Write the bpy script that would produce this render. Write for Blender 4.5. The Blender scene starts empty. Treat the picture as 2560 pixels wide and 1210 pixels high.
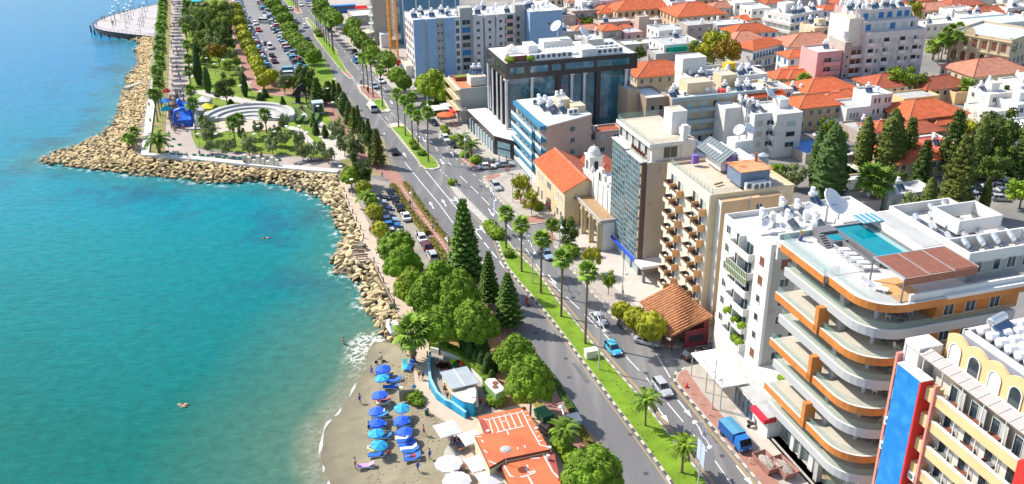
import bpy, math, random
import numpy as np
from mathutils import Vector, Matrix, noise
R = math.radians
rnd = random.Random(11)
S = bpy.context.scene
C = S.collection
CAMH = 82.0; FOC = 2400.0
pt, ro = R(25.0), R(-0.58)
_r0 = Vector((1, 0, 0)); _u0 = Vector((0, math.sin(pt), math.cos(pt))); FW = Vector((0, math.cos(pt), -math.sin(pt)))
RT = _r0 * math.cos(ro) + _u0 * math.sin(ro); UP = -_r0 * math.sin(ro) + _u0 * math.cos(ro)
cd = bpy.data.cameras.new('camera'); cam = bpy.data.objects.new('camera', cd); C.objects.link(cam)
cd.sensor_width = 36.0; cd.lens = 36.0 * FOC / 2560; cd.clip_start = 1; cd.clip_end = 4000
m3 = Matrix((RT, UP, -FW)).transposed().to_4x4(); m3.translation = Vector((0, 0, CAMH)); cam.matrix_world = m3
S.camera = cam
W = bpy.data.worlds.new('World'); S.world = W; W.use_nodes = True
nt = W.node_tree; bg = nt.nodes['Background']; sky = nt.nodes.new('ShaderNodeTexSky')
sky.sky_type = 'NISHITA'; sky.sun_disc = False; sky.sun_elevation = R(45); sky.sun_rotation = R(295)
sky.air_density = 1.0; sky.dust_density = 1.2; sky.ozone_density = 1.0
nt.links.new(sky.outputs[0], bg.inputs[0]); bg.inputs[1].default_value = 0.145
sl = bpy.data.lights.new('sun', 'SUN'); so = bpy.data.objects.new('sun', sl); C.objects.link(so)
sl.energy = 4.3; sl.angle = R(0.5); sl.color = (1.0, 0.94, 0.84)
sd = Vector((math.sin(R(295)) * math.cos(R(45)), math.cos(R(295)) * math.cos(R(45)), math.sin(R(45))))
so.rotation_euler = sd.to_track_quat('Z', 'Y').to_euler()
S.view_settings.view_transform = 'Standard'; S.view_settings.look = 'None'
S.view_settings.exposure = 0.61; S.view_settings.gamma = 1; S.view_settings.use_curve_mapping = False
S.render.engine = 'CYCLES'; S.cycles.max_bounces = 5; S.cycles.diffuse_bounces = 3; S.cycles.transparent_max_bounces = 12
def G(x, y, z=0.0):                                   # ground point under a survey point of the photograph
 d = FW + RT * ((x - 1280) / FOC) - UP * ((y - 605) / FOC); t = (z - CAMH) / d.z
 return Vector((d.x * t, d.y * t, z))
def Gl(L, z=0.0): return [G(x, y, z) for x, y in L]
_mats = {}
def mat(name, col, rough=0.8, var=0.12, scale=1.5, bump=0.0, metal=0.0, oc=False, world=False, rand=0.0, spec=0.5, alpha=1.0, trans=0.0, bscale=None, dirt_or_reflection=None):
 if name in _mats: return _mats[name]
 m = bpy.data.materials.new(name); m.use_nodes = True; n = m.node_tree.nodes; l = m.node_tree.links; b = n['Principled BSDF']
 b.inputs['Roughness'].default_value = rough; b.inputs['Metallic'].default_value = metal
 b.inputs['Specular IOR Level'].default_value = spec; b.inputs['Alpha'].default_value = alpha
 if trans: b.inputs['Transmission Weight'].default_value = trans
 if world: co = n.new('ShaderNodeNewGeometry').outputs['Position']
 else: co = n.new('ShaderNodeTexCoord').outputs['Object']
 nz = n.new('ShaderNodeTexNoise'); nz.inputs['Scale'].default_value = scale; nz.inputs['Detail'].default_value = 5; nz.inputs['Roughness'].default_value = .62
 l.new(co, nz.inputs['Vector'])
 rmp = n.new('ShaderNodeMapRange'); rmp.inputs[1].default_value = .3; rmp.inputs[2].default_value = .7
 rmp.inputs[3].default_value = 1 - var; rmp.inputs[4].default_value = 1 + var
 l.new(nz.outputs[0], rmp.inputs[0]); fac = rmp.outputs[0]
 if rand:
  oi = n.new('ShaderNodeObjectInfo'); mr = n.new('ShaderNodeMapRange'); mr.inputs[3].default_value = 1 - rand; mr.inputs[4].default_value = 1 + rand
  l.new(oi.outputs['Random'], mr.inputs[0]); mm = n.new('ShaderNodeMath'); mm.operation = 'MULTIPLY'
  l.new(fac, mm.inputs[0]); l.new(mr.outputs[0], mm.inputs[1]); fac = mm.outputs[0]
 vm = n.new('ShaderNodeVectorMath'); vm.operation = 'SCALE'; l.new(fac, vm.inputs['Scale'])
 if oc:
  oi = n.new('ShaderNodeObjectInfo'); l.new(oi.outputs['Color'], vm.inputs[0])
 else: vm.inputs[0].default_value = col[:3]
 out = vm.outputs[0]
 if dirt_or_reflection:
  n2 = n.new('ShaderNodeTexNoise'); n2.inputs['Scale'].default_value = dirt_or_reflection[1]; n2.inputs['Detail'].default_value = 6; l.new(co, n2.inputs['Vector'])
  r2 = n.new('ShaderNodeMapRange'); r2.inputs[1].default_value = dirt_or_reflection[2]; r2.inputs[2].default_value = dirt_or_reflection[2] + .16; l.new(n2.outputs[0], r2.inputs[0])
  mx = n.new('ShaderNodeMix'); mx.data_type = 'RGBA'; l.new(r2.outputs[0], mx.inputs[0]); l.new(out, mx.inputs[6]); mx.inputs[7].default_value = (*dirt_or_reflection[0], 1); out = mx.outputs[2]
 l.new(out, b.inputs['Base Color'])
 if bump:
  bp = n.new('ShaderNodeBump'); bp.inputs['Strength'].default_value = bump; bp.inputs['Distance'].default_value = .1
  n3 = n.new('ShaderNodeTexNoise'); n3.inputs['Scale'].default_value = bscale or scale * 6; n3.inputs['Detail'].default_value = 3
  l.new(co, n3.inputs['Vector']); l.new(n3.outputs[0], bp.inputs['Height']); l.new(bp.outputs[0], b.inputs['Normal'])
 _mats[name] = m; return m
def stretch(m, rz, sc):                              # run a material's patches along a direction
 n = m.node_tree.nodes; l = m.node_tree.links; g = [x for x in n if x.type == 'NEW_GEOMETRY'][0]; mp = n.new('ShaderNodeMapping'); mp.inputs['Rotation'].default_value = (0, 0, rz); mp.inputs['Scale'].default_value = sc; l.new(g.outputs['Position'], mp.inputs[0])
 for x in n:
  if x.type == 'TEX_NOISE' and x.inputs['Scale'].default_value < 5: l.new(mp.outputs[0], x.inputs['Vector'])
def zdark(m, z0, z1, k):                              # damp band that follows a height on the shore
 n = m.node_tree.nodes; l = m.node_tree.links; b = n['Principled BSDF']; g = n.new('ShaderNodeNewGeometry'); s = n.new('ShaderNodeSeparateXYZ'); l.new(g.outputs['Position'], s.inputs[0]); r = n.new('ShaderNodeMapRange'); l.new(s.outputs[2], r.inputs[0])
 for i, v in ((1, z0), (2, z1), (3, k), (4, 1)): r.inputs[i].default_value = v
 v = n.new('ShaderNodeVectorMath'); v.operation = 'SCALE'; src = b.inputs['Base Color'].links[0].from_socket; l.new(src, v.inputs[0]); l.new(r.outputs[0], v.inputs['Scale']); l.new(v.outputs[0], b.inputs['Base Color'])
class MB:
 def __init__(s): s.v = []; s.f = []; s.m = []
 def add(s, vs, fs, m=0):
  o = len(s.v); s.v += [tuple(p) for p in vs]; s.f += [tuple(i + o for i in f) for f in fs]; s.m += [m] * len(fs); return s
 def box(s, x0, y0, z0, x1, y1, z1, m=0):
  return s.add([(x0, y0, z0), (x1, y0, z0), (x1, y1, z0), (x0, y1, z0), (x0, y0, z1), (x1, y0, z1), (x1, y1, z1), (x0, y1, z1)],
                     [(0, 3, 2, 1), (4, 5, 6, 7), (0, 1, 5, 4), (1, 2, 6, 5), (2, 3, 7, 6), (3, 0, 4, 7)], m)
 def prism(s, pts, z0, z1, m=0, bottom=True):
  pts = [(p[0], p[1]) for p in pts]
  a = sum(pts[i - 1][0] * pts[i][1] - pts[i][0] * pts[i - 1][1] for i in range(len(pts)))
  if a < 0: pts = pts[::-1]
  n = len(pts); f = [tuple(range(n, 2 * n))] + [(i, (i + 1) % n, n + (i + 1) % n, n + i) for i in range(n)]
  if bottom: f.append(tuple(range(n - 1, -1, -1)))
  return s.add([(x, y, z0) for x, y in pts] + [(x, y, z1) for x, y in pts], f, m)
 def cyl(s, x, y, z0, z1, r0, r1=None, n=8, m=0):
  r1 = r0 if r1 is None else r1; v = []
  for z, r in ((z0, r0), (z1, r1)): v += [(x + r * math.cos(6.2832 * i / n), y + r * math.sin(6.2832 * i / n), z) for i in range(n)]
  return s.add(v, [(i, (i + 1) % n, n + (i + 1) % n, n + i) for i in range(n)] + [tuple(range(n, 2 * n)), tuple(range(n - 1, -1, -1))], m)
 def tube(s, P, r, n=6, m=0):
  P = [Vector(p) for p in P]; rs = r if isinstance(r, (list, tuple)) else [r] * len(P); v = []; f = []
  for i, p in enumerate(P):
   d = (P[min(i + 1, len(P) - 1)] - P[max(i - 1, 0)]).normalized(); a = d.orthogonal().normalized() if abs(d.z) < .999 else Vector((1, 0, 0)); b = d.cross(a)
   v += [tuple(p + (a * math.cos(6.2832 * k / n) + b * math.sin(6.2832 * k / n)) * rs[i]) for k in range(n)]
  for i in range(len(P) - 1): f += [(i * n + k, i * n + (k + 1) % n, (i + 1) * n + (k + 1) % n, (i + 1) * n + k) for k in range(n)]
  f += [tuple(range(n - 1, -1, -1)), tuple(range((len(P) - 1) * n, len(P) * n))]
  return s.add(v, f, m)
 def sph(s, c, r, n=8, k=5, m=0, jit=0.0):
  rx, ry, rz = r if isinstance(r, (list, tuple)) else (r, r, r); v = [(c[0], c[1], c[2] + rz)]
  for j in range(1, k):
   a = math.pi * j / k
   for i in range(n):
    b = 6.2832 * i / n + .3 * j; q = 1 + rnd.uniform(-jit, jit)
    v.append((c[0] + rx * q * math.sin(a) * math.cos(b), c[1] + ry * q * math.sin(a) * math.sin(b), c[2] + rz * q * math.cos(a)))
  v.append((c[0], c[1], c[2] - rz)); L = len(v) - 1
  f = [(0, 1 + i, 1 + (i + 1) % n) for i in range(n)]
  for j in range(k - 2): f += [(1 + j * n + i, 1 + (j + 1) * n + i, 1 + (j + 1) * n + (i + 1) % n, 1 + j * n + (i + 1) % n) for i in range(n)]
  f += [(L, 1 + (k - 2) * n + (i + 1) % n, 1 + (k - 2) * n + i) for i in range(n)]
  return s.add(v, f, m)
 def bar(s, p, q, w, h, m=0):                       # box beam from p to q
  p, q = Vector(p), Vector(q); d = (q - p).normalized(); u = Vector((0, 0, 1)) if abs(d.z) < .95 else Vector((1, 0, 0))
  a = d.cross(u).normalized() * (w / 2); b = a.cross(d).normalized() * (h / 2); v = []
  for e in (p, q): v += [e - a - b, e + a - b, e + a + b, e - a + b]
  return s.add(v, [(3, 2, 1, 0), (4, 5, 6, 7), (0, 1, 5, 4), (1, 2, 6, 5), (2, 3, 7, 6), (3, 0, 4, 7)], m)
 def ribbon(s, P, w, z0, z1, m=0):
  L, Q = offs(P, w / 2), offs(P, -w / 2); n = len(P)
  v = [(p[0], p[1], z1) for p in L] + [(p[0], p[1], z1) for p in Q] + [(p[0], p[1], z0) for p in L] + [(p[0], p[1], z0) for p in Q]
  f = []
  for i in range(n - 1): f += [(i, n + i, n + i + 1, i + 1), (2 * n + i, i, i + 1, 2 * n + i + 1), (n + i, 3 * n + i, 3 * n + i + 1, n + i + 1)]
  f += [(0, 2 * n, 3 * n, n), (n - 1, 2 * n - 1, 4 * n - 1, 3 * n - 1)]
  return s.add(v, f, m)
 def mesh(s, name, *mats, smooth=False):
  me = bpy.data.meshes.new(name); me.from_pydata(s.v, [], s.f)
  for x in mats: me.materials.append(x)
  if len(mats) > 1: me.polygons.foreach_set('material_index', [min(i, len(mats) - 1) for i in s.m])
  if smooth: me.polygons.foreach_set('use_smooth', [True] * len(me.polygons))
  me.update(); return me
 def build(s, name, mats, parent=None, loc=(0, 0, 0), rz=0, smooth=False, **k):
  return ob(name, s.mesh(name, *(mats if isinstance(mats, (list, tuple)) else [mats]), smooth=smooth), parent, loc, rz, **k)
def offs(P, d):
 o = []
 for i, p in enumerate(P):
  a = Vector(P[max(i - 1, 0)][:2]); b = Vector(P[min(i + 1, len(P) - 1)][:2]); t = (b - a).normalized()
  o.append((p[0] - t.y * d, p[1] + t.x * d))
 return o
def tag(o, label=None, cat=None, group=None, kind=None):
 if label: o['label'] = label
 if cat: o['category'] = cat
 if group: o['group'] = group
 if kind: o['kind'] = kind
 return o
def ob(name, me, parent=None, loc=(0, 0, 0), rz=0, label=None, cat=None, group=None, kind=None, sc=None, col=None, rot=None):
 o = bpy.data.objects.new(name, me); C.objects.link(o); o.location = loc
 o.rotation_euler = rot if rot else (0, 0, rz)
 if sc: o.scale = sc if isinstance(sc, (tuple, list)) else (sc, sc, sc)
 if col: o.color = (*col[:3], 1)
 if parent: o.parent = parent
 return tag(o, label, cat, group, kind)
def thing(name, label, cat, loc=(0, 0, 0), rz=0, group=None, **k): return ob(name, None, None, loc, rz, label, cat, group, **k)
def kids(o, _c={}):
 if o.name not in _c: _c[o.name] = list(o.children)
 return _c[o.name]
def dup(root, loc, rz=0, label=None, group=None, cat=None, sc=None, col=None, recol=(), rot=None):
 r = root.copy(); C.objects.link(r); r.location = loc; r.rotation_euler = rot if rot else (0, 0, rz)
 if sc: r.scale = sc if isinstance(sc, (tuple, list)) else (sc, sc, sc)
 if label: r['label'] = label
 if group: r['group'] = group
 if cat: r['category'] = cat
 if col: r.color = (*col[:3], 1)
 for ch in kids(root):
  c = ch.copy(); C.objects.link(c); c.parent = r
  if col and (not recol or ch.name.split('.')[0] in recol): c.color = (*col[:3], 1)
  for g in kids(ch):
   d = g.copy(); C.objects.link(d); d.parent = c
   if col and g.name.split('.')[0] in recol: d.color = (*col[:3], 1)
 return r
def sheet(name, L, z, m, kind='structure', zb=None, **k):   # L: survey outline; a slab from zb to z
 b = MB(); b.prism(Gl(L), z - .3 if zb is None else zb, z, bottom=False); return b.build(name, m, kind=kind, **k)
def lerp(a, b, t): return a + (b - a) * t
def along(P, step, start=0.0, end=0.0):               # points and headings every `step` metres along a polyline
 P = [Vector((p[0], p[1])) for p in P]; tot = sum((P[i + 1] - P[i]).length for i in range(len(P) - 1)); out = []; s = start
 while s <= tot - end:
  a = s
  for i in range(len(P) - 1):
   L = (P[i + 1] - P[i]).length
   if a <= L or i == len(P) - 2:
    d = (P[i + 1] - P[i]).normalized(); q = P[i] + d * a; out.append((q.x, q.y, math.atan2(d.y, d.x))); break
   a -= L
  s += step
 return out
def plen(P): return sum((Vector(P[i + 1][:2]) - Vector(P[i][:2])).length for i in range(len(P) - 1))
def inside(x, y, P):
 c = False; j = len(P) - 1
 for i in range(len(P)):
  if (P[i][1] > y) != (P[j][1] > y) and x < (P[j][0] - P[i][0]) * (y - P[i][1]) / (P[j][1] - P[i][1]) + P[i][0]: c = not c
  j = i
 return c
# ================================================================ GROUND, SEA, ROADS
M_ground = mat('dusty_asphalt', (.20, .19, .18), .9, .2, .12, world=True, dirt_or_reflection=((.33, .30, .26), .05, .5))
M_road = mat('asphalt', (.15, .148, .152), .85, .10, .25, .15, world=True, bscale=9, dirt_or_reflection=((.21, .205, .20), .30, .50))
stretch(M_road, -R(16.5), (1.3, .10, 1))
M_pave = mat('beige_paving', (.40, .36, .315), .85, .10, .6, .1, world=True, dirt_or_reflection=((.33, .29, .26), .2, .55))
M_pave2 = mat('pale_paving', (.50, .46, .41), .85, .08, .6, world=True)
M_grass = mat('lawn', (.15, .26, .010), .95, .25, .3, .5, world=True, bscale=6, dirt_or_reflection=((.22, .25, .04), .25, .63))
M_grass2 = mat('park_lawn', (.15, .23, .012), .95, .3, .16, .5, world=True, bscale=5, dirt_or_reflection=((.16, .17, .05), .05, .58))
M_red = mat('red_paving', (.34, .17, .13), .85, .12, .5, world=True)
M_white = mat('white_paint', (.78, .78, .76), .6, .05, 2, world=True)
M_yell = mat('yellow_line', (.55, .36, .09), .7, .1, 2, world=True)
M_kerb = mat('kerb_stone', (.52, .47, .38), .8, .12, 1, world=True)
M_kerbd = mat('kerb_dark', (.07, .07, .075), .8, .12, 1, world=True)
M_conc = mat('concrete', (.42, .40, .36), .85, .1, .7, world=True)
M_soil = mat('soil', (.28, .15, .07), .95, .25, .4, world=True)
M_sand = mat('wet_sand', (.25, .22, .145), .9, .14, .25, .6, world=True, bscale=1.6, dirt_or_reflection=((.20, .175, .11), .35, .56))
M_rock = mat('limestone', (.56, .44, .25), .85, .2, .8, .5, rand=.3, bscale=3)
zdark(M_rock, -2.0, -.95, .35); zdark(M_sand, -2.0, -1.1, .62)
M_rockw = mat('limestone_base', (.15, .12, .07), .9, .3, .6, .8, world=True, bscale=1.5)
SEA = -2.0
ROCK = [  # (inner edge, water edge) survey pairs along the breakwater
 ((404,40),(345,52)),((395,92),(329,98)),((392,125),(348,111)),((390,140),(336,130)),((388,160),(344,146)),((386,176),(343,163)),((383,199),(332,181)),((381,215),(314,192)),
 ((379,236),(315,214)),((375,262),(304,232)),((373,290),(298,262)),((369,330),(284,308)),((367,345),(243,341)),((365,366),(176,370)),
 ((363,380),(132,380)),((362,390),(92,401)),((363,394),(118,411)),((385,395),(190,419)),((415,398),(250,427)),((455,402),(312,437)),((500,406),(376,442)),((545,410),(450,447)),
 ((590,414),(500,457)),((643,419),(560,461)),((707,425),(640,455)),((760,428),(702,466)),((810,432),(748,479)),((846,436),(792,495)),((856,478),(819,513)),
 ((871,517),(834,546)),((885,546),(843,577)),((899,574),(857,608)),((907,595),(850,626)),((880,630),(822,652)),((884,645),(831,671)),((889,656),(838,686)),((928,651),(869,693)),
 ((940,680),(896,714)),((951,698),(902,735)),((971,737),(905,765)),((985,766),(918,795)),((1002,796),(942,812)),((1012,822),(948,830)),((1028,855),(964,850)),((1030,885),(985,885))]
BEACHW = [(985,872),(960,858),(935,852),(917,881),(915,918),(905,938),(890,965),(868,1002),(849,1033),(821,1057),(812,1076),(805,1100),(803,1150),(828,1215),(850,1300),(900,1500)]
BEACHL = [(1030,840),(1030,858),(1036,880),(1038,900),(1034,922),(1034,945),(1037,967),(1050,1003),(1078,1036),(1112,1058),(1140,1085),(1152,1111),(1154,1150),(1168,1189),(1180,1215),(1210,1300),(1300,1500)]
inner = Gl([a for a, b in ROCK]); outer = Gl([b for a, b in ROCK], SEA)
coast = [(p.x, p.y) for p in outer] + [(p.x, p.y) for p in Gl(BEACHW, SEA)]
bw = np.array([(p.x, p.y) for p in Gl(BEACHW, SEA)]); cw = np.array(coast)
def dist_poly(X, Y, P):
 d = np.full(X.shape, 1e9)
 for i in range(len(P) - 1):
  ax, ay = P[i]; bx, by = P[i + 1]; L = (bx - ax) ** 2 + (by - ay) ** 2 + 1e-9
  t = np.clip(((X - ax) * (bx - ax) + (Y - ay) * (by - ay)) / L, 0, 1)
  d = np.minimum(d, np.hypot(X - ax - t * (bx - ax), Y - ay - t * (by - ay)))
 return d
xs = np.concatenate([np.linspace(-2500, -260, 12), np.arange(-255, -90, 5), np.arange(-90, 12, 1.25)]); ys = np.concatenate([[-200, 0, 60], np.arange(90, 230, 1.25), np.arange(230, 470, 4), np.linspace(480, 2600, 12)])
X, Y = np.meshgrid(xs, ys); nx, ny = len(xs), len(ys)
Z = np.full(X.shape, SEA); D = dist_poly(X, Y, cw); DB = dist_poly(X, Y, bw)
me = bpy.data.meshes.new('sea')
idx = np.arange(nx * ny).reshape(ny, nx); F = np.stack([idx[:-1, :-1], idx[:-1, 1:], idx[1:, 1:], idx[1:, :-1]], -1).reshape(-1, 4)
me.from_pydata(np.stack([X, Y, Z], -1).reshape(-1, 3).tolist(), [], F.tolist())
for nm, val in (('shore', D), ('beach', DB)):
 at = me.attributes.new(nm, 'FLOAT', 'POINT'); at.data.foreach_set('value', np.minimum(val, 400).reshape(-1).astype(np.float32))
def sea_mat():
 m = bpy.data.materials.new('sea_water'); m.use_nodes = True; n = m.node_tree.nodes; l = m.node_tree.links; b = n['Principled BSDF']
 def attr(a):
  x = n.new('ShaderNodeAttribute'); x.attribute_name = a; return x.outputs['Fac']
 def mr(src, a, c, d=0, e=1, clamp=True):
  x = n.new('ShaderNodeMapRange'); x.inputs[1].default_value = a; x.inputs[2].default_value = c; x.inputs[3].default_value = d; x.inputs[4].default_value = e; l.new(src, x.inputs[0]); return x.outputs[0]
 def mix(f, a, c):
  x = n.new('ShaderNodeMix'); x.data_type = 'RGBA'
  l.new(f, x.inputs[0]) if not isinstance(f, float) else setattr(x.inputs[0], 'default_value', f)
  for k, v in ((6, a), (7, c)):
   if isinstance(v, tuple): x.inputs[k].default_value = (*v, 1)
   else: l.new(v, x.inputs[k])
  return x.outputs[2]
 def mul(a, c):
  x = n.new('ShaderNodeMath'); x.operation = 'MULTIPLY'; l.new(a, x.inputs[0]); l.new(c, x.inputs[1]); return x.outputs[0]
 def noi(s, d=4, r=.6, vec=None, st=None):
  x = n.new('ShaderNodeTexNoise'); x.inputs['Scale'].default_value = s; x.inputs['Detail'].default_value = d; x.inputs['Roughness'].default_value = r; l.new(vec or P, x.inputs['Vector']); return x.outputs[0]
 P = n.new('ShaderNodeNewGeometry').outputs['Position']; sx = n.new('ShaderNodeSeparateXYZ'); l.new(P, sx.inputs[0])
 big = noi(.018, 3); dst = attr('shore'); bch = attr('beach')
 ypos = n.new('ShaderNodeMath'); ypos.operation = 'MULTIPLY_ADD'; l.new(big, ypos.inputs[0]); ypos.inputs[1].default_value = 60; l.new(sx.outputs[1], ypos.inputs[2])
 c = mix(mr(ypos.outputs[0], 145, 235), (.006, .125, .108), (.0, .20, .235))
 c = mix(mr(ypos.outputs[0], 215, 350), c, (.0, .165, .33))
 seab = mul(mr(noi(.07, 5, .65), .5, .62), mr(dst, 26, 8))
 c = mix(mul(seab, mr(sx.outputs[1], 140, 170, 0, .75)), c, (.012, .09, .15))
 c = mix(mr(dst, 11, 1, 0, .45), c, (.06, .17, .12))
 c = mix(mr(bch, 26, 3, 0, .75), c, (.085, .165, .115))
 c = mix(mr(bch, 5, 0, 0, .85), c, (.23, .21, .14))
 vz = n.new('ShaderNodeTexVoronoi'); vz.feature = 'DISTANCE_TO_EDGE'; vz.inputs['Scale'].default_value = .8; wv = noi(.9, 4)
 vm = n.new('ShaderNodeVectorMath'); vm.operation = 'MULTIPLY_ADD'; l.new(wv, vm.inputs[0]); vm.inputs[1].default_value = (2.5, 2.5, 0); l.new(P, vm.inputs[2]); l.new(vm.outputs[0], vz.inputs['Vector'])
 lace = mr(vz.outputs[0], .16, .02); band = mr(noi(.35, 5, .7), .42, .58)
 ysel = mul(mr(sx.outputs[1], 131, 137), mr(sx.outputs[1], 152, 144))
 f1 = mul(mul(mr(bch, 4.6, 2.2), band), lace); f1 = mul(f1, mr(ysel, 0, 1, .12, 1))
 f2 = mr(bch, .45, .2, 0, .85)
 f3 = mul(mul(mr(dst, 2.6, .4), mr(noi(.5, 5, .7), .52, .64)), mr(bch, 6, 12, 0, .75))
 caps = mul(mr(noi(.45, 6, .75), .735, .78), mr(dst, 60, 10, 0, .5))
 foam = n.new('ShaderNodeMath'); foam.operation = 'MAXIMUM'; l.new(f1, foam.inputs[0]); l.new(f2, foam.inputs[1])
 fo2 = n.new('ShaderNodeMath'); fo2.operation = 'MAXIMUM'; l.new(foam.outputs[0], fo2.inputs[0]); l.new(f3, fo2.inputs[1])
 fo3 = n.new('ShaderNodeMath'); fo3.operation = 'MAXIMUM'; l.new(fo2.outputs[0], fo3.inputs[0]); l.new(caps, fo3.inputs[1])
 rip = mr(noi(.55, 5, .7), .35, .65, .86, 1.14); sc = n.new('ShaderNodeVectorMath'); sc.operation = 'SCALE'; l.new(c, sc.inputs[0]); l.new(rip, sc.inputs['Scale'])
 c = mix(fo3.outputs[0], sc.outputs[0], (.8, .82, .8)); l.new(c, b.inputs['Base Color'])
 b.inputs['IOR'].default_value = 1.33; b.inputs['Specular IOR Level'].default_value = .09; l.new(mr(fo3.outputs[0], 0, 1, .12, .8), b.inputs['Roughness'])
 bp = n.new('ShaderNodeBump'); bp.inputs['Strength'].default_value = .55; bp.inputs['Distance'].default_value = .35
 mp = n.new('ShaderNodeMapping'); mp.inputs['Rotation'].default_value = (0, 0, .35); mp.inputs['Scale'].default_value = (.45, 1.1, 1); l.new(P, mp.inputs[0])
 l.new(noi(.75, 7, .68, mp.outputs[0]), bp.inputs['Height']); l.new(bp.outputs[0], b.inputs['Normal'])
 return m
me.materials.append(sea_mat()); ob('sea', me, kind='structure')
edge = [G(x, y) for x, y in [(418, -60), (412, 0)]] + inner[1:] + [G(x, y) for x, y in BEACHL[1:]]
b = MB(); far = [Vector((-30, -300, 0)), Vector((3000, -300, 0)), Vector((3000, 3000, 0)), Vector((-700, 3000, 0))]
b.prism(edge + far, -3.2, 0, bottom=False); b.build('ground', M_ground, kind='structure')
b = MB(); n = 7; v = []
for i in range(len(inner)):
 for k in range(n + 1):
  s = k / n; p = inner[i].lerp(outer[i], s * 1.12); v.append((p.x, p.y, lerp(-.35, -2.1, s ** 1.2) - .5))
b.add(v, [(i * (n + 1) + k, i * (n + 1) + k + 1, (i + 1) * (n + 1) + k + 1, (i + 1) * (n + 1) + k) for i in range(len(inner) - 1) for k in range(n)])
b.build('rubble_slope', M_rockw, kind='structure')
def resample(L, n, z=0):
 P = [Vector((p.x, p.y)) for p in Gl(L, z)]; d = [0]
 for i in range(len(P) - 1): d.append(d[-1] + (P[i + 1] - P[i]).length)
 out = []
 for j in range(n):
  t = d[-1] * j / (n - 1); i = max(k for k in range(len(d)) if d[k] <= t + 1e-9); i = min(i, len(P) - 2)
  out.append(P[i].lerp(P[i + 1], (t - d[i]) / (d[i + 1] - d[i])))
 return out
nb, na = 90, 30; Wt = resample(BEACHW, nb, SEA); La = resample(BEACHL, nb); b = MB(); v = []
for i in range(nb):
 for k in range(na + 1):
  s = k / na * 1.35 - .02; p = La[i].lerp(Wt[i], s); z = lerp(.02, SEA, s ** 1.15 if s > 0 else 0) if s < 1 else SEA - (s - 1) * 2.5
  z += (noise.noise(Vector((p.x * .35, p.y * .35, 0))) * .22 + noise.noise(Vector((p.x * 1.1, p.y * 1.1, 3))) * .09) * min(1, max(0, s * 3)) * (1 if s < .85 else .1)
  v.append((p.x, p.y, z))
b.add(v, [(i * (na + 1) + k, (i + 1) * (na + 1) + k, (i + 1) * (na + 1) + k + 1, i * (na + 1) + k + 1) for i in range(nb - 1) for k in range(na)])
b.build('beach', M_sand, kind='structure', smooth=True)
def beach_z(x, y):
 best = min(range(nb), key=lambda i: abs((La[i] - Wt[i]).normalized().cross(Vector((x, y)) - La[i])) if (Vector((x, y)) - La[i]).dot(Wt[i] - La[i]) > 0 else 1e9)
 s = (Vector((x, y)) - La[best]).length / (Wt[best] - La[best]).length; return lerp(.02, SEA, min(1, s) ** 1.15)
def GB(x, y):                                        # survey point on the sloping beach
 z = -.5
 for _ in range(4): p = G(x, y, z); z = beach_z(p.x, p.y)
 return Vector((p.x, p.y, z))
rmesh = []
import bmesh
for k in range(14):
 bm = bmesh.new(); a, c, d = rnd.uniform(.75, 1.25), rnd.uniform(.55, .95), rnd.uniform(.38, .6)
 for _ in range(15):
  p = Vector((rnd.uniform(-1, 1), rnd.uniform(-1, 1), rnd.uniform(-1, 1))); mx = max(abs(p.x), abs(p.y), abs(p.z)); q = p / mx * rnd.uniform(.8, 1)
  bm.verts.new((q.x * a, q.y * c, q.z * d))
 r = bmesh.ops.convex_hull(bm, input=bm.verts); bmesh.ops.delete(bm, geom=[g for g in bm.verts if not g.link_faces], context='VERTS')
 e = bpy.data.meshes.new('boulder'); bm.to_mesh(e); bm.free(); e.materials.append(M_rock); rmesh.append(e)
cand = []
for i in range(1, len(inner) - 1):
 a0, a1, o0, o1 = inner[i], inner[i + 1], outer[i], outer[i + 1]; wd = max((a0 - o0).length, (a1 - o1).length); ln = max((a0 - a1).length, (o0 - o1).length)
 st = 1.08; ni, nk = max(1, round(ln / st)), max(1, round(wd / st))
 for p in range(ni):
  for q in range(nk):
   t, s = (p + rnd.random()) / ni, (q + rnd.random()) / nk; L = a0.lerp(o0, s).lerp(a1.lerp(o1, s), t)
   wl = (a0 - o0).length * (1 - t) + (a1 - o1).length * t
   cand.append((L.x, L.y, lerp(-.15, SEA + .1, s ** 1.3) + (.25 * math.sin(s * 3.1)), s, wl))
kept = []; cell = {}
for c in cand:
 key = (int(c[0] // 1.2), int(c[1] // 1.2))
 if any(math.hypot(c[0] - o[0], c[1] - o[1]) < .82 for dx in (-1, 0, 1) for dy in (-1, 0, 1) for o in cell.get((key[0] + dx, key[1] + dy), [])): continue
 cell.setdefault(key, []).append(c); kept.append(c)
kept.sort(key=lambda c: math.hypot(c[0], c[1]))
stuff = MB()
for i, c in enumerate(kept):
 me = rmesh[i % 14]; sz = rnd.uniform(.5, .88) * (1 if i % 9 else 1.35); e = (rnd.uniform(-.4, .4), rnd.uniform(-.4, .4), rnd.uniform(0, 6.28))
 if i < 300:
  nm = 'by the beach and tree row' if c[1] < 175 else 'further along below the promenade'
  ob('boulder', me, None, c[:3], 0, 'angular pale limestone block in the breakwater ' + nm, 'boulder', 'breakwater rocks ' + nm, sc=sz, rot=e)
 else:
  Mx = Matrix.Translation(c[:3]) @ Matrix.Rotation(e[2], 4, 'Z') @ Matrix.Rotation(e[0], 4, 'X') @ Matrix.Scale(sz, 4)
  stuff.add([Mx @ v.co for v in me.vertices], [tuple(p.vertices) for p in me.polygons])
M_rock2 = mat('limestone_field', (.52, .39, .20), .85, .38, .45, .5, world=True, bscale=3)
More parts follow.
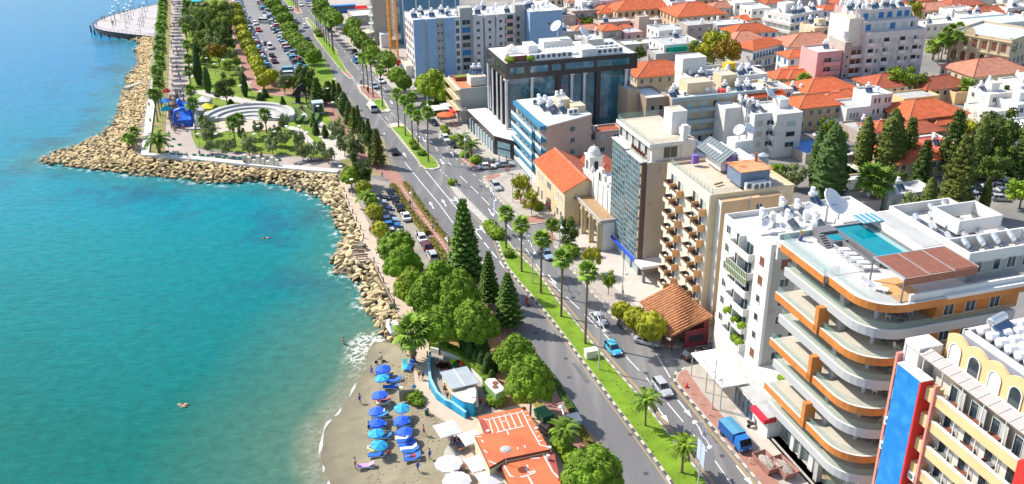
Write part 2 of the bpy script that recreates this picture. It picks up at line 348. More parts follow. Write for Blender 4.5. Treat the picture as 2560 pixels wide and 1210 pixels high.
zdark(M_rock2, -2.0, -.95, .35); stuff.build('breakwater_rocks', M_rock2, kind='stuff', label='mass of tan limestone blocks heaped along the far seawall')
# ================================================================ ROADS, MEDIANS, PAVEMENTS
LE = [(640,-60),(676,0),(721,35),(744,78),(764,98),(795,121),(807,152),(825,176),(834,190),(867,237),(887,254),(916,293),(938,325),(961,348),(972,375),(985,405),(998,425),(1016,457),(1032,478),(1059,521),(1084,562),(1110,595),(1131,621),(1437,1064),(1451,1068),(1476,1100),(1501,1139),(1545,1210),(1590,1290)]
RE = [(720,-60),(768,6),(776,16),(830,74),(866,115),(900,150),(940,185),(975,215),(1096,342),(1141,383),(1170,412),(1186,427),(1211,441),(1207,455),(1227,474),(1252,505),(1280,535),(1299,552),(1330,562),(1365,586),(1427,674),(1466,717),(1502,757),(1534,797),(1586,844),(1640,905),(1686,954),(1785,1075),(1885,1192),(1960,1285)]
sheet('avenue', LE + RE[::-1], .02, M_road)
sheet('side_street', [(1186,427),(1170,412),(1250,402),(1330,395),(1352,420),(1215,440)], .016, M_road)
sheet('side_street', [(1330,562),(1395,552),(1420,575),(1365,586)], .016, M_road)
sheet('side_street', [(1586,844),(1646,865),(1689,871),(1790,856),(1850,850),(1850,885),(1714,920),(1686,954)], .016, M_road)
sheet('car_park_lane', [(965,455),(985,464),(1018,525),(1053,587),(1106,659),(1150,720),(1100,740),(1040,700),(960,640),(905,520),(880,455),(930,445)], .01, mat('warm_asphalt', (.30, .27, .225), .9, .1, .3, world=True, dirt_or_reflection=((.24, .21, .18), .2, .5)))
Mp = mat('car_park_asphalt', (.20, .195, .20), .88, .1, .3, world=True, dirt_or_reflection=((.25, .24, .24), .08, .5))
CP = [(560,-60),(590,0),(600,29),(616,64),(630,94),(643,117),(651,144),(669,166),(676,176),(700,200),(742,205),(744,170),(725,141),(698,98),(678,62),(657,29),(643,0),(610,-60)]
sheet('car_park', CP, .14, Mp)
MED = {
 'a': ([(690,-40),(709,0),(733,25),(741,35),(757,33),(753,25),(728,0),(705,-40)], [(741,30),(735,22),(726,12),(742,12),(750,22),(755,31)]),
 'b': ([(762,44),(768,58),(784,72),(785,90),(815,129),(844,166),(862,187),(876,198),(885,196),(867,176),(846,141),(842,125),(815,94),(791,68),(770,45)], [(856,180),(864,180),(883,196),(875,198)]),
 'c': ([(893,213),(893,219),(900,231),(918,248),(937,268),(957,280),(970,281),(977,277),(959,248),(937,225),(922,215),(900,212)], None),
 'd': ([(972,313),(984,330),(1014,367),(1043,401),(1051,416),(1065,424),(1084,425),(1098,420),(1100,415),(1090,400),(1062,375),(1031,336),(1012,313),(1000,308),(984,308)], None),
 'e': ([(1121,462),(1143,492),(1170,521),(1207,556),(1225,576),(1239,595),(1252,634),(1266,667),(1299,708),(1329,741),(1380,801),(1497,958),(1682,1210),(1740,1290),(1830,1290),(1764,1203),(1593,986),(1482,860),(1455,824),(1399,757),(1339,674),(1319,657),(1285,622),(1260,585),(1221,546),(1170,498),(1137,461),(1127,457)], None)}
GR = {'b': [(764,47),(785,73),(787,90),(816,129),(845,165),(860,182),(866,178),(845,141),(840,125),(814,95),(790,69),(771,48)],
      'c': [(928,251),(939,266),(957,277),(967,272),(957,249)],
      'd': [(980,320),(1000,342),(1045,399),(1053,413),(1066,421),(1083,422),(1096,417),(1088,400),(1060,375),(1029,337),(1009,316),(996,317)],
      'e': [(1246,598),(1256,634),(1270,665),(1302,706),(1332,739),(1384,800),(1501,957),(1686,1210),(1744,1290),(1826,1290),(1760,1203),(1589,986),(1478,860),(1451,824),(1395,757),(1335,674),(1315,657),(1281,622),(1264,598)]}
for k, (o, red) in MED.items():
 sheet('median_bed', o, .13, M_kerb if k != 'e' else M_conc)
 if k in GR: sheet('median_lawn', GR[k], .17, M_grass)
sheet('median_lawn', [(692,-38),(712,2),(728,20),(742,12),(726,0),(704,-38)], .17, M_grass)
sheet('median_paving', [(733,24),(741,33),(755,32),(750,24),(742,14),(730,20)], .15, M_red)
sheet('median_paving', [(899,216),(904,229),(921,245),(930,250),(955,247),(936,227),(920,217)], .15, M_red)
sheet('median_paving', [(858,181),(866,178),(882,194),(875,196)], .15, M_red)
def kerb(P, step=1.0, w=.3, h=.17, m1=None):
 A, B = MB(), MB()
 for i, (x, y, a) in enumerate(along(P, step, step / 2)):
  q = (A, B)[i % 2]; c, s = math.cos(a) * step / 2, math.sin(a) * step / 2; q.bar((x - c, y - s, h / 2), (x + c, y + s, h / 2), w, h)
 A.build('kerb_pale', M_kerb, kind='structure'); B.build('kerb_dark', M_kerbd if m1 is None else m1, kind='structure')
kerb(Gl([(1207,556),(1225,576),(1239,595),(1252,634),(1266,667),(1299,708),(1329,741),(1380,801),(1497,958),(1682,1210),(1740,1290)]))
M_kerbm = mat('kerb_worn', (.25, .23, .2), .8, .12, 1, world=True)
for P in ([(1285,622),(1319,657),(1339,674),(1399,757),(1482,860),(1593,986),(1764,1203)], [(972,313),(1014,367),(1043,401),(1051,416),(1065,424),(1084,425),(1098,420)], [(893,213),(900,231),(937,268),(957,280),(970,281)],
          [(1186,427),(1170,412),(1141,383),(1096,342)], [(1211,441),(1207,455),(1227,474),(1252,505),(1280,535),(1299,552),(1330,562)], [(1365,586),(1427,674),(1466,717),(1502,757),(1534,797),(1586,844),(1646,865),(1689,871)],
          [(1785,1075),(1885,1192),(1960,1285)]): kerb(Gl(P), m1=M_kerbm)
kerb(Gl([(1714,920),(1689,933),(1686,954),(1785,1075)]))
PV = [[(776,16),(830,74),(866,115),(900,150),(940,185),(975,215),(1096,342),(1141,383),(1170,412),(1250,402),(1330,395),(1330,300),(1200,220),(1100,120),(1010,20),(960,-60),(720,-60)],
      [(1211,441),(1207,455),(1227,474),(1252,505),(1280,535),(1299,552),(1330,562),(1395,552),(1470,470),(1352,420),(1300,425)],
      [(1365,586),(1427,674),(1466,717),(1502,757),(1534,797),(1586,844),(1646,865),(1689,871),(1790,856),(1850,850),(1850,700),(1600,560),(1480,500),(1395,552)],
      [(1714,920),(1689,933),(1686,954),(1785,1075),(1885,1192),(1960,1285),(2200,1285),(2100,1150),(1850,885)]]
for p in PV: sheet('pavement', p, .14, M_pave)
sheet('parking_bay', [(1040,318),(1096,342),(1100,330),(1098,310),(1060,280),(1120,250),(1090,240),(1000,237),(985,225),(1015,270),(1040,300)], .146, M_ground)
for p in ([(1150,402),(1172,414),(1186,425),(1196,424),(1180,404),(1160,392)], [(1213,444),(1222,460),(1236,448),(1252,440),(1248,436),(1226,438)], [(1302,549),(1330,559),(1368,556),(1360,546),(1318,540)],
          [(1366,590),(1380,608),(1392,600),(1376,578)], [(1700,932),(1691,952),(1790,1072),(1886,1190),(1960,1284),(2010,1284),(1905,1160),(1850,1090),(1760,990),(1726,940),(1716,926)], [(1590,842),(1646,861),(1680,866),(1660,850),(1612,836)],
          [(1296,500),(1310,512),(1322,505),(1310,495)]):
 sheet('red_paving', p, .148, M_red)
sheet('shop_forecourt', [(1395,600),(1500,690),(1620,790),(1740,830),(1790,820),(1600,600),(1480,540)], .15, M_pave2)
sheet('shop_forecourt', [(1830,1030),(1900,1120),(2010,1260),(2150,1260),(1960,1060),(1880,1000)], .15, M_pave2)
sheet('shop_forecourt', [(1160,310),(1240,395),(1330,392),(1320,330),(1200,240)], .15, M_pave2)
def dashes(P, on, off, w, z=.026, m=None, start=0):
 b = MB(); P = [Vector((p[0], p[1])) for p in P]
 for x, y, a in along(P, on + off, start + on / 2, on / 2):
  c, s = math.cos(a) * on / 2, math.sin(a) * on / 2; b.bar((x - c, y - s, z), (x + c, y + s, z), w, .006)
 b.build('lane_marking', m or M_white, kind='structure')
def line(P, w, z=.026, m=None): b = MB(); b.ribbon(P, w, z - .004, z); b.build('road_line', m or M_white, kind='structure')
lc = Gl([(736,10),(760,50),(790,85),(830,130),(868,178),(905,222),(940,262),(985,320),(1012,355),(1041,393)]); dashes(lc, 3, 3.2, .14)
line(Gl([(1012,406),(1060,465),(1098,510),(1133,558)]), .15); dashes(Gl([(1140,566),(1180,618),(1260,735),(1320,820)]), 3, 3, .15)
dashes(Gl([(1390,800),(1430,850),(1472,912),(1531,1000),(1600,1095),(1700,1245)]), 2.9, 3.4, .15)
line(Gl([(1064,426),(1100,470),(1143,522),(1195,586)]), .16); dashes(Gl([(1177,563),(1215,612),(1246,650),(1275,690)]), 3, 1.6, .2)
dashes(Gl([(1100,424),(1125,448),(1134,458)]), 1, 1, .14); dashes(Gl([(880,197),(892,212)]), 1, 1, .14); dashes(Gl([(944,284),(975,320)]), 1, .8, .14); dashes(Gl([(978,282),(1006,308)]), 1, .8, .14)
rc = Gl([(800,40),(850,95),(900,150),(935,190),(975,237),(1010,272),(1060,330),(1103,388),(1140,425)]); dashes(rc, 3, 3, .15)
dashes(Gl([(770,25),(810,70),(850,115),(885,160),(925,205),(960,235)]), 3, 3, .13)
dashes(Gl([(1095,345),(1140,396),(1180,432),(1240,490),(1300,560),(1340,610)]), 1.5, 2.6, .13)
dashes(Gl([(1150,440),(1190,478),(1250,540),(1300,600),(1360,690),(1440,765),(1530,855),(1620,950),(1700,1045),(1800,1170),(1870,1270)]), 5, 2.2, .15)
line(Gl([(1640,885),(1676,944)]), .14)
for P, o in ((Gl([(1121,464),(1170,521),(1207,556),(1239,595),(1252,634),(1266,667),(1299,708),(1380,801),(1497,958),(1682,1210),(1740,1290)]), -.55), (Gl([(1285,620),(1319,655),(1399,755),(1482,858),(1593,984),(1764,1201),(1830,1290)]), .55),
             (Gl([(1437,1064),(1476,1100),(1545,1210),(1590,1290)]), .5), (Gl([(1686,954),(1785,1075),(1885,1192),(1960,1285)]), -.5), (Gl([(1016,457),(1059,521),(1110,595),(1131,621)]), .5)):
 Q = offs(P, o); line(Q, .09, m=M_yell)
 if P[0].y < 150 or o > .5: line(offs(P, o * 1.5), .09, m=M_yell)
def arrow(px, py, az, L=4.4, turn=0):                # painted arrow pointing along az
 p = G(px, py); b = MB(); z = .022; w = .11; h = .028
 b.add([(-w, -L / 2, h), (w, -L / 2, h), (w, L * .1, h), (.42, L * .1, h), (0, L / 2, h), (-.42, L * .1, h), (-w, L * .1, h)], [(0, 1, 2, 3, 4, 5, 6)])
 if turn: b.add([(0, 0, h + .004), (turn * 1.1, .3, h + .004), (turn * 1.1, .8, h + .004), (turn * 1.7, .1, h + .004), (turn * 1.1, -.5, h + .004), (turn * 1.1, 0, h + .004), (0, -.4, h + .004)], [(0, 1, 2, 3, 4, 5, 6) if turn < 0 else (6, 5, 4, 3, 2, 1, 0)])
 b.build('lane_arrow', M_white, None, p, -R(az), kind='structure')
UPA, DNA = -16.5, 163.5
for x, y in ((1018,334),(1012,388),(1079,513),(1110,507),(948,232)): arrow(x, y, UPA)
arrow(1142, 500, UPA, turn=-1); arrow(1206, 573, UPA, turn=-1)
for x, y in ((1105,405),(1060,350),(1228,532),(978,255),(1381,700),(1655,1035),(1712,1022),(1862,1190),(1045,340)): arrow(x, y, DNA, 4.6)
for i in range(26):                                   # manhole covers and repair patches
 t_ = rnd.random(); x, y = rnd.choice([(lerp(1050, 1640, t_) , lerp(470, 1190, t_)), (lerp(1180, 1850, t_), lerp(450, 1190, t_)), (lerp(830, 1010, t_), lerp(110, 370, t_))]); g = G(x + rnd.uniform(-25, 25), y)
 if i % 2: b = MB(); b.cyl(g.x, g.y, .021, .028, .38, n=12); b.build('manhole_cover', M_kerbd, kind='structure')
 else: b = MB(); b.ribbon([(g.x, g.y), (g.x - .29 * rnd.uniform(2, 7), g.y + .96 * rnd.uniform(2, 7))], rnd.uniform(.5, 1.4), .02, .0225); b.build('road_patch', mat('tar_patch', (.125, .124, .128), .9, .15, 1, world=True), kind='structure')
cyc = [(1000,463),(1050,535),(1096,595),(1125,640),(1160,690),(1330,930),(1390,1020),(1440,1110),(1490,1190),(1540,1280)]
def rib(name, P, w, z, m, z0=0): b = MB(); b.ribbon([G(*p) for p in P], w, z0, z); return b.build(name, m, kind='structure')
rib('cycle_path', cyc, 2.6, .1, M_red); dashes(Gl(cyc), .7, .9, .1, .108)
line(offs(Gl(cyc), 1.4), .14, .115, M_conc); line(offs(Gl(cyc), -1.4), .14, .115, M_conc)
rib('cycle_path', [(805,246),(818,262),(838,296),(862,330),(905,388),(960,425),(1000,463)], 2.6, .12, M_red)
sheet('red_paving', [(958,420),(980,425),(998,433),(1012,458),(985,462),(965,440),(935,428)], .13, M_red)
sheet('verge', [(830,296),(803,250),(822,248),(850,290),(900,340),(960,348),(975,410),(990,425),(960,440),(860,440),(850,400),(871,391),(860,360)], .06, mat('dry_verge', (.30, .24, .13), .95, .3, .3, .4, world=True, dirt_or_reflection=((.16, .19, .04), .15, .5)))
sheet('tree_bed', [(950,640),(975,668),(992,700),(1004,729),(1020,762),(1031,764),(1037,790),(1057,823),(1073,852),(1079,880),(1130,890),(1200,930),(1250,990),(1240,1040),(1300,1020),(1330,1035),(1420,1110),(1450,1068),(1437,1064),(1131,640),(1106,662),(1150,720),(1085,745),(1010,690)], .08, mat('bed_soil', (.34, .185, .085), .95, .25, .25, .4, world=True, dirt_or_reflection=((.15, .20, .02), .12, .47)))
rib('cycle_path', [(1330,930),(1390,1020),(1440,1110),(1490,1190),(1540,1280)], 2.8, .13, M_red)
PR = [(861,446),(875,460),(891,494),(909,533),(926,566),(946,605),(948,634),(948,646),(971,659),(976,669),(992,700),(1004,729),(1020,762),(1031,764),(1037,790),(1047,813),(1057,823),(1070,850),(1077,879),(1070,918),(1073,973),(1093,1002),(1132,1029),(1171,1053),(1210,1061),(1250,1090),(1260,1285),(1210,1285),(1173,1200),(1160,1150),(1158,1111),(1116,1057),(1083,1039),(1054,1008),(1038,967),(1035,922),(1042,899),(1042,852),(1025,830),(1002,796),(985,766),(971,737),(951,698),(940,680),(928,650),(889,657),(880,630),(912,622),(907,595),(899,574),(885,546),(871,517),(856,478),(846,440)]
M_prom = mat('promenade_paving', (.50, .40, .31), .85, .09, .8, .1, world=True, dirt_or_reflection=((.42, .33, .25), .3, .55))
sheet('promenade', PR, .12, M_prom, zb=-1.5)
sheet('promenade', [(412,-60),(456,-60),(456,0),(460,78),(470,146),(474,239),(478,337),(492,372),(556,383),(620,388),(760,398),(840,403),(871,391),(885,440),(846,434),(760,425),(643,414),(500,400),(377,386),(385,298),(391,210),(395,195),(402,107),(412,0)], .03, mat('esplanade_paving', (.42, .355, .31), .85, .1, .35, world=True, dirt_or_reflection=((.36, .30, .27), .1, .5)))
WL = Gl([(418,-50),(408,0),(400,80),(391,180),(383,235),(374,300),(363,389),(500,400),(643,415),(707,421),(846,432)])
b = MB(); b.ribbon(WL, 2.0, -1.6, .55); b.build('sea_wall', mat('white_wall', (.62, .60, .56), .7, .06, .5, world=True), kind='structure')
line(offs(WL[:7], -1.6), .8, .05, mat('dark_gutter', (.16, .16, .17), .8))
rib('palm_bed', [(421,-40),(415,40),(410,120),(404,240),(397,310),(394,384)], 3.6, .1, mat('palm_bed_soil', (.26, .22, .08), .95, .3, .4, world=True, dirt_or_reflection=((.14, .22, .02), .3, .5)))
b = MB(); b.ribbon([G(313, 217), G(340, 208), G(360, 203), G(383, 202)], 1.6, -2, -.2); b.build('jetty', M_conc, kind='structure')
PK = [(456,-60),(456,0),(460,78),(470,146),(474,239),(478,337),(486,356),(492,366),(560,377),(625,382),(760,392),(838,398),(860,380),(838,330),(810,250),(860,250),(834,190),(795,121),(744,78),(700,20),(670,-60)]
sheet('park', PK, .05, M_grass2)
sheet('park_soil', [(640,228),(676,232),(741,236),(760,215),(745,196),(690,192),(650,205)], .07, M_soil)
def park_path(P, w, m=None, z=.1): rib('park_path', P, w, z, m or M_pave2)
cyp = [(575,-40),(580,20),(586,60),(594,90),(602,130),(614,165),(628,200),(644,225),(662,230),(700,236),(740,239),(775,240),(805,246)]
park_path(cyp, 2.9, M_red, .11); line(offs(Gl(cyp), 1.6), .3, .12, M_kerb); line(offs(Gl(cyp), -1.6), .3, .12, M_kerb)
park_path([(474,232),(506,231),(526,236),(584,248),(633,257),(702,272),(741,284),(775,300),(800,318),(828,350),(845,385),(852,400)], 4.2)
park_path([(741,282),(770,268),(800,255)], 3); park_path([(478,322),(500,320),(528,313),(560,330)], 2.6); park_path([(470,195),(462,180),(478,165),(500,158)], 4); park_path([(560,110),(545,104),(528,110)], 3)
park_path([(721,318),(745,325),(765,345),(785,368),(820,380)], 2.2)
sheet('lawn_strip', [(600,-60),(655,0),(669,29),(690,62),(711,98),(739,141),(758,170),(758,205),(800,195),(834,190),(795,121),(744,78),(700,20),(650,-60)], .12, M_grass)
rib('white_kerb', [(630,-60),(647,0),(661,29),(682,62),(703,98),(730,141),(750,170)], 1.1, .2, M_conc)
p1, p2, p3 = G(520,300), G(643,272), G(733,296)
d = 2 * (p1.x * (p2.y - p3.y) + p2.x * (p3.y - p1.y) + p3.x * (p1.y - p2.y))
q = [p.x ** 2 + p.y ** 2 for p in (p1, p2, p3)]
ac = Vector(((q[0] * (p2.y - p3.y) + q[1] * (p3.y - p1.y) + q[2] * (p1.y - p2.y)) / d, (q[0] * (p3.x - p2.x) + q[1] * (p1.x - p3.x) + q[2] * (p2.x - p1.x)) / d)); ar = (Vector(p1[:2]) - ac).length
t = thing('amphitheatre', 'pale curved amphitheatre with stepped stone seats round a beige stage in the park', 'amphitheatre', (ac.x, ac.y, 0))
M_st = mat('seat_stone', (.47, .46, .44), .7, .05, .6);
a0 = math.atan2(p3.y - ac.y, p3.x - ac.x) - .25; a1 = math.atan2(p1.y - ac.y, p1.x - ac.x) + .12
for k in range(5):
 r = ar - k * 2.5; b = MB(); b.ribbon([(r * math.cos(lerp(a0, a1, i / 40)), r * math.sin(lerp(a0, a1, i / 40))) for i in range(41)], 1.25, 0, 1.9 - k * .38); b.build('seat_row', M_st, t)
 b = MB(); b.ribbon([((r - 1.25) * math.cos(lerp(a0, a1, i / 40)), (r - 1.25) * math.sin(lerp(a0, a1, i / 40))) for i in range(41)], 1.25, 0, 1.35 - k * .33); b.build('step', mat('step_stone', (.38, .38, .39), .8), t)  # steps are a darker grey than the seat rows
stg = [(533,313),(560,303),(600,297),(643,294),(690,294),(718,299),(716,315),(678,325),(640,330),(604,333),(565,329)]
b = MB(); b.prism([(g.x - ac.x, g.y - ac.y) for g in Gl(stg)], .05, .25); b.build('stage', mat('stage_floor', (.52, .42, .33), .8, .06), t)
M_hedge = mat('clipped_hedge', (.06, .12, .012), .9, .35, 1.6, 1, world=True, bscale=5)
for r, lab in ((ar + 2.2, 'inner'), (ar + 4.6, 'middle'), (ar + 6.8, 'outer')):
 b = MB(); b.ribbon([(ac.x + r * math.cos(a), ac.y + r * math.sin(a)) for a in [lerp(a0 - .15, a0 + .75, i / 16) for i in range(17)]], 1.2, 0, 1.1); b.build('hedge', M_hedge, label='%s of three curved dark hedges right of the amphitheatre' % lab, cat='hedge', group='amphitheatre hedges')
PI = [(418,-6),(403,8),(370,15),(325,25),(282,37),(258.6,45),(242,53),(233,61),(233,66),(238,71),(258.6,77),(285,81),(317,85),(366,90),(395,93),(404,60)]
t = thing('pier', 'round ended timber pier platform with thin railing jutting into the sea', 'pier', (0, 0, 0))
b = MB(); b.prism(Gl(PI), -.5, 0.02); b.build('deck', mat('grey_decking', (.44, .41, .41), .8, .12, .7, world=True, dirt_or_reflection=((.38, .33, .31), .08, .5)), t)
b = MB(); P = Gl(PI[1:-1]); b.ribbon(offs(P, .1), .25, -.75, .1); b.build('rim', mat('dark_steel', (.04, .05, .07), .5), t)
b = MB()
for x, y, a in along(P, 2.2, 1): b.box(x - .04, y - .04, 0, x + .04, y + .04, 1.05)
b.tube([(p.x, p.y, 1.05) for p in P], .04, 4); b.tube([(p.x, p.y, .6) for p in P], .025, 4); b.build('railing', mat('railing_steel', (.25, .27, .30), .5), t)
cen = G(340, 55)
for x, y, a in along(offs(P, -1.2), 5, 2):
 b = MB(); b.cyl(0, 0, -3, -.4, .3); b.build('pile', mat('dark_steel', (0, 0, 0)), t, (x, y, 0)) if y < cen.y + 3 else None
# ================================================================ VEGETATION
def leafmat(name, col, var=.5, rand=.24, sc=1.1): return mat(name, col, .75, var, sc, rand=rand, spec=.25)
L_pine = leafmat('pine_leaf', (.125, .215, .012)); L_ficus = leafmat('ficus_leaf', (.12, .20, .012)); L_dark = leafmat('dark_leaf', (.085, .135, .02))
L_olive = leafmat('olive_leaf', (.20, .24, .085)); L_yell = leafmat('yellow_leaf', (.27, .28, .015)); L_gold = leafmat('golden_leaf', (.32, .21, .015)); L_cyp = leafmat('cypress_leaf', (.09, .115, .02))
L_lite = leafmat('light_leaf', (.18, .28, .015)); L_norf = leafmat('norfolk_leaf', (.075, .14, .018)); L_palm = leafmat('palm_leaf', (.15, .25, .025)); L_skirt = leafmat('dry_palm_leaf', (.22, .16, .07)); L_mid = leafmat('park_leaf', (.19, .25, .035))
M_bark = mat('bark', (.16, .11, .07), .9, .25, 3); M_palmt = mat('palm_trunk', (.17, .125, .085), .9, .3, 4)
def leaves(b, c, r, n, s, top=0.0, fl=1.0):          # leaf tufts over an ellipsoid
 for _ in range(n):
  u = rnd.uniform(-1 + top, 1); a = rnd.uniform(0, 6.2832); k = math.sqrt(max(0, 1 - u * u)); q = rnd.uniform(.82, 1.12)
  d = Vector((k * math.cos(a), k * math.sin(a), u)); p = Vector((c[0] + d.x * r[0] * q, c[1] + d.y * r[1] * q, c[2] + d.z * r[2] * q))
  nrm = (d + Vector((rnd.uniform(-.7, .7), rnd.uniform(-.7, .7), rnd.uniform(-.4, .8)))).normalized(); t = nrm.orthogonal().normalized(); w = nrm.cross(t)
  sz = s * rnd.uniform(.6, 1.3); b.add([p + t * sz, p + w * sz * .8, p - t * sz + nrm * sz * .3, p - w * sz * .8], [(0, 1, 2, 3)])
def blob(b, c, r, n=10, k=7, j=.12): b.sph(c, r, n, k, jit=j)
def crown(kind, seed):
 global rnd; old = rnd; rnd = random.Random(seed); b = MB()
 if kind == 'pine':                                # umbrella pine: billowing rounded clumps
  for i in range(58):
   a = i * 2.39996; q = math.sqrt((i + .5) / 58); z = (1 - q * q) * 1.0 + rnd.uniform(-.12, .12); x, y = math.cos(a) * q * .86, math.sin(a) * q * .86; r = rnd.uniform(.17, .25)
   blob(b, (x, y, z * .62), (r, r, r * .82), 8, 5, .15); leaves(b, (x, y, z * .62), (r * 1.08, r * 1.08, r * .95), 44, .045, .5)
  blob(b, (0, 0, .12), (.82, .82, .42), 12, 6)
 elif kind == 'ball':                              # dense clipped crown
  blob(b, (0, 0, .42), (.86, .86, .46), 14, 9, .05)
  for i in range(34):
   a = i * 2.39996; u = 1 - 2 * (i + .5) / 34; k = math.sqrt(1 - u * u); x, y, z = math.cos(a) * k * .78, math.sin(a) * k * .78, .42 + u * .40; blob(b, (x, y, z), (.2, .2, .16), 6, 4, .2); leaves(b, (x, y, z), (.24, .24, .2), 40, .045)
 elif kind == 'loose':                             # open broadleaf crown, gaps between boughs
  for i in range(17):
   a = i * 2.39996; q = math.sqrt(rnd.random()) * .72; x, y, z = math.cos(a) * q, math.sin(a) * q, rnd.uniform(.15, 1.3) * (1 - q * .5); r = rnd.uniform(.2, .34)
   blob(b, (x, y, z), (r * .62, r * .62, r * .5), 7, 5, .3); leaves(b, (x, y, z), (r, r, r * .8), 74, .06)
 elif kind == 'cypress':                           # flame shape, height 1, radius .13
  for i in range(64):
   z = (i + .5) / 64; r = .135 * math.sin(min(1, (z + .12) * 1.6) * 1.57) * (1 - z) ** .38 * 1.15; a = i * 2.4
   blob(b, (math.cos(a) * r * .35, math.sin(a) * r * .35, z), (r * .8, r * .8, .10), 8, 5, .15); leaves(b, (math.cos(a) * r * .35, math.sin(a) * r * .35, z), (r * .9, r * .9, .08), 26, .02)
 elif kind == 'cedar':                             # broad dark conifer with layered boughs
  for i in range(15):
   z = .12 + .86 * i / 15; rr = .34 * (1 - z) ** .75 + .03
   for k in range(5):
    a = i * 1.3 + k * 1.257 + rnd.uniform(-.3, .3); q = rr * rnd.uniform(.4, .8); x, y = math.cos(a) * q, math.sin(a) * q
    blob(b, (x, y, z), (rr * .34, rr * .34, .022), 6, 4, .3); leaves(b, (x, y, z), (rr * .46, rr * .46, .04), 24, .022, .3)
 elif kind == 'norfolk':                           # tiers of level branches
  T = 17
  for i in range(T):
   z = .10 + .88 * i / T; rr = .30 * (1 - z) ** .8 + .02; n = 9
   for k in range(n):
    a = i * .35 + 6.2832 * k / n; d = Vector((math.cos(a), math.sin(a), 0)); e = Vector((-d.y, d.x, 0)); L = rr * rnd.uniform(.85, 1.08); w = rr * .26; p0 = Vector((0, 0, z))
    for t0 in (.12, .36, .6, .82):
     c = p0 + d * L * t0 + Vector((0, 0, t0 * t0 * .035)); s = L * .18
     b.add([c - d * s, c + e * w + Vector((0, 0, .014)), c + d * s * 1.5 + Vector((0, 0, .01)), c - e * w + Vector((0, 0, .014)), c + Vector((0, 0, .035)), c - Vector((0, 0, .018))], [(0, 1, 4), (1, 2, 4), (2, 3, 4), (3, 0, 4), (0, 5, 1), (1, 5, 2), (2, 5, 3), (3, 5, 0)])
 rnd = old; return b
PROTO = {}
def proto_tree(key, name, label, kind, lm, trunk, group, zc=0.0, tr=.05, seed=1):
 t = thing(name, label, 'tree', (0, -500, 0), 0, group); cm = crown(kind, seed).mesh(name + '_crown', lm); b = MB(); rr = random.Random(seed)
 if kind in ('cypress', 'cedar', 'norfolk'): b.tube([(0, 0, 0), (.004, 0, .5), (0, .003, .97)], [.018, .012, .003], 6)
 else:
  b.tube([(0, 0, 0), (.03, .02, trunk * .55), (0, 0, trunk + .1)], [tr, tr * .8, tr * .6], 7)
  for k in range(5): a = k * 1.26 + rr.random(); b.tube([(0, 0, trunk * .7), (math.cos(a) * .3, math.sin(a) * .3, trunk + .2), (math.cos(a) * .5, math.sin(a) * .5, trunk + .42)], [tr * .5, tr * .35, .01], 5)
 ob('trunk', b.mesh('trunk', M_bark), t); ob('crown', cm, t, (0, 0, trunk if kind not in ('cypress', 'cedar', 'norfolk') else 0)); PROTO[key] = [t, trunk, False]; return t
for a in (('pine', 'pine_tree', 'umbrella pine with bright green billowing crown', 'pine', L_pine, .85, 'umbrella pines'), ('pine2', 'pine_tree', 'umbrella pine with bright green crown', 'pine', leafmat('pine_leaf_pale', (.19, .27, .014)), .7, 'umbrella pines'),
          ('ficus', 'street_tree', 'dense clipped round street tree', 'ball', L_ficus, .7, 'clipped round trees'), ('ficus2', 'street_tree', 'light green rounded tree', 'ball', L_yell, .4, 'light green trees'), ('lite', 'broadleaf_tree', 'light green leafy tree', 'loose', L_lite, .7, 'leafy trees'),
          ('dark', 'broadleaf_tree', 'dark leafy tree', 'loose', L_dark, .5, 'dark trees'), ('mid', 'park_tree', 'mid green park tree', 'loose', L_mid, .5, 'park trees'), ('mid2', 'park_tree', 'grey green park tree', 'loose', L_olive, .45, 'park trees'),
          ('olive', 'olive_tree', 'grey green olive tree', 'loose', L_olive, .35, 'olive trees'), ('gold', 'golden_tree', 'golden brown leafy tree', 'loose', L_gold, .5, 'golden trees'), ('yell', 'broadleaf_tree', 'yellow green leafy tree', 'loose', L_yell, .5, 'yellow trees'),
          ('cyp', 'cypress_tree', 'narrow dark cypress', 'cypress', L_cyp, 0, 'cypresses'), ('cypd', 'cypress_tree', 'narrow dark cypress', 'cypress', leafmat('cypress_dark', (.05, .095, .02)), 0, 'cypresses'),
          ('cedar', 'conifer_tree', 'dark conifer', 'cedar', leafmat('conifer_leaf', (.075, .12, .02)), 0, 'conifers'), ('cedl', 'conifer_tree', 'olive green conifer', 'cedar', leafmat('conifer_pale', (.13, .15, .025)), 0, 'conifers'), ('norf', 'norfolk_pine', 'tall tiered norfolk pine', 'norfolk', L_norf, 0, 'norfolk pines')):
 proto_tree(*a, seed=len(PROTO) + 3)
def put(key, loc, sc, label, group=None, rz=None, cat=None):
 P = PROTO[key]; rz = rnd.uniform(0, 6.28) if rz is None else rz
 if not P[2]: P[2] = True; r = P[0]; kids(r); r.location = loc; r.rotation_euler = (0, 0, rz); r.scale = sc if isinstance(sc, tuple) else (sc,) * 3; tag(r, label, cat, group)
 else: r = dup(P[0], loc, rz, label, group, cat, sc)
 if not group and 'group' in r: del r['group']
 return r
def tree(key, x, y, rpx, h, label, group=None, flat=1.0):     # survey point of the crown's middle, crown radius in survey pixels, total height
 tr = PROTO[key][1]; zc = h * .68; p = G(x, y, zc); dist = Vector((p.x, p.y, CAMH - zc)).length; r = 1.14 * rpx * dist / FOC
 hc = {'pine': .62, 'ball': .88, 'loose': 1.2}.get('pine' if key.startswith('pine') else 'ball' if key.startswith('ficus') else 'loose'); zs = h / (tr + hc); zs = min(zs, r * 1.6)
 put(key, (p.x, p.y, 0), (r * rnd.uniform(.9, 1.12), r * rnd.uniform(.9, 1.12), zs * rnd.uniform(.92, 1.08)), label, group)
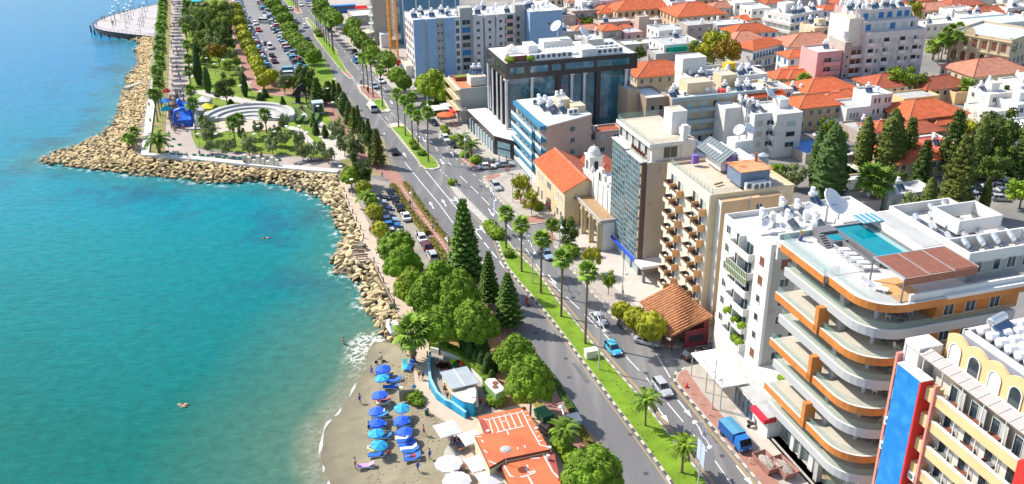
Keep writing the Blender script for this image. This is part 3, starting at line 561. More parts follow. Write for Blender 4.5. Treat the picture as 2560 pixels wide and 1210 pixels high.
def htop(bx, by, ty):
 g = G(bx, by); lo, hi = 0.0, 60.0
 for _ in range(40):
  m = (lo + hi) / 2; v = Vector((g.x, g.y, m - CAMH)); y = 605 - v.dot(UP) / v.dot(FW) * FOC
  if y > ty: lo = m
  else: hi = m
 return lo
def spire(key, bx, by, ty, wpx, label, group=None):           # conifer from base and top survey points
 h = htop(bx, by, ty); g = G(bx, by); dist = Vector((g.x, g.y, CAMH)).length; r = wpx / 2 * dist / FOC; k = {'cyp': .15, 'cypd': .15, 'cedar': .33, 'cedl': .33, 'norf': .29}[key]
 put(key, (g.x, g.y, 0), (r / k, r / k, h), label, group)
def frond_fan(n=11):
 b = MB(); b.tube([(0, 0, 0), (.9, 0, .12)], [.03, .02], 3)
 for i in range(n):
  a = lerp(-2.0, 2.0, i / (n - 1)); d = Vector((math.cos(a), math.sin(a), 0)); e = Vector((-d.y, d.x, 0)); p = Vector((.9, 0, .12)); L = .95 - .22 * abs(a) / 2
  q = p + d * L * .6 + Vector((0, 0, .03)); t = p + d * L + Vector((0, 0, -.22)); b.add([p, q - e * .11, t, q + e * .11], [(0, 1, 2, 3)])
 return b
def frond_pinnate(n=15):
 b = MB(); P = [Vector((.0, 0, 0)), Vector((.5, 0, .35)), Vector((1.1, 0, .42)), Vector((1.7, 0, .12)), Vector((2.1, 0, -.45))]; b.tube(P, [.04, .035, .03, .02, .01], 3)
 for i in range(n):
  t = .6 + 3.3 * i / (n - 1); k = min(int(t), 3); p = P[k].lerp(P[k + 1], t - k)
  for s in (-1, 1): b.add([p, p + Vector((.05, s * .3, -.02)), p + Vector((.28, s * .55, -.3)), p + Vector((.12, 0, 0))], [(0, 1, 2, 3)])
 return b
F_fan = frond_fan().mesh('fan_frond', L_palm); F_pin = frond_pinnate().mesh('feather_frond', L_palm); F_pinl = frond_pinnate().mesh('feather_frond_pale', leafmat('pale_palm_leaf', (.17, .27, .02)))
def palm_parts(kind):
 out = []; rr = random.Random(5); n = 26 if kind != 'pin' else 18
 for i in range(n):
  a = i * 2.39996; e = lerp(1.25, -.75, i / n)
  out.append((a, -e if kind != 'pin' else -lerp(1.0, -.2, i / n), rr.uniform(.85, 1.1)))
 return out
def palm(x, y, ty, label, group, kind='fan', rc=1.45, fm=None, tr=.2, joined=False, skirt=True, at=None):
 h = at[1] if at else htop(x, y, ty); g = at[0] if at else G(x, y); h = max(2.0, h - rc * .75); t = thing('palm_tree', label, 'palm tree', (g.x, g.y, g.z), rnd.uniform(0, 6), group)
 lx, ly = rnd.uniform(-.03, .03) * h, rnd.uniform(-.03, .03) * h
 b = MB(); b.tube([(0, 0, 0), (0, 0, .4), (lx * .3, ly * .3, h * .5), (lx, ly, h)], [tr * 1.5, tr, tr * .8, tr * .85], 7); b.build('trunk', M_palmt, t)
 if skirt: b = MB(); b.cyl(lx, ly, h - 1.5 * rc / 1.45, h, tr * .9, tr * 2.0, 8); leaves(b, (lx, ly, h - .5 * rc), (tr * 2, tr * 2, rc * .5), 30, .2); b.build('dry_skirt', L_skirt, t)
 me = fm or (F_pin if kind == 'pin' else F_fan)
 if joined:
  b = MB()
  for a, e, s in palm_parts(kind):
   Mx = Matrix.Translation((lx, ly, h)) @ Matrix.Rotation(a, 4, 'Z') @ Matrix.Rotation(e, 4, 'Y') @ Matrix.Scale(s * rc / (1.75 if kind != 'pin' else 2.1), 4); b.add([Mx @ v.co for v in me.vertices], [tuple(p.vertices) for p in me.polygons])
  b.build('crown', me.materials[0], t)
 else:
  for a, e, s in palm_parts(kind):
   Mx = Matrix.Rotation(a, 4, 'Z') @ Matrix.Rotation(e, 4, 'Y'); ob('frond', me, t, (lx, ly, h), rot=Mx.to_euler(), sc=s * rc / (1.75 if kind != 'pin' else 2.1))
 return t
for i, (x, y, ty) in enumerate([(1265,622,518),(1304,680,546),(1352,734,578),(1403,793,630),(1463,860,660)]):
 palm(x, y, ty, 'slender fan palm on the long green median, %s of five going down the road' % ['farthest', 'second', 'third', 'fourth', 'nearest'][i], 'palms on the long median', rc=2.1, tr=.22)
for i, (x, y, ty) in enumerate([(997,319,222),(1014,340,240),(1032,350,263),(1046,377,278),(1071,406,268)]):
 palm(x, y, ty, 'tall fan palm on the short teardrop median, %s of five' % ['farthest', 'second', 'third', 'fourth', 'nearest'][i], 'palms on the teardrop median', rc=2.1)
for i, (x, y, ty) in enumerate([(910,221,135),(922,233,140),(933,244,140),(957,268,163)]):
 palm(x, y, ty, 'tall fan palm %s the red paved island' % ['at the far end of', 'second along', 'third along', 'on the grass tip of'][i], 'palms on the red island', rc=2.0)
for i, (x, y, ty) in enumerate([(793,76,20),(804,96,35),(811,105,38),(817,111,42),(824,119,45),(831,128,50),(835,136,50),(799,86,28)]):
 palm(x, y, ty, 'tall thin fan palm in the row on the long far median', 'palm row on the far median', rc=1.9, joined=True)
for x, y, ty in [(730,5,-60),(735,12,-50),(740,20,-48),(745,27,-45)]: palm(x, y, ty, 'tall palm trunk on the small far median by the turning gap', 'palms on the small far median', rc=1.9, joined=True)
row = Gl([(421,-30),(415,40),(410,120),(404,240),(397,318)]);
for k, (x, y, a) in enumerate(along(row, 6.0, 2)): palm(0, 0, 0, 'fan palm in the long row beside the white sea wall', 'palm row beside the sea wall', rc=2.3, joined=True, at=(Vector((x + rnd.uniform(-.7, .7), y, 0)), rnd.uniform(7.5, 9.5)))
for x, y in [(463,25),(467,70),(469,110),(472,150),(475,185),(478,215),(482,262)]: palm(x, y, y - 48, 'fan palm lining the park side of the esplanade', 'palms lining the park side', rc=2.2, joined=True)
for x, y, ty, l in [(492,345,246,'tall palm beside the blue inflatable arch'),(590,366,294,'tall palm in front of the amphitheatre, left'),(602,346,286,'palm in front of the amphitheatre stage, dark crown'),(667,333,274,'palm right of the amphitheatre stage'),(1158,375,334,'small palm on the pavement by the black office'),
     (1178,397,350,'curving palm on the pavement by the black office')]: palm(x, y, ty, l, None, rc=2.3, joined=True, kind='fan' if x < 1100 else 'pin')
palm(399, 386, 333, 'feathery date palm at the corner of the sea wall', None, 'pin', rc=3.4, tr=.32, joined=True)
for x, y, ty, i in [(322,366,345,'left'),(333,374,338,'middle'),(339,350,332,'right')]: palm(x, y, ty, 'small palm growing in the breakwater rocks, %s of three' % i, 'palms in the rocks', 'fan', rc=1.8, joined=True)
palm(1033, 905, 798, 'stout double trunked fan palm at the head of the beach', None, 'fan', rc=3.6, tr=.42)
palm(1613, 1066, 984, 'small feathery palm with wispy fronds on the long median', None, 'pin', rc=2.0, tr=.16, skirt=False)
palm(1704, 1184, 1100, 'small bright yellow green palm on the long median', None, 'pin', rc=2.0, fm=F_pinl, tr=.2, skirt=False)
palm(918, 520, 492, 'low bright green palm beside the seaside car park', None, 'pin', rc=2.4, fm=F_pinl, tr=.2, joined=True, skirt=False); palm(1408, 1130, 1060, 'bushy palm beside the orange roof', None, 'pin', rc=2.2, tr=.2, joined=True, skirt=False)
TP = [(1937,92,36),(1965,84,46),(1983,84,40),(2003,86,34),(2067,98,62),(2007,236,186),(2343,160,85),(2352,150,70),(2365,158,92),(2380,158,78),(2400,154,80),(2372,130,62),(2390,120,56),(2416,150,112),(2512,170,100),(2551,120,74),(2410,250,200),(1470,46,10),(1849,132,96),(1030,270,232),(2330,150,98)]
TL = {5: 'shaggy fan palm between orange roofs behind the white apartment', 13: 'dark palm in front of the stone mansion', 14: 'golden palm at the corner of the stone mansion', 15: 'palm cut by the right edge beside the mansion', 16: 'bushy palm by the ruined yellow wall', 17: 'lone palm behind the long blue grey apartments', 18: 'palm beside the golden brown tree', 19: 'small palm on the pavement by the blue apartments', 4: 'palm before the cream arcaded building'}
for i, (x, y, ty) in enumerate(TP):
 palm(x, y, ty, TL.get(i, 'palm in front of the white curved hotel' if i < 4 else 'tall palm in the mansion garden'), None if i in TL else ('hotel palms' if i < 4 else 'mansion garden palms'), rc=3.0 if i in (5, 13, 14, 16) else 2.3, joined=True)
for x, y, ty, l in ((2166,520,418,'left'),(2186,532,424,'right')): palm(x, y, ty, 'big bushy fan palm behind the rooftop dishes, %s of a pair' % l, 'pair of bushy palms', rc=4.0, tr=.4, joined=True)
spire('norf', 1163, 722, 493, 104, 'tallest dark tiered pine beside the avenue'); spire('norf', 1223, 765, 626, 62, 'middle tiered pine of three beside the avenue'); spire('norf', 1270, 820, 680, 84, 'nearest tiered pine of three beside the avenue')
for x, y, r, h, k, l in [(1008,664,40,8,'pine','small round pine at the end of the seaside car park'),(1100,684,44,10,'pine','pine touching the tallest norfolk pine'),(1030,706,40,8,'pine2','yellow green pine beside the promenade'),(1068,724,46,10,'pine','pine in the middle of the clump by the promenade'),(1146,730,50,10,'pine','pine behind the clump by the avenue'),
                       (1094,786,48,11,'pine','pine over the green lawn by the promenade bench'),(1182,790,54,11,'pine','broad pine in front of the middle norfolk pine'),(1288,856,50,11,'pine','large pine left of the avenue above the beach bar'),(1325,926,56,12,'pine','largest pine casting shade over the avenue'),(1483,1180,66,9,'pine','big pine cut by the bottom edge beside the orange roof'),
                       (1085,182,38,15,'pine2','bright pine left of the old low apartments'),(1112,192,28,14,'pine2','pine beside the low terrace apartments'),(1060,168,22,13,'pine2','pine against the blue apartments')]: tree(k, x, y, r, h, l)
tree('ficus', 989, 618, 45, 8, 'dark round tree beside the promenade above the beach wall')
tree('pine2', 874, 424, 24, 7, 'light green round tree at the corner of the sea wall'); tree('dark', 908, 405, 22, 9, 'dark tree over the red crossing'); tree('dark', 893, 412, 20, 8, 'dark tree behind the corner tree')
for x, y, r, k in [(907,459,18,'ficus2'),(922,482,17,'mid2'),(936,520,20,'ficus2'),(950,566,21,'ficus2'),(940,545,18,'yell'),(930,500,16,'lite')]: tree(k, x, y, r, 5, 'small yellow green tree in the strip between promenade and car park', 'small trees by the seaside car park')
for x, y in [(682,8),(700,29),(711,47),(723,68),(727,88),(746,107),(762,117),(768,129),(784,144),(668,-8),(738,98)]: tree('ficus', x, y, 19, 6.5, 'clipped dense tree between the big car park and the avenue', 'clipped trees along the car park')
for x, y in [(587,20),(592,36),(598,53),(605,72),(611,90),(620,109),(628,127),(634,144),(643,160),(652,176),(657,195),(678,184),(640,150)]: tree('ficus2', x, y, 17, 5.5, 'light green tree between the red cycle path and the car park', 'light trees along the cycle path')
for x, y in [(799,2),(803,16),(823,31),(833,40),(840,50),(883,62),(876,76),(888,84),(897,96),(905,108),(922,120),(930,128),(963,142),(970,152),(993,190),(1010,207)]: tree('ficus', x, y, 21 if x > 940 else 18, 7, 'clipped broad tree on the inland pavement of the avenue', 'clipped trees on the inland pavement')
for x, y, r in [(470,12,18),(468,47,20),(522,12,22),(541,16,20),(561,12,20),(509,43,20),(528,31,20),(561,43,20),(493,66,20),(520,64,22),(552,59,24),(567,64,16),(512,86,22),(532,94,24),(548,82,22),(489,86,14),(493,109,16),(509,121,14),(500,30,18),(575,30,14),(490,20,18),(545,110,18),(572,90,14),(578,112,12),
    (589,127,11),(597,150,12),(604,174,13),(566,140,12)]:
 tree(rnd.choice(['mid', 'mid', 'mid2', 'dark']), x, y, r, 9, 'leafy tree in the dense wooded part of the park', 'trees in the wooded part of the park')
for x, y, r, h, k, l in [(544,127,26,8,'gold','brown green spreading tree alone on the far lawn'),(561,208,24,10,'dark','dark round tree by the pale park path'),(707,187,20,9,'olive','grey olive tree beside the blue van'),(760,186,26,10,'dark','dark olive tree behind the black sculpture'),(730,190,16,8,'mid','green tree left of the dark olive tree'),
                       (840,310,24,8,'olive','olive tree beside the cycle path ramp'),(858,340,24,8,'mid2','olive tree above the promenade corner'),(886,345,28,9,'olive','broad olive tree next to narrow cypresses'),(1302,447,27,9,'yell','yellow green street tree on the pavement by the striped apartments'),(1328,485,22,7,'yell','smaller yellow green street tree by the cream house'),
                       (1381,553,20,6,'lite','bright green small tree before the church'),(1478,622,26,8,'yell','yellowish small tree before the glass hotel'),(1522,688,20,6,'lite','small green tree beside the glass hotel entrance'),(1421,546,30,10,'dark','dark bushy tree in front of the church arcade'),
                       (1554,760,24,5,'ficus2','round tree left of the cafe tiles'),(1590,778,30,6,'ficus2','middle tree before the tiled cafe'),(1628,804,38,6.5,'ficus2','largest tree before the tiled cafe'),
                       (1788,104,38,13,'yell','big golden green tree in the old town'),(1822,130,36,11,'gold','brown autumn tree beside the blue shuttered building'),(1740,116,22,9,'mid','green tree left of the golden tree'),(1760,130,22,9,'yell','small tree under the golden tree'),
                       (1985,430,32,6,'olive','grey olive tree in the walled garden'),(1940,425,22,6,'lite','green shrub tree behind the rusty roof'),(2250,185,36,10,'lite','bright green tree in front of the long white apartments'),(2228,190,28,8,'mid','darker tree left of the bright green tree'),(2285,200,30,8,'mid','mid green tree right of the bright green tree'),
                       (2287,22,20,9,'yell','yellow green tree behind the tall white apartments'),(2070,310,20,8,'lite','green tree beside the white office wall'),(2095,340,24,8,'lite','bright green tree by the cypress'),(2412,322,36,7,'yell','yellow tree behind the conifers'),(2500,310,44,12,'dark','big dark tree by the right edge'),
                       (2535,350,40,12,'dark','dark tree cut by the right edge'),(2490,400,34,10,'dark','dark tree above the far parked cars'),(2275,500,26,7,'olive','grey olive tree beside the white service building'),(2240,430,26,9,'dark','dark tree behind the bushy palms'),(2190,345,20,8,'olive','olive tree between the cypresses'),
                       (1600,126,14,6,'dark','dark shrub tree behind the black office'),(1635,180,26,6,'mid','shrub tree before the orange hipped roof'),(1450,38,12,5,'lite','bright small tree behind the apartments'),(1468,52,18,5,'lite','low green tree by the blue shutter house'),(1595,110,20,4,'olive','olive shrub behind the white roofs'),
                       (2080,190,14,5,'lite','green tree by the pink building'),(2370,96,24,8,'mid','garden tree left of the mansion palms'),(2340,110,24,8,'mid','garden tree behind the long white apartments'),(2480,20,24,7,'mid2','pale tree at the top right'),(2060,25,22,7,'mid','green trees behind the red roof'),(1760,-2,18,6,'mid','tree at the top edge'),
                       (2560,470,40,7,'lite','green tree on the lawn at the right edge'),(2330,205,18,6,'gold','rusty bush over the ruined roof')]: tree(k, x, y, r, h, l)
for x, y, r in [(516,302,17),(522,328,20),(520,350,14),(561,357,14),(620,356,20),(678,350,20),(680,330,16),(709,335,22),(746,341,18),(754,366,17),(780,362,18),(817,374,20),(707,294,16),(643,307,15),(690,310,12),(600,318,12),(800,350,12),(576,345,12)]:
 tree(rnd.choice(['olive', 'mid2']), x, y, r, 5.5, 'small grey green tree on the lawn around the amphitheatre', 'small trees around the amphitheatre')
for i, (x, y, ty, w) in enumerate([(795,262,186,40),(822,250,196,42),(851,270,212,36),(875,316,246,32),(887,328,262,28),(898,330,266,30),(924,370,300,34),(905,345,285,30),(838,262,205,34),(862,290,232,30),(780,238,178,34),(912,352,292,28)]):
 spire(rnd.choice(['cedar', 'cypd', 'cedl', 'cedar']), x, y, ty + rnd.uniform(-8, 8), w * rnd.uniform(.8, 1.2), 'dark conifer in the row between the park and the avenue', 'conifer row beside the avenue')
spire('cedl', 945, 416, 318, 46, 'light green conifer at the end of the row by the avenue'); spire('cypd', 885, 410, 350, 16, 'narrow cypress by the promenade corner'); spire('cypd', 928, 412, 360, 14, 'thin cypress behind the corner trees'); spire('cypd', 614, 242, 184, 18, 'single dark cypress on the park lawn')
spire('cypd', 499, 212, 135, 24, 'dark cypress by the esplanade'); spire('cypd', 521, 232, 170, 22, 'second dark cypress by the esplanade'); spire('cypd', 493, 160, 112, 18, 'far dark cypress by the esplanade')
for x, y, ty in [(578,266,247),(662,243,218),(709,276,240),(784,316,288),(790,336,302),(813,344,310),(650,250,230)]: spire('norf', x, y, ty, 24, 'young tiered pine on the park lawn', 'young tiered pines')
for x, y, ty, w, k, l in [(2065,515,325,92,'cypd','massive dark cypress behind the roof pool'),(2035,470,330,44,'cypd','cypress left of the massive one'),(2152,430,300,50,'cyp','tall narrow cypress left of the bushy palms'),(2215,440,284,74,'cyp','tallest broad cypress in the old town garden'),(2260,430,288,60,'cedl','olive green conifer beside the tallest cypress'),
                          (2300,470,345,60,'cedar','black green conifer in the middle of the grove'),(2380,540,330,100,'cedl','broad olive green conifer in front of the red roof'),(2370,440,270,76,'cedar','dark conifer above the grove'),(2432,450,300,52,'cyp','cypress right of the red flat roof'),(2480,450,310,60,'cedar','dark conifer right of the cypress'),(2310,560,452,42,'cyp','cypress beside the olive tree by the parking'),
                          (2375,580,435,70,'cedl','bright conifer behind the white roof'),(2455,540,448,26,'cyp','small cypress by the parked cars'),(2500,300,210,40,'cedar','conifer at the right by the white house'),(2080,430,340,26,'cypd','dark cypress right of the massive one'),(2330,330,290,30,'cedar','slim conifer by the red roof'),(2540,460,300,60,'cedar','conifer at the right edge')]: spire(k, x, y, ty, w, l)
t0 = crown('cypress', 40).mesh('shrub_spike', leafmat('shrub_leaf', (.04, .09, .012)))
for k, (x, y, h) in enumerate([(1165,882,4.2),(1175,895,4.6),(1187,890,5),(1198,905,4.6),(1210,900,4),(1176,910,3.6),(1205,925,3.4),(1222,935,3.6),(1240,930,3),(1215,950,3),(1230,965,2.8),(1190,920,3)]):
 g = G(x, y); ob('juniper_shrub', t0, None, g, rnd.uniform(0, 6), 'upright dark juniper behind the beach bar hedge', 'shrub', 'upright junipers behind the hedge', sc=(h * 1.9, h * 1.9, h))
bm_ = crown('ball', 50).mesh('bush', L_ficus); bl = crown('ball', 51).mesh('bush_light', L_lite)
for x, y, r, l, m in [(1032,362,1.1,'round bush on the teardrop median, farthest','d'),(1038,373,1.2,'round bush on the teardrop median, middle','d'),(1054,388,1.3,'round bush on the teardrop median, nearest','d'),(1272,642,1.2,'round clipped bush under the farthest median palm','d'),(1190,407,1.7,'low round bush on the pavement near the parked white car','l'),
                      (1162,393,1.4,'low bush beside the curving palm','l'),(1155,370,1.3,'bush by the small palm on the office pavement','l'),(1133,352,1.4,'bush beside the red cafe umbrella','l'),(1115,335,1.2,'second bush beside the cafe','l'),(1110,325,1.2,'third bush beside the cafe','l'),(1131,462,1.3,'round orange green bush at the head of the divider','l'),
                      (1225,572,1.7,'first leafy bush at the end of the concrete divider','l'),(1233,584,1.7,'second leafy bush at the end of the divider','l'),(1243,594,1.9,'third leafy bush at the end of the divider','l'),(1424,640,2.2,'round bush under the dark tree by the church','d'),(1344,524,1.6,'round bush before the cream house','d'),(793,84,1.5,'bush on the far median','d'),(799,92,1.5,'second bush on the far median','d'),
                      (1240,1008,1.6,'bush against the green kiosk','d'),(1310,1000,1.0,'bush by the orange roof corner','l'),(1086,285,2.2,'bush under the low apartments','l'),(1100,265,2.2,'second bush under the low apartments','l'),(1070,270,2,'third bush under the low apartments','l'),(1400,1120,1.4,'bush beside the lamp by the cycle path','l'),(1418,1140,1.5,'hedge bush beside the orange roof','l'),(1430,1160,1.5,'hedge bush by the cycle path','l'),(1395,1095,1.2,'small bush by the lamp','l')]:
 g = G(x, y); ob('bush', bl if m == 'l' else bm_, None, (g.x, g.y, .1), rnd.uniform(0, 6), l, 'bush', sc=(r, r, r * 1.15))
def hedge(P, w, h, label, m=M_hedge, z0=0):
 b = MB(); q = [G(*p) for p in P]; b.ribbon(q, w, z0, h)
 for x, y, a in along(q, .35):
  for _ in range(int(3 * w)): leaves(b, (x + rnd.uniform(-w, w) * .4, y + rnd.uniform(-w, w) * .4, h), (.2, .2, .1), 3, .14, 1)
 return b.build('hedge', m, label=label, cat='hedge')
Mh2 = mat('dry_hedge', (.15, .13, .015), .9, .4, 1.2, 1, world=True, bscale=5)
hedge([(981,468),(1015,522),(1068,588)], 1.5, .9, 'olive clipped hedge between the seaside car park and the red cycle path', Mh2); hedge([(1078,604),(1100,636),(1116,662)], 1.6, .9, 'short olive hedge beside the last parked cars', Mh2)
hedge([(1013,462),(1050,516),(1090,570),(1126,614)], 1.1, .8, 'narrow olive hedge between the cycle path and the avenue', Mh2); hedge([(1366,935),(1395,975)], 1.2, .8, 'dark hedge beside the shaded avenue', M_hedge); hedge([(1402,985),(1430,1030)], 1.0, .7, 'short hedge beside the cycle path', M_hedge); hedge([(1448,1075),(1470,1110),(1485,1135)], 1.1, .8, 'reddish hedge by the blue cabin', Mh2)
hedge([(1077,872),(1110,878),(1150,897),(1185,925),(1215,955),(1222,985)], 1.4, 1.5, 'bright curved hedge behind the beach bar', mat('bright_hedge', (.13, .23, .01), .9, .3, 1.5, 1, world=True, bscale=5))
b = MB(); md = [(p.x, p.y) for p in Gl(GR['e'])]
for _ in range(5000):
 x, y = rnd.uniform(-4, 32), rnd.uniform(96, 185)
 if inside(x, y, md): a = rnd.uniform(0, 3.14); s = rnd.uniform(.06, .16); b.add([(x - s * math.cos(a), y - s * math.sin(a), .16), (x + s * math.cos(a), y + s * math.sin(a), .16), (x + rnd.uniform(-.05, .05), y, .16 + s * 1.2)], [(0, 1, 2)])
b.build('median_grass', M_grass, kind='stuff', label='tufts of bright green grass on the long median', cat='grass')
# ================================================================ BUILDING KIT
AV = R(16.5)
def wall(name, c, **k): return mat(name, c, .8, .05, .35, dirt_or_reflection=((c[0] * .80, c[1] * .77, c[2] * .72), .6, .58), **k)
M_wht = wall('white_render', (.68, .665, .63)); M_wht2 = wall('warm_white_render', (.70, .66, .58)); M_crm = wall('cream_render', (.62, .50, .32)); M_bei = wall('beige_render', (.52, .40, .26)); M_pnk = wall('pink_render', (.60, .34, .33)); M_gry = wall('grey_render', (.40, .39, .37))
M_pch = wall('pinkish_render', (.50, .37, .30)); M_stn = wall('sandstone', (.58, .46, .30)); M_lil = wall('pale_lilac_render', (.60, .57, .56)); M_bge = wall('grey_beige_render', (.42, .36, .31)); M_yel = wall('apricot_render', (.74, .49, .25)); M_blug = wall('blue_grey_render', (.26, .40, .58))
M_roofw = mat('white_roof', (.64, .63, .60), .75, .06, .5, dirt_or_reflection=((.50, .47, .43), .35, .6)); M_roofg = mat('grey_roof', (.42, .42, .41), .85, .12, .5, dirt_or_reflection=((.30, .29, .27), .35, .55)); M_roofb = mat('beige_roof', (.55, .46, .36), .85, .08, .5, dirt_or_reflection=((.42, .34, .27), .35, .58))
M_glass = mat('window_glass', (.025, .045, .06), .08, .3, 1.2, spec=.8); M_frame = mat('window_frame', (.62, .62, .60), .6, .03); M_blue = mat('blue_shutter', (.02, .17, .38), .6, .1); M_shut = mat('beige_shutter', (.50, .46, .38), .7, .06); M_brn = mat('brown_shutter', (.20, .07, .04), .7, .1); M_teal = mat('pale_shutter', (.42, .50, .46), .7, .05)
M_dark = mat('dark_opening', (.03, .03, .035), .9, .2); M_rail = mat('rail_metal', (.30, .30, .30), .5, .05); M_gl2 = mat('balcony_glass', (.30, .50, .44), .08, .05, 1, alpha=.16, spec=.5); M_wh3 = mat('tank_white', (.80, .80, .80), .45, .03); M_blk = mat('black_stone', (.035, .03, .035), .25, .15, .5, spec=.6)
M_sol = mat('solar_panel', (.05, .09, .16), .15, .1, 1, spec=.8); M_solf = mat('solar_frame', (.5, .52, .52), .4, .03, metal=.5); M_acg = mat('grille', (.10, .13, .13), .6, .1); M_metal = mat('galvanised', (.42, .43, .44), .45, .08, metal=.4)
def tilem(name, c):
 m = mat(name, c, .8, .24, .8, rand=.16, dirt_or_reflection=((c[0] * .62, c[1] * .7, c[2] * .9), .5, .6)); n = m.node_tree.nodes; l = m.node_tree.links; w = n.new('ShaderNodeTexWave'); w.inputs['Scale'].default_value = 1.1; w.inputs['Distortion'].default_value = .4
 co = n.new('ShaderNodeTexCoord'); l.new(co.outputs['Object'], w.inputs['Vector']); bp = n.new('ShaderNodeBump'); bp.inputs['Strength'].default_value = .9; bp.inputs['Distance'].default_value = .12; l.new(w.outputs[0], bp.inputs['Height']); l.new(bp.outputs[0], n['Principled BSDF'].inputs['Normal']); return m
T_or = tilem('orange_tiles', (.62, .125, .035)); T_dk = tilem('old_and_shaded_red_tiles', (.42, .10, .045)); T_pk = tilem('faded_pink_tiles', (.56, .23, .14)); T_br = tilem('brown_tiles', (.40, .17, .07))
_wm = {}
WM = {'dark': M_glass, 'blue': M_blue, 'shut': M_shut, 'brown': M_brn, 'teal': M_teal, 'open': M_dark}
def winmesh(w, h, kind):
 k = (round(w, 2), round(h, 2), kind)
 if k not in _wm:
  b = MB(); a = kind == 'arch'; t = .07; pane = WM.get(kind, M_glass)
  b.box(-w / 2 - t, -.07, -t, -w / 2, .02, h + t); b.box(w / 2, -.07, -t, w / 2 + t, .02, h + t); b.box(-w / 2, -.07, h, w / 2, .02, h + t); b.box(-w / 2 - .12, -.14, -t - .05, w / 2 + .12, .02, -t + .02)
  if w > .9 and kind == 'dark': b.box(-.03, -.06, 0, .03, .02, h)
  b.box(-w / 2, -.03, 0, w / 2, .03, h, 1)
  if kind == 'dark' and w > 1.3: b.box(w * .05, -.05, h * .02, w / 2, -.031, h, 2)
  _wm[k] = b.mesh('window', M_frame if kind not in ('blue', 'brown') else WM[kind], pane, mat('curtain', (.42, .41, .38), .8, .1) if (len(_wm) % 3) else M_glass)
 return _wm[k]
def archmesh(w, h, pm, fm):
 n = 8; pts = [(-w / 2, 0), (w / 2, 0)] + [(w / 2 * math.cos(math.pi * i / n), h - w / 2 + w / 2 * math.sin(math.pi * i / n)) for i in range(n + 1)]; b = MB()
 b.add([(x, -.02, z) for x, z in pts], [tuple(range(len(pts)))], 1); o = [(x * 1.22, z if i < 2 else z + .12) for i, (x, z) in enumerate(pts)]
 for i in range(1, len(pts)):
  j = (i + 1) % len(pts)
  if j == 0: j = 0
  A, B, Cc, D = pts[i], pts[j], o[j], o[i]; b.add([(A[0], -.1, A[1]), (B[0], -.1, B[1]), (Cc[0], -.1, Cc[1]), (D[0], -.1, D[1])], [(0, 1, 2, 3)]); b.add([(A[0], -.1, A[1]), (B[0], -.1, B[1]), (B[0], 0, B[1]), (A[0], 0, A[1])], [(0, 1, 2, 3)])
 return b.mesh('arched_window', fm, pm)
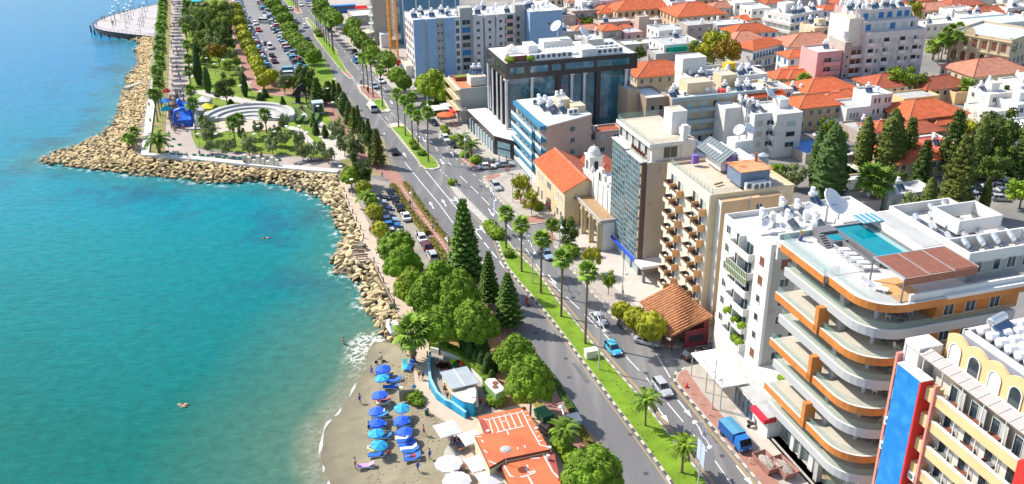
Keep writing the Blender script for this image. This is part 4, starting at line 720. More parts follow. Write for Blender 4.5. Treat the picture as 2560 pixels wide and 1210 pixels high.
class Bld:
 def __init__(s, name, label, px, h, w, d, wm, rm=None, cat='building', rz=AV, par=.5, z0=0, group=None, body=True):
  p = G(px[1], px[2], 0) if px[0] == 'g' else G(px[0], px[1], h)
  if isinstance(w, tuple): q = G(w[0], w[1], h); rz = math.atan2(q.y - p.y, q.x - p.x) if rz == 'w' else rz; w = abs((q.x - p.x) * math.cos(rz) + (q.y - p.y) * math.sin(rz))
  if isinstance(d, tuple): q = G(d[0], d[1], h); d = abs(-(q.x - p.x) * math.sin(rz) + (q.y - p.y) * math.cos(rz))
  s.w, s.d, s.h, s.rz, s.o, s.wm, s.lab = w, d, h, rz, Vector((p.x, p.y, 0)), wm, label; s.t = thing(name, label, cat, s.o, rz, group)
  if body: s.block(0, 0, w, d, z0, h, wm, rm or M_roofw, par)
 def block(s, x0, y0, x1, y1, z0, z1, wm=None, rm=None, par=.5, name='wall'):
  wm = wm or s.wm; b = MB(); t = .22; b.box(x0, y0, z0, x1, y1, z1 - par - .02)
  if par: b.box(x0, y0, z1 - par - .02, x1, y0 + t, z1); b.box(x0, y1 - t, z1 - par - .02, x1, y1, z1); b.box(x0, y0 + t, z1 - par - .02, x0 + t, y1 - t, z1); b.box(x1 - t, y0 + t, z1 - par - .02, x1, y1 - t, z1)
  b.build(name, wm, s.t)
  if rm: b = MB(); i = t if par else 0; b.box(x0 + i, y0 + i, z1 - par - .03, x1 - i, y1 - i, z1 - par + .02); b.build('roof', rm, s.t)
 def part(s, name, b, m, **k): return b.build(name, m, s.t, **k)
 def W(s, x, y, z=0): c, n = math.cos(s.rz), math.sin(s.rz); return Vector((s.o.x + x * c - y * n, s.o.y + x * n + y * c, z))
 def win(s, f, u, z, w=1.3, h=1.2, kind='dark', at=0.0):      # f: F camera face, L sea face
  ob('window', winmesh(w, h, kind), s.t, (u, at, z) if f == 'F' else (at, u, z), 0 if f == 'F' else -math.pi / 2)
 def grid(s, f, us, zs, w=1.3, h=1.2, kind='dark', at=0.0):
  for z in zs:
   for u in us: s.win(f, u, z, w, h, kind if isinstance(kind, str) else rnd.choice(kind), at)
 def balc(s, f, u0, u1, z, dep=1.2, kind='solid', m=None, door=True, at=0.0, ph=1.0, dm=None):
  m = m or s.wm; b = MB(); t = .1
  def bx(a0, a1, e0, e1, z0, z1): b.box(a0, at - e1, z0, a1, at - e0, z1) if f == 'F' else b.box(at - e1, a0, z0, at - e0, a1, z1)
  bx(u0, u1, 0, dep, z - .18, z)
  if kind == 'solid': bx(u0, u1, dep - t, dep, z, z + ph); bx(u0, u0 + t, 0, dep - t, z, z + ph); bx(u1 - t, u1, 0, dep - t, z, z + ph)
  o = b.build('balcony', m, s.t)
  if kind != 'solid':
   b = MB()
   if kind == 'glass': bx(u0, u1, dep - .04, dep - .01, z, z + ph); bx(u0, u0 + .03, 0, dep - .04, z, z + ph); bx(u1 - .03, u1, 0, dep - .04, z, z + ph); b.build('glass_panel', M_gl2, o)
   else:
    bx(u0, u1, dep - .06, dep, z + ph - .05, z + ph); n = max(2, int((u1 - u0) / .5))
    for i in range(n + 1): q = lerp(u0, u1 - .04, i / n); bx(q, q + .04, dep - .05, dep - .01, z, z + ph - .05)
    b.build('railing', dm or M_rail, o)
  if door: s.win(f, (u0 + u1) / 2, z + .02, min(2.2, (u1 - u0) * .6), 2.1, 'dark', at)
def each(name, m, parent, boxes, **k):
 for q in boxes: b = MB(); b.box(*q); b.build(name, m, parent, **k)
def hip(b, x0, y0, x1, y1, z, h, o=.5, th=.12):
 x0 -= o; y0 -= o; x1 += o; y1 += o; w, d = x1 - x0, y1 - y0; r = min(w, d) / 2
 if w >= d: A, B = (x0 + r, (y0 + y1) / 2, z + h), (x1 - r, (y0 + y1) / 2, z + h)
 else: A, B = ((x0 + x1) / 2, y0 + r, z + h), ((x0 + x1) / 2, y1 - r, z + h)
 c = [(x0, y0, z), (x1, y0, z), (x1, y1, z), (x0, y1, z)]; lo = [(p[0], p[1], z - th) for p in c]
 f = [(0, 1, 5, 4), (1, 2, 5), (2, 3, 4, 5), (3, 0, 4)] if w >= d else [(0, 1, 4), (1, 2, 5, 4), (2, 3, 5), (3, 0, 4, 5)]
 b.add(c + [A, B] + lo, f + [(9, 8, 7, 6), (0, 6, 7, 1), (1, 7, 8, 2), (2, 8, 9, 3), (3, 9, 6, 0)])
def ridge(b, x0, y0, x1, y1, z, h, o=.5):
 x0 -= o; y0 -= o; x1 += o; y1 += o; w, d = x1 - x0, y1 - y0; r = min(w, d) / 2
 A, B = ((x0 + r, (y0 + y1) / 2, z + h), (x1 - r, (y0 + y1) / 2, z + h)) if w >= d else (((x0 + x1) / 2, y0 + r, z + h), ((x0 + x1) / 2, y1 - r, z + h))
 c = [(x0, y0, z), (x1, y0, z), (x1, y1, z), (x0, y1, z)]; b.bar(A, B, .25, .2)
 for i, e in enumerate(([A, B, B, A] if w >= d else [A, A, B, B])): b.bar(c[i], e, .2, .16)
def house(name, label, cx, cy, w, d, h, wm, tm, rz=AV, rh=None, wins=None, cat='house', kind=('brown', 'dark'), group=None):   # hipped roof house, cx, cy = centre of the eaves rectangle
 p = G(cx, cy, h); c, s = math.cos(rz), math.sin(rz); o = Vector((p.x - (w / 2) * c + (d / 2) * s, p.y - (w / 2) * s - (d / 2) * c, 0))
 B = Bld.__new__(Bld); B.w, B.d, B.h, B.rz, B.o, B.wm, B.lab = w, d, h, rz, o, wm, label; B.t = thing(name, label, cat, o, rz, group)
 b = MB(); b.box(0, 0, 0, w, d, h); b.build('wall', wm, B.t); b = MB(); rh = rh or min(w, d) * .23; hip(b, 0, 0, w, d, h, rh); r = b.build('roof', tm, B.t); b = MB(); ridge(b, 0, 0, w, d, h, rh); b.build('ridge_tile', T_pk if tm is T_or else T_dk, r)
 for f, L in (('F', w), ('L', d)):
  n = max(1, int(L / 2.6))
  for z in ([h - 2.0] if h < 6 else [h - 2.2, h - 5.2]):
   for i in range(n): B.win(f, L * (i + .5) / n, z, .95, 1.35, rnd.choice(kind) if not isinstance(kind, str) else kind)
 return B
KP = {}
def kit_protos():
 t = thing('solar_heater', 'x', 'solar water heater', (0, -520, 0)); b = MB()
 for x in (-.55, .55): b.bar((x, -.7, 0), (x, .6, 1.15), .05, .05); b.bar((x, .6, 0), (x, .6, 1.9), .05, .05); b.bar((x, .95, 0), (x, .95, 1.9), .05, .05)
 b.build('stand', M_metal, t); b = MB(); b.add([(-.95, -.75, .12), (.95, -.75, .12), (.95, .55, 1.25), (-.95, .55, 1.25), (-.95, -.75, .04), (.95, -.75, .04), (.95, .55, 1.17), (-.95, .55, 1.17)], [(0, 1, 2, 3), (7, 6, 5, 4), (0, 4, 5, 1), (1, 5, 6, 2), (2, 6, 7, 3), (3, 7, 4, 0)]); p = b.build('panel', M_sol, t)
 b = MB()
 for x in (-.95, 0, .95): b.bar((x, -.76, .14), (x, .56, 1.28), .06, .05)
 b.bar((-.95, -.75, .14), (.95, -.75, .14), .06, .05); b.bar((-.95, .55, 1.27), (.95, .55, 1.27), .06, .05); b.build('panel_frame', M_solf, p)
 b = MB(); b.tube([(-.75, .78, 1.75), (-.7, .78, 1.75), (.7, .78, 1.75), (.75, .78, 1.75)], [.22, .36, .36, .22], 12); b.build('tank', M_wh3, t, smooth=False); b = MB(); b.cyl(.2, 1.15, 1.2, 2.6, .38, n=10); b.cyl(.2, 1.15, 2.6, 2.75, .38, .1, n=10); b.build('cold_tank', M_wh3, t); KP['solar'] = [t, 0]
 t = thing('solar_heater', 'x', 'solar water heater', (0, -520, 0)); b = MB(); b.add([(-1.0, -1.0, .1), (1.0, -1.0, .1), (1.0, .6, 1.0), (-1.0, .6, 1.0), (-1, -1, .02), (1, -1, .02), (1, .6, .92), (-1, .6, .92)], [(0, 1, 2, 3), (7, 6, 5, 4), (0, 4, 5, 1), (1, 5, 6, 2), (2, 6, 7, 3), (3, 7, 4, 0)]); b.build('panel', mat('silver_panel', (.10, .15, .25), .12, .1, spec=.9), t)
 b = MB(); b.tube([(-.9, .85, 1.2), (-.85, .85, 1.2), (.85, .85, 1.2), (.9, .85, 1.2)], [.2, .33, .33, .2], 12); b.build('tank', mat('brushed_steel', (.62, .64, .66), .3, .05, metal=.7), t); b = MB(); b.bar((-.7, .85, 0), (-.7, .85, 1), .06, .06); b.bar((.7, .85, 0), (.7, .85, 1), .06, .06); b.build('stand', M_metal, t); KP['steel'] = [t, 0]
 t = thing('air_conditioner', 'x', 'air conditioner', (0, -520, 0)); b = MB(); b.box(-.5, -.2, .12, .5, .2, 1.05); b.box(-.4, -.15, 0, -.3, .15, .12); b.box(.3, -.15, 0, .4, .15, .12); b.build('casing', M_wh3, t); b = MB(); b.tube([(0, -.23, .58), (0, -.19, .58)], .34, 12); b.build('fan_grille', M_acg, t); KP['ac'] = [t, 0]
 t = thing('satellite_dish', 'x', 'satellite dish', (0, -520, 0)); b = MB(); v = []; n = 12
 for k, (r, z) in enumerate(((.02, 0), (.3, .06), (.55, .2), (.56, .17), (.3, .02), (.02, -.04))): v += [(r * math.cos(6.2832 * i / n), -z, r * math.sin(6.2832 * i / n)) for i in range(n)]
 b.add(v, [(k * n + i, k * n + (i + 1) % n, (k + 1) * n + (i + 1) % n, (k + 1) * n + i) for k in range(5) for i in range(n)]); q = b.build('dish_bowl', M_wh3, t, (0, 0, 1.0)); q.rotation_euler = (-.75, 0, 0); b = MB(); b.bar((0, .1, 0), (0, .1, 1), .06, .06); b.bar((0, 0, .95), (0, -.5, 1.05), .03, .03); b.build('mast', M_metal, t); KP['dish'] = [t, 0]
 t = thing('water_tank', 'x', 'water tank', (0, -520, 0)); b = MB(); b.cyl(0, 0, .5, 1.7, .5, n=12); b.cyl(0, 0, 1.7, 1.95, .5, .15, n=12); b.build('tank', M_wh3, t); each('leg', M_metal, t, [(x - .04, y - .04, 0, x + .04, y + .04, .5) for x in (-.35, .35) for y in (-.35, .35)]); KP['vat'] = [t, 0]
 t = thing('antenna', 'x', 'antenna', (0, -520, 0)); b = MB(); b.cyl(0, 0, 0, 4, .035, n=5); b.build('mast', M_metal, t); b = MB(); b.bar((-.5, 0, 3.8), (.5, 0, 3.8), .03, .03)
 for i in range(5): b.bar((-.4 + i * .2, -.3, 3.8), (-.4 + i * .2, .3, 3.8), .02, .02)
 b.build('aerial', M_metal, t); KP['aerial'] = [t, 0]
kit_protos()
KN = {'solar': 'white solar water heater with tilted panel on the roof of the ', 'steel': 'steel tank solar heater on the roof of the ', 'ac': 'white air conditioner unit on the roof of the ', 'dish': 'satellite dish on the roof of the ', 'vat': 'white barrel water tank on the roof of the ', 'aerial': 'thin aerial mast on the roof of the '}
def kit(k, B, x, y, z, short, rz=None, sc=1.0, label=None, group=None):
 short = ' '.join(short.split()[:4]); w = B.W(x, y, z); rz = (0 if k != 'ac' else B.rz) + rnd.uniform(-.12, .12) if rz is None else rz; lab = label or KN[k] + short; gr = group or (None if label else k.replace('steel', 'solar').replace('vat', 'water tank') + ' units on the ' + short); P = KP[k]
 if not P[1]: P[1] = 1; r = P[0]; kids(r); [kids(c) for c in kids(r)]; r.location = w; r.rotation_euler = (0, 0, rz); r.scale = (sc,) * 3; tag(r, lab, None, gr)
 else:
  r = dup(P[0], w, rz, lab, gr, sc=sc)
  if not gr and 'group' in r: del r['group']
 return r
def scatter(B, short, n, x0, y0, x1, y1, z, kinds=('solar', 'solar', 'vat', 'dish', 'ac'), rz=.35):
 used = []
 for i in range(n * 8):
  x, y = rnd.uniform(x0, x1), rnd.uniform(y0, y1)
  if all(abs(x - a) + abs(y - c) > 1.9 for a, c in used): used.append((x, y)); kit(rnd.choice(kinds), B, x, y, z, short, None if rz is None else rz + rnd.uniform(-.1, .1))
  if len(used) >= n: break
# ================================================================ HERO BUILDINGS
M_teak = mat('terracotta_cladding', (.55, .20, .045), .6, .12, .5, dirt_or_reflection=((.44, .15, .03), 1.2, .55)); M_band = mat('light_grey_band', (.45, .455, .46), .5, .03); M_dk = mat('stone_deck', (.52, .51, .50), .7, .05, .7); M_wd = mat('deck_boards', (.30, .10, .05), .6, .15, 1.5); M_pool = mat('pool_water', (.0, .22, .27), .05, .12, .7, spec=.6)
M_grp = mat('dark_grey_tile', (.16, .16, .17), .6, .08, 1); M_flt = mat('balcony_floor', (.50, .46, .38), .7, .06)
o = G(1963, 608, 30); B = Bld.__new__(Bld); B.o = Vector((o.x, o.y, 0)); B.rz = AV; B.wm = M_band; B.t = thing('balcony_apartments', 'tall apartment building with curved orange and grey balconies and a rooftop pool', 'apartment building', B.o, AV)
def curve(x, y0, y1, x1, r, in_=0.0):
 P = [(x + in_, y0)]; cx, cy = x + r, y1 + r
 for i in range(9): a = math.pi + i / 8 * math.pi / 2; P.append((cx + (r - in_) * math.cos(a), cy + (r - in_) * math.sin(a)))
 return P + [(x1, y1 + in_)]
def slab(x, y0, y1, x1, r, z, th, m, top, ins=.35, close=24.0, glass=True, fl=M_flt):
 O_ = curve(x, y0, y1, x1, r); b = MB(); b.prism(curve(x, y0 - .02, y1, x1 - .02, r, .1) + [(x1 - .02, y0 - .02)], z - th, z - .12); s = B.part('balcony_slab', b, M_flt if fl is None else fl)
 b = MB(); I_ = curve(x, y0, y1, x1, r, .22); n = len(O_); v = [(p[0], p[1], z - th - .15) for p in O_] + [(p[0], p[1], z) for p in O_] + [(p[0], p[1], z) for p in I_] + [(p[0], p[1], z - th - .15) for p in I_]
 b.add(v, [f for i in range(n - 1) for f in ((i, i + 1, n + i + 1, n + i), (n + i, n + i + 1, 2 * n + i + 1, 2 * n + i), (2 * n + i, 2 * n + i + 1, 3 * n + i + 1, 3 * n + i))] + [(0, n, 2 * n, 3 * n), (n - 1, 4 * n - 1, 3 * n - 1, 2 * n - 1)]); B.part('band', b, m)
 b = MB(); b.ribbon([(p[0], p[1]) for p in curve(x, y0, y1, x1, r, .14)], .26, z - .02, z + .05); ob('coping', b.mesh('coping', M_wht), s)
 if glass:
  P = curve(x, y0 - .1, y1, x1, r, ins); b = MB(); b.ribbon(P, .03, z - .1, z + .85); b.add([(x + ins, y0 - .1, z), (x + ins + 1.6, y0 - .1, z), (x + ins + 1.6, y0 - .1, z + .9), (x + ins, y0 - .1, z + .9)], [(0, 1, 2, 3)]); ob('glass_balustrade', b.mesh('glass_balustrade', M_gl2), s)
 return s
def core(y0, y1, x0, z0, z1, m): b = MB(); b.box(x0, y1, z0, 21, y0, z1); B.part('wall', b, m)
lv = [30, 26.5, 23.1, 19.6, 16.2, 12.7, 9.3, 5.9]
for i, z in enumerate(lv):
 if i and i % 2 == 0:                              # orange levels: two trays with a step and a return frame between them
  slab(-.6, 0, -9.6, -.55, .05, z, .85, M_teak, 0); slab(-.35, -9.6, -18.4, 14 if i < 8 else 8, 4.4, z, .85, M_teak, 0)
  b = MB(); b.box(-.6, -9.6, z - .75, 1.0, -8.9, z + 2.6); B.part('return_frame', b, M_teak)
  b = MB(); b.box(-.3, -9.6, z - .75, 6, -.1, z - .2); B.part('balcony_slab', b, M_flt)
 elif i: slab(.35, 0, -18.2, 20, 4.6, z, .95, M_band, 0)
 zb = lv[i + 1] if i + 1 < len(lv) else 0
 if i + 1 < len(lv) or True:
  top = z - .7; b = MB(); b.box(3.4, -9, zb - .1, 21, -.1, top); b.box(4.8, -14, zb - .1, 21, -9, top); B.part('wall', b, M_band)
  b = MB(); b.box(9.5, -17.2, zb - .1, 21, -14, top); B.part('cladding', b, M_teak)
  for y in (-1.7, -4.4, -7.2): B.win('L', y, zb + .05, 1.9, 2.3, 'dark', 3.4)
  B.win('L', -11.2, zb + .05, 2.6, 2.3, 'dark', 4.8)
  for k, x in enumerate((11.2, 14.2, 17.6)): B.win('F', x, zb + .5, 1.3, 1.7, 'dark', -17.2)
  each('pier', M_gry, B.t, [(2.2, -6.1, zb - .1, 3.4, -5.6, top), (1.6, -11.0, zb - .1, 2.4, -10.2, top)])
  b = MB(); b.cyl(3.6, -14.6, zb - .1, top, .28, n=10); B.part('column', b, M_band)
each('shop_pier', M_wht, B.t, [(2.6, -17.6, 0, 3.2, -17, 5.2), (2.2, -9, 0, 3.2, -8, 5.2), (2.2, -4.4, 0, 3, -3.6, 5.2), (2.0, -.5, 0, 3.6, 0, 5.2)])
b = MB(); b.box(2.5, -17.2, .3, 2.6, -.5, 5.1); B.part('shop_glass', b, M_gl2); b = MB(); b.box(3.2, -17, .02, 9, -.5, .3); B.part('shop_floor', b, mat('warm_shop_floor', (.60, .36, .14), .5, .1)); b = MB(); b.box(.6, -20, 0, 2.4, 0, .15); b.box(.9, -18.2, -.0, 1.1, -.2, .4); B.part('threshold', b, M_conc)
slab(-.6, 0, -9.6, -.55, .05, 30, .8, M_teak, 0, glass=True); slab(-.1, -9.6, -18.4, 22, 4.4, 30, .8, M_teak, 0, fl=M_dk, ins=.9)
b = MB(); b.box(-.4, -9.6, 29.2, 22, 1.5, 29.93); b.build('roof_deck', M_dk, B.t)
b = MB(); b.ribbon([(.5, 1.2), (.5, -9.2), (1.6, -9.4)], .03, 29.9, 31); b.ribbon([(0, 1.3), (14, 1.5)], .04, 29.9, 31.4); B.part('glass_balustrade', b, M_gl2)
b = MB(); b.box(0, 1.4, 27, 15, 1.75, 30.6); B.part('parapet', b, M_wht)
b = MB(); x0, y0, x1, y1 = 7.4, -9.4, 12.2, .6
b.box(x0 - .3, y0, 29.9, x0, y1, 31.0); b.box(x1, y0, 29.9, x1 + .3, y1, 31.0); b.box(x0, y0 - .3, 29.9, x1, y0, 31.0); b.box(x0, y1, 29.9, x1, y1 + .3, 31.0); b.box(4.6, -.6, 29.9, 7.1, 1.2, 31.1); b.box(4.9, -2.9, 29.9, 7.1, -.7, 30.75)
for k in range(6): b.box(4.1 + 0 * k, -2.9 + k * .35, 29.9, 4.9, -2.55 + k * .35, 30.1 + k * .17)
b.add([(6.2, -3.0, 29.9), (6.4, -3.0, 29.9), (6.4, -9.2, 29.9), (6.2, -9.2, 29.9), (6.2, -3.0, 30.9), (6.4, -3.0, 30.9), (6.4, -9.2, 30.6), (6.2, -9.2, 30.6)], [(0, 3, 7, 4), (4, 7, 6, 5), (1, 5, 6, 2), (0, 4, 5, 1), (3, 2, 6, 7)]); pl = B.part('pool_surround', b, M_grp)
b = MB(); b.box(x0, y0, 30, x1 - .9, y1, 30.85); b.box(5.2, -2.6, 30.5, 6.9, -1.0, 30.8); ob('pool_water', b.mesh('pool_water', M_pool), pl); b = MB(); b.box(x1 - .9, y0, 30, x1, y1, 30.8); ob('pool_ledge', b.mesh('pool_ledge', mat('pale_pool', (.25, .42, .42), .3, .05)), pl)
def ring(x0, y0, x1, y1, z0, z1, t=.25):
 b = MB(); b.box(x0, y0, z0, x1, y0 + t, z1); b.box(x0, y1 - t, z0, x1, y1, z1); b.box(x0, y0 + t, z0, x0 + t, y1 - t, z1); b.box(x1 - t, y0 + t, z0, x1, y1 - t, z1); return b
b = MB(); b.box(12.6, -10.2, 29.9, 16.2, 1.6, 31.8); B.part('penthouse', b, M_wht); b = MB(); b.box(12.9, -9.6, 31.8, 15.8, 1.2, 31.86); B.part('roof', b, M_roofg)
b = ring(16.2, -11.4, 25.5, 1.6, 29.9, 32.4); b.box(16.2, -11.4, 29.9, 25.5, 1.6, 31.0); B.part('penthouse', b, M_wht)
b = ring(14.2, -15.6, 25.5, -11.4, 29.9, 33.6); b.box(14.2, -15.6, 29.9, 25.5, -11.4, 32.2); B.part('penthouse', b, M_wht); b = ring(19, -8, 25.5, -3, 32, 33.8); B.part('lift_housing', b, M_wht)
for x, w in ((15.3, 1.6), (18.3, .9), (20.4, 1.1), (22.6, 1.1)): B.win('F', x, 31.0, w, 1.3, 'dark', -15.6)
b = MB(); b.box(4.9, -18.0, 29.9, 22, -17.7, 30.9); b.box(9.5, -18.6, 29.9, 22, -18.0, 30.35); B.part('parapet', b, M_wht)
b = MB(); b.box(10.2, -1.5, 31.9, 13.2, 1.2, 32.0); b.build('skylight', mat('skylight_glass', (.10, .30, .38), .1, .1, spec=.8), B.t)
for dx in (0, .8, 1.6, 2.4): b = MB(); b.box(10.2 + dx, -1.5, 32.0, 10.26 + dx, 1.2, 32.08); B.part('skylight_bar', b, M_wht)
P3 = thing('pergola', 'brown slatted pergola of three panels on the pool terrace', 'pergola', B.W(4.0, -17.7, 29.93), AV)
for k in range(3):
 x0 = k * 3.25; b = MB()
 for i in range(20): b.box(x0 + .08, .25 + i * .27, 2.95, x0 + 3.17, .25 + i * .27 + .20, 3.05)
 b.build('slat_roof', mat('pergola_slats', (.30, .115, .07), .6, .12, 1), P3); b = MB(); b.box(x0, 0, 2.1, x0 + 3.22, .1, 3.0); b.build('front_screen', mat('pergola_slats', (0, 0, 0)), P3)
b = MB()
for k in range(4): b.box(k * 3.25 - .06, 0, 2.9, k * 3.25 + .06, 5.8, 3.1)
b.box(-.06, 5.7, 2.85, 9.8, 5.85, 3.05); b.build('beam', M_metal, P3); each('post', M_grp, P3, [(x - .07, y - .07, 0, x + .07, y + .07, 2.9) for x in (0, 9.75) for y in (.1, 5.75)])
b = MB(); b.box(3.9, -17.6, 29.93, 7.5, -12.2, 29.97); B.part('timber_deck', b, mat('oak_deck', (.58, .33, .13), .6, .12, 1.5))
for k, (x, y) in enumerate([(18, -3), (20.3, -3), (18, -6), (20.3, -5.8), (22.6, -3), (22.6, -6), (18, -9), (20.3, -9), (22.7, -9), (16.7, -13.2), (18.9, -13.2), (21, -13.2), (23.3, -13.2), (24.3, -.5), (22, -.8)]): kit('steel', B, x, y, 31.0 if y > -11 else 32.2, 'pool apartment building', rz=AV + 1.1, sc=1.05)
def sunbed(col, name='sun_lounger'):
 t = thing(name, 'x', 'sun lounger', (0, -530, 0)); fm = mat('lounger_frame', (.78, .78, .78), .5, .02); b = MB(); b.box(-.33, -.95, .26, -.27, .95, .32); b.box(.27, -.95, .26, .33, .95, .32)
 for y in (-.75, .55): b.bar((-.3, y, 0), (-.3, y + .2, .3), .06, .06); b.bar((.3, y, 0), (.3, y + .2, .3), .06, .06)
 b.build('frame', fm, t); b = MB(); b.box(-.3, -.95, .32, .3, .3, .40); b.add([(-.3, .3, .33), (.3, .3, .33), (.3, .95, .72), (-.3, .95, .72), (-.3, .3, .41), (.3, .3, .41), (.3, .93, .80), (-.3, .93, .80)], [(0, 3, 2, 1), (4, 5, 6, 7), (0, 1, 5, 4), (1, 2, 6, 5), (2, 3, 7, 6), (3, 0, 4, 7)]); b.build('cushion', mat('lounger_cloth', (1, 1, 1), .8, .05, oc=True), t, col=col); return t
wl = sunbed((.75, .75, .75)); fst = [True]
def put_bed(loc, rz, label, group, col, sc=1.1, rot=None):
 if fst[0]: fst[0] = False; kids(wl); wl.location = loc; wl.rotation_euler = (0, 0, rz); wl.scale = (sc,) * 3; tag(wl, label, None, group); kids(wl)[1].color = (*col, 1); return wl
 return dup(wl, loc, rz, label, group, sc=sc, col=col, recol=('cushion',), rot=rot)
for k, (x, y) in enumerate([(5.5, -4.3), (5.3, -5.6), (5.2, -7.0), (5.4, -8.2), (5.2, -9.5), (3.2, -13.2), (3.3, -14.4)]): put_bed(B.W(x, y, 29.95), AV + (1.2 if k < 5 else .7), 'white sun lounger on the rooftop pool terrace, %s' % ['nearest the pool steps', 'second along the pool wall', 'third along the pool wall', 'fourth along the pool wall', 'fifth along the pool wall', 'farther of two by the curved edge', 'nearer of two by the curved edge'][k], 'rooftop sun loungers', (.8, .8, .8), 1.2)
def furn(loc, rz, label, group, kind='set'):
 t = thing('balcony_table', label, 'table', loc, rz, group); b = MB(); b.box(-.7, -.4, .66, .7, .4, .72); b.build('table_top', M_grp if rnd.random() < .6 else M_brn, t); each('leg', M_grp, t, [(x - .03, y - .03, 0, x + .03, y + .03, .66) for x in (-.6, .6) for y in (-.3, .3)])
def chair(loc, rz, label, group, m):
 t = thing('patio_chair', label, 'chair', loc, rz, group); b = MB(); b.box(-.28, -.28, .38, .28, .28, .46); b.build('seat', m, t); b = MB(); b.box(-.28, .22, .46, .28, .3, .95); b.build('backrest', m, t); each('leg', m, t, [(x - .03, y - .03, 0, x + .03, y + .03, .38) for x in (-.25, .25) for y in (-.25, .25)])
for i, z in enumerate(lv[1:-1]):
 nm = ['topmost', 'second', 'third', 'fourth', 'fifth', 'sixth'][i]
 furn(B.W(5.6, -15.6, z - .1), AV + .5, 'dark patio table on the %s curved balcony' % nm, None)
 for k, (x, y) in enumerate([(4.7, -15.2), (6.5, -15.9), (5.4, -16.6), (7.8, -15.0)]): chair(B.W(x, y, z - .1), rnd.uniform(0, 6), 'patio chair by the table on the %s curved balcony' % nm, 'patio chairs on the %s curved balcony' % nm, M_grp if (i + k) % 3 else M_wht2)
 if i % 2: chair(B.W(1.9, -6.8, z - .1), AV, 'chair on the straight part of the %s balcony' % nm, None, M_brn)
g = B.W(2.3, 0.2, 29.95); t = thing('urn', 'ochre and blue urn at the corner of the roof terrace', 'urn', g); b = MB(); b.cyl(0, 0, 0, .5, .22, .3, 10); b.cyl(0, 0, .5, .7, .3, .1, 10); b.build('base', mat('blue_glaze', (.05, .08, .25), .3), t); b = MB(); b.cyl(0, 0, .7, 1.0, .1, .16, 8); b.cyl(0, 0, 1.0, 1.4, .16, .22, 8); b.build('neck', mat('ochre_glaze', (.5, .28, .08), .5), t)
B2 = Bld('white_apartments', 'white apartment block with planted balconies and a roof crowded with solar tanks', (1935, 631), 24, 15, 14.2, M_wht, M_roofw, par=.8); nz = [20.6, 17.6, 14.6, 11.6, 8.6, 5.6]
B2.block(-.5, 0, 4, 3.8, 0, 25.2, M_wht, M_roofw, .3)
for z in nz:
 B2.balc('L', 4.6, 7.6, z, 1.1, 'solid'); B2.balc('L', 7.8, 10.6, z + (0 if z > 12 else .3), 1.1, 'solid'); B2.win('L', 12.6, z + .9, 1.0, 1.2, 'dark'); B2.win('L', 1.9, z + .7, .9, 1.1, 'brown' if z in (20.6, 17.6, 5.6) else 'dark', -.5); B2.win('F', 2.2, z + .7, 1.4, 1.2, 'brown' if z > 20 else 'dark'); B2.win('F', 4.4, z + .7, .9, 1.2, 'dark')
 b = MB(); b.box(-1.1, 7.62, z, 0, 7.74, z + 2.7); B2.part('balcony_screen', b, M_wht)
b = MB(); b.box(-1.2, 4.5, 16.6, -1.1, 10.7, 18.7); B2.part('enclosed_balcony', b, mat('green_glazing', (.10, .16, .03), .2, .3, 2)); b = MB()
for k in range(13): b.box(-1.26, 4.5 + k * .5, 16.5, -1.2, 4.58 + k * .5, 18.8)
for z in (16.5, 17.6, 18.7): b.box(-1.26, 4.5, z, -1.2, 10.7, z + .08)
B2.part('glazing_bar', b, M_frame)
for k, (y, z) in enumerate([(5.2, 8.6), (6.4, 5.6), (5.4, 5.6), (7.2, 8.6), (9.6, 8.9), (6.8, 5.6)]): g = B2.W(-.7, y, z + .5); ob('balcony_plant', bl, None, g, 0, 'leafy plant spilling over a low balcony of the white apartments', 'plant', 'balcony plants on the white apartments', sc=(.75, .75, 1.1))
scatter(B2, 'white apartments', 13, 4.5, 5.2, 13.5, 13, 23.2, ('solar', 'solar', 'solar', 'vat', 'dish'), .9)
kit('dish', B2, 1.2, 4.4, 24.8, '', sc=1.5, label='dark rimmed dish on a tall mast at the corner of the white apartments'); kit('aerial', B2, 9, 13.2, 23.2, '', label='spindly aerial at the back of the white apartments roof')
for i, z in enumerate((9.2, 7.0)): kit('ac', B2, 5.0, -.35, z, '', rz=AV, label='%s air conditioner on the side wall of the white apartments' % ('upper', 'lower')[i])
cn = thing('canopy', 'broad white canopy over the pavement beside the white apartments', 'canopy', B2.W(-7, -1.6, 0), AV); b = MB(); b.box(0, 0, 3.9, 4.2, 10, 4.1); b.build('canopy_top', M_wht, cn); each('post', M_metal, cn, [(x, y, 0, x + .12, y + .12, 3.9) for x in (.1, 3.9) for y in (.2, 4.8, 9.6)]); b = MB(); b.bar((.1, .3, 5.2), (4, 9, 4.2), .04, .04); b.bar((.1, 9, 5.2), (4, 1, 4.2), .04, .04); [b.box(.08, y, 4.1, .14, y + .06, 5.1) for y in (.2, 3, 6, 9)]; b.box(.08, .2, 5.0, .14, 9.1, 5.06); b.build('rail', M_metal, cn)
an = thing('shop_annex', 'low white shop annex with a red sign fascia by the scooter', 'shop', B2.W(-4.6, -9.6, 0), AV); b = MB(); b.box(.6, 0, 0, 5, 9.4, 3.6); b.build('wall', M_wht, an); b = MB(); b.box(.4, -.2, 3.6, 5, 9.6, 3.75); b.build('roof', M_roofg, an); b = MB(); b.box(-.3, -.3, 2.9, .4, 3.4, 3.6); b.box(.4, -.3, 2.9, 1.6, -.2, 3.6); b.build('sign_fascia', mat('red_sign', (.65, .02, .05), .5), an); b = MB(); b.box(.52, 4.2, .3, .6, 9.2, 3.0); b.build('shop_window', M_glass, an); b = MB(); [b.box(.46, 4.2 + k * 1.2, .3, .52, 4.3 + k * 1.2, 3.0) for k in range(5)]; b.build('mullion', M_blue, an)
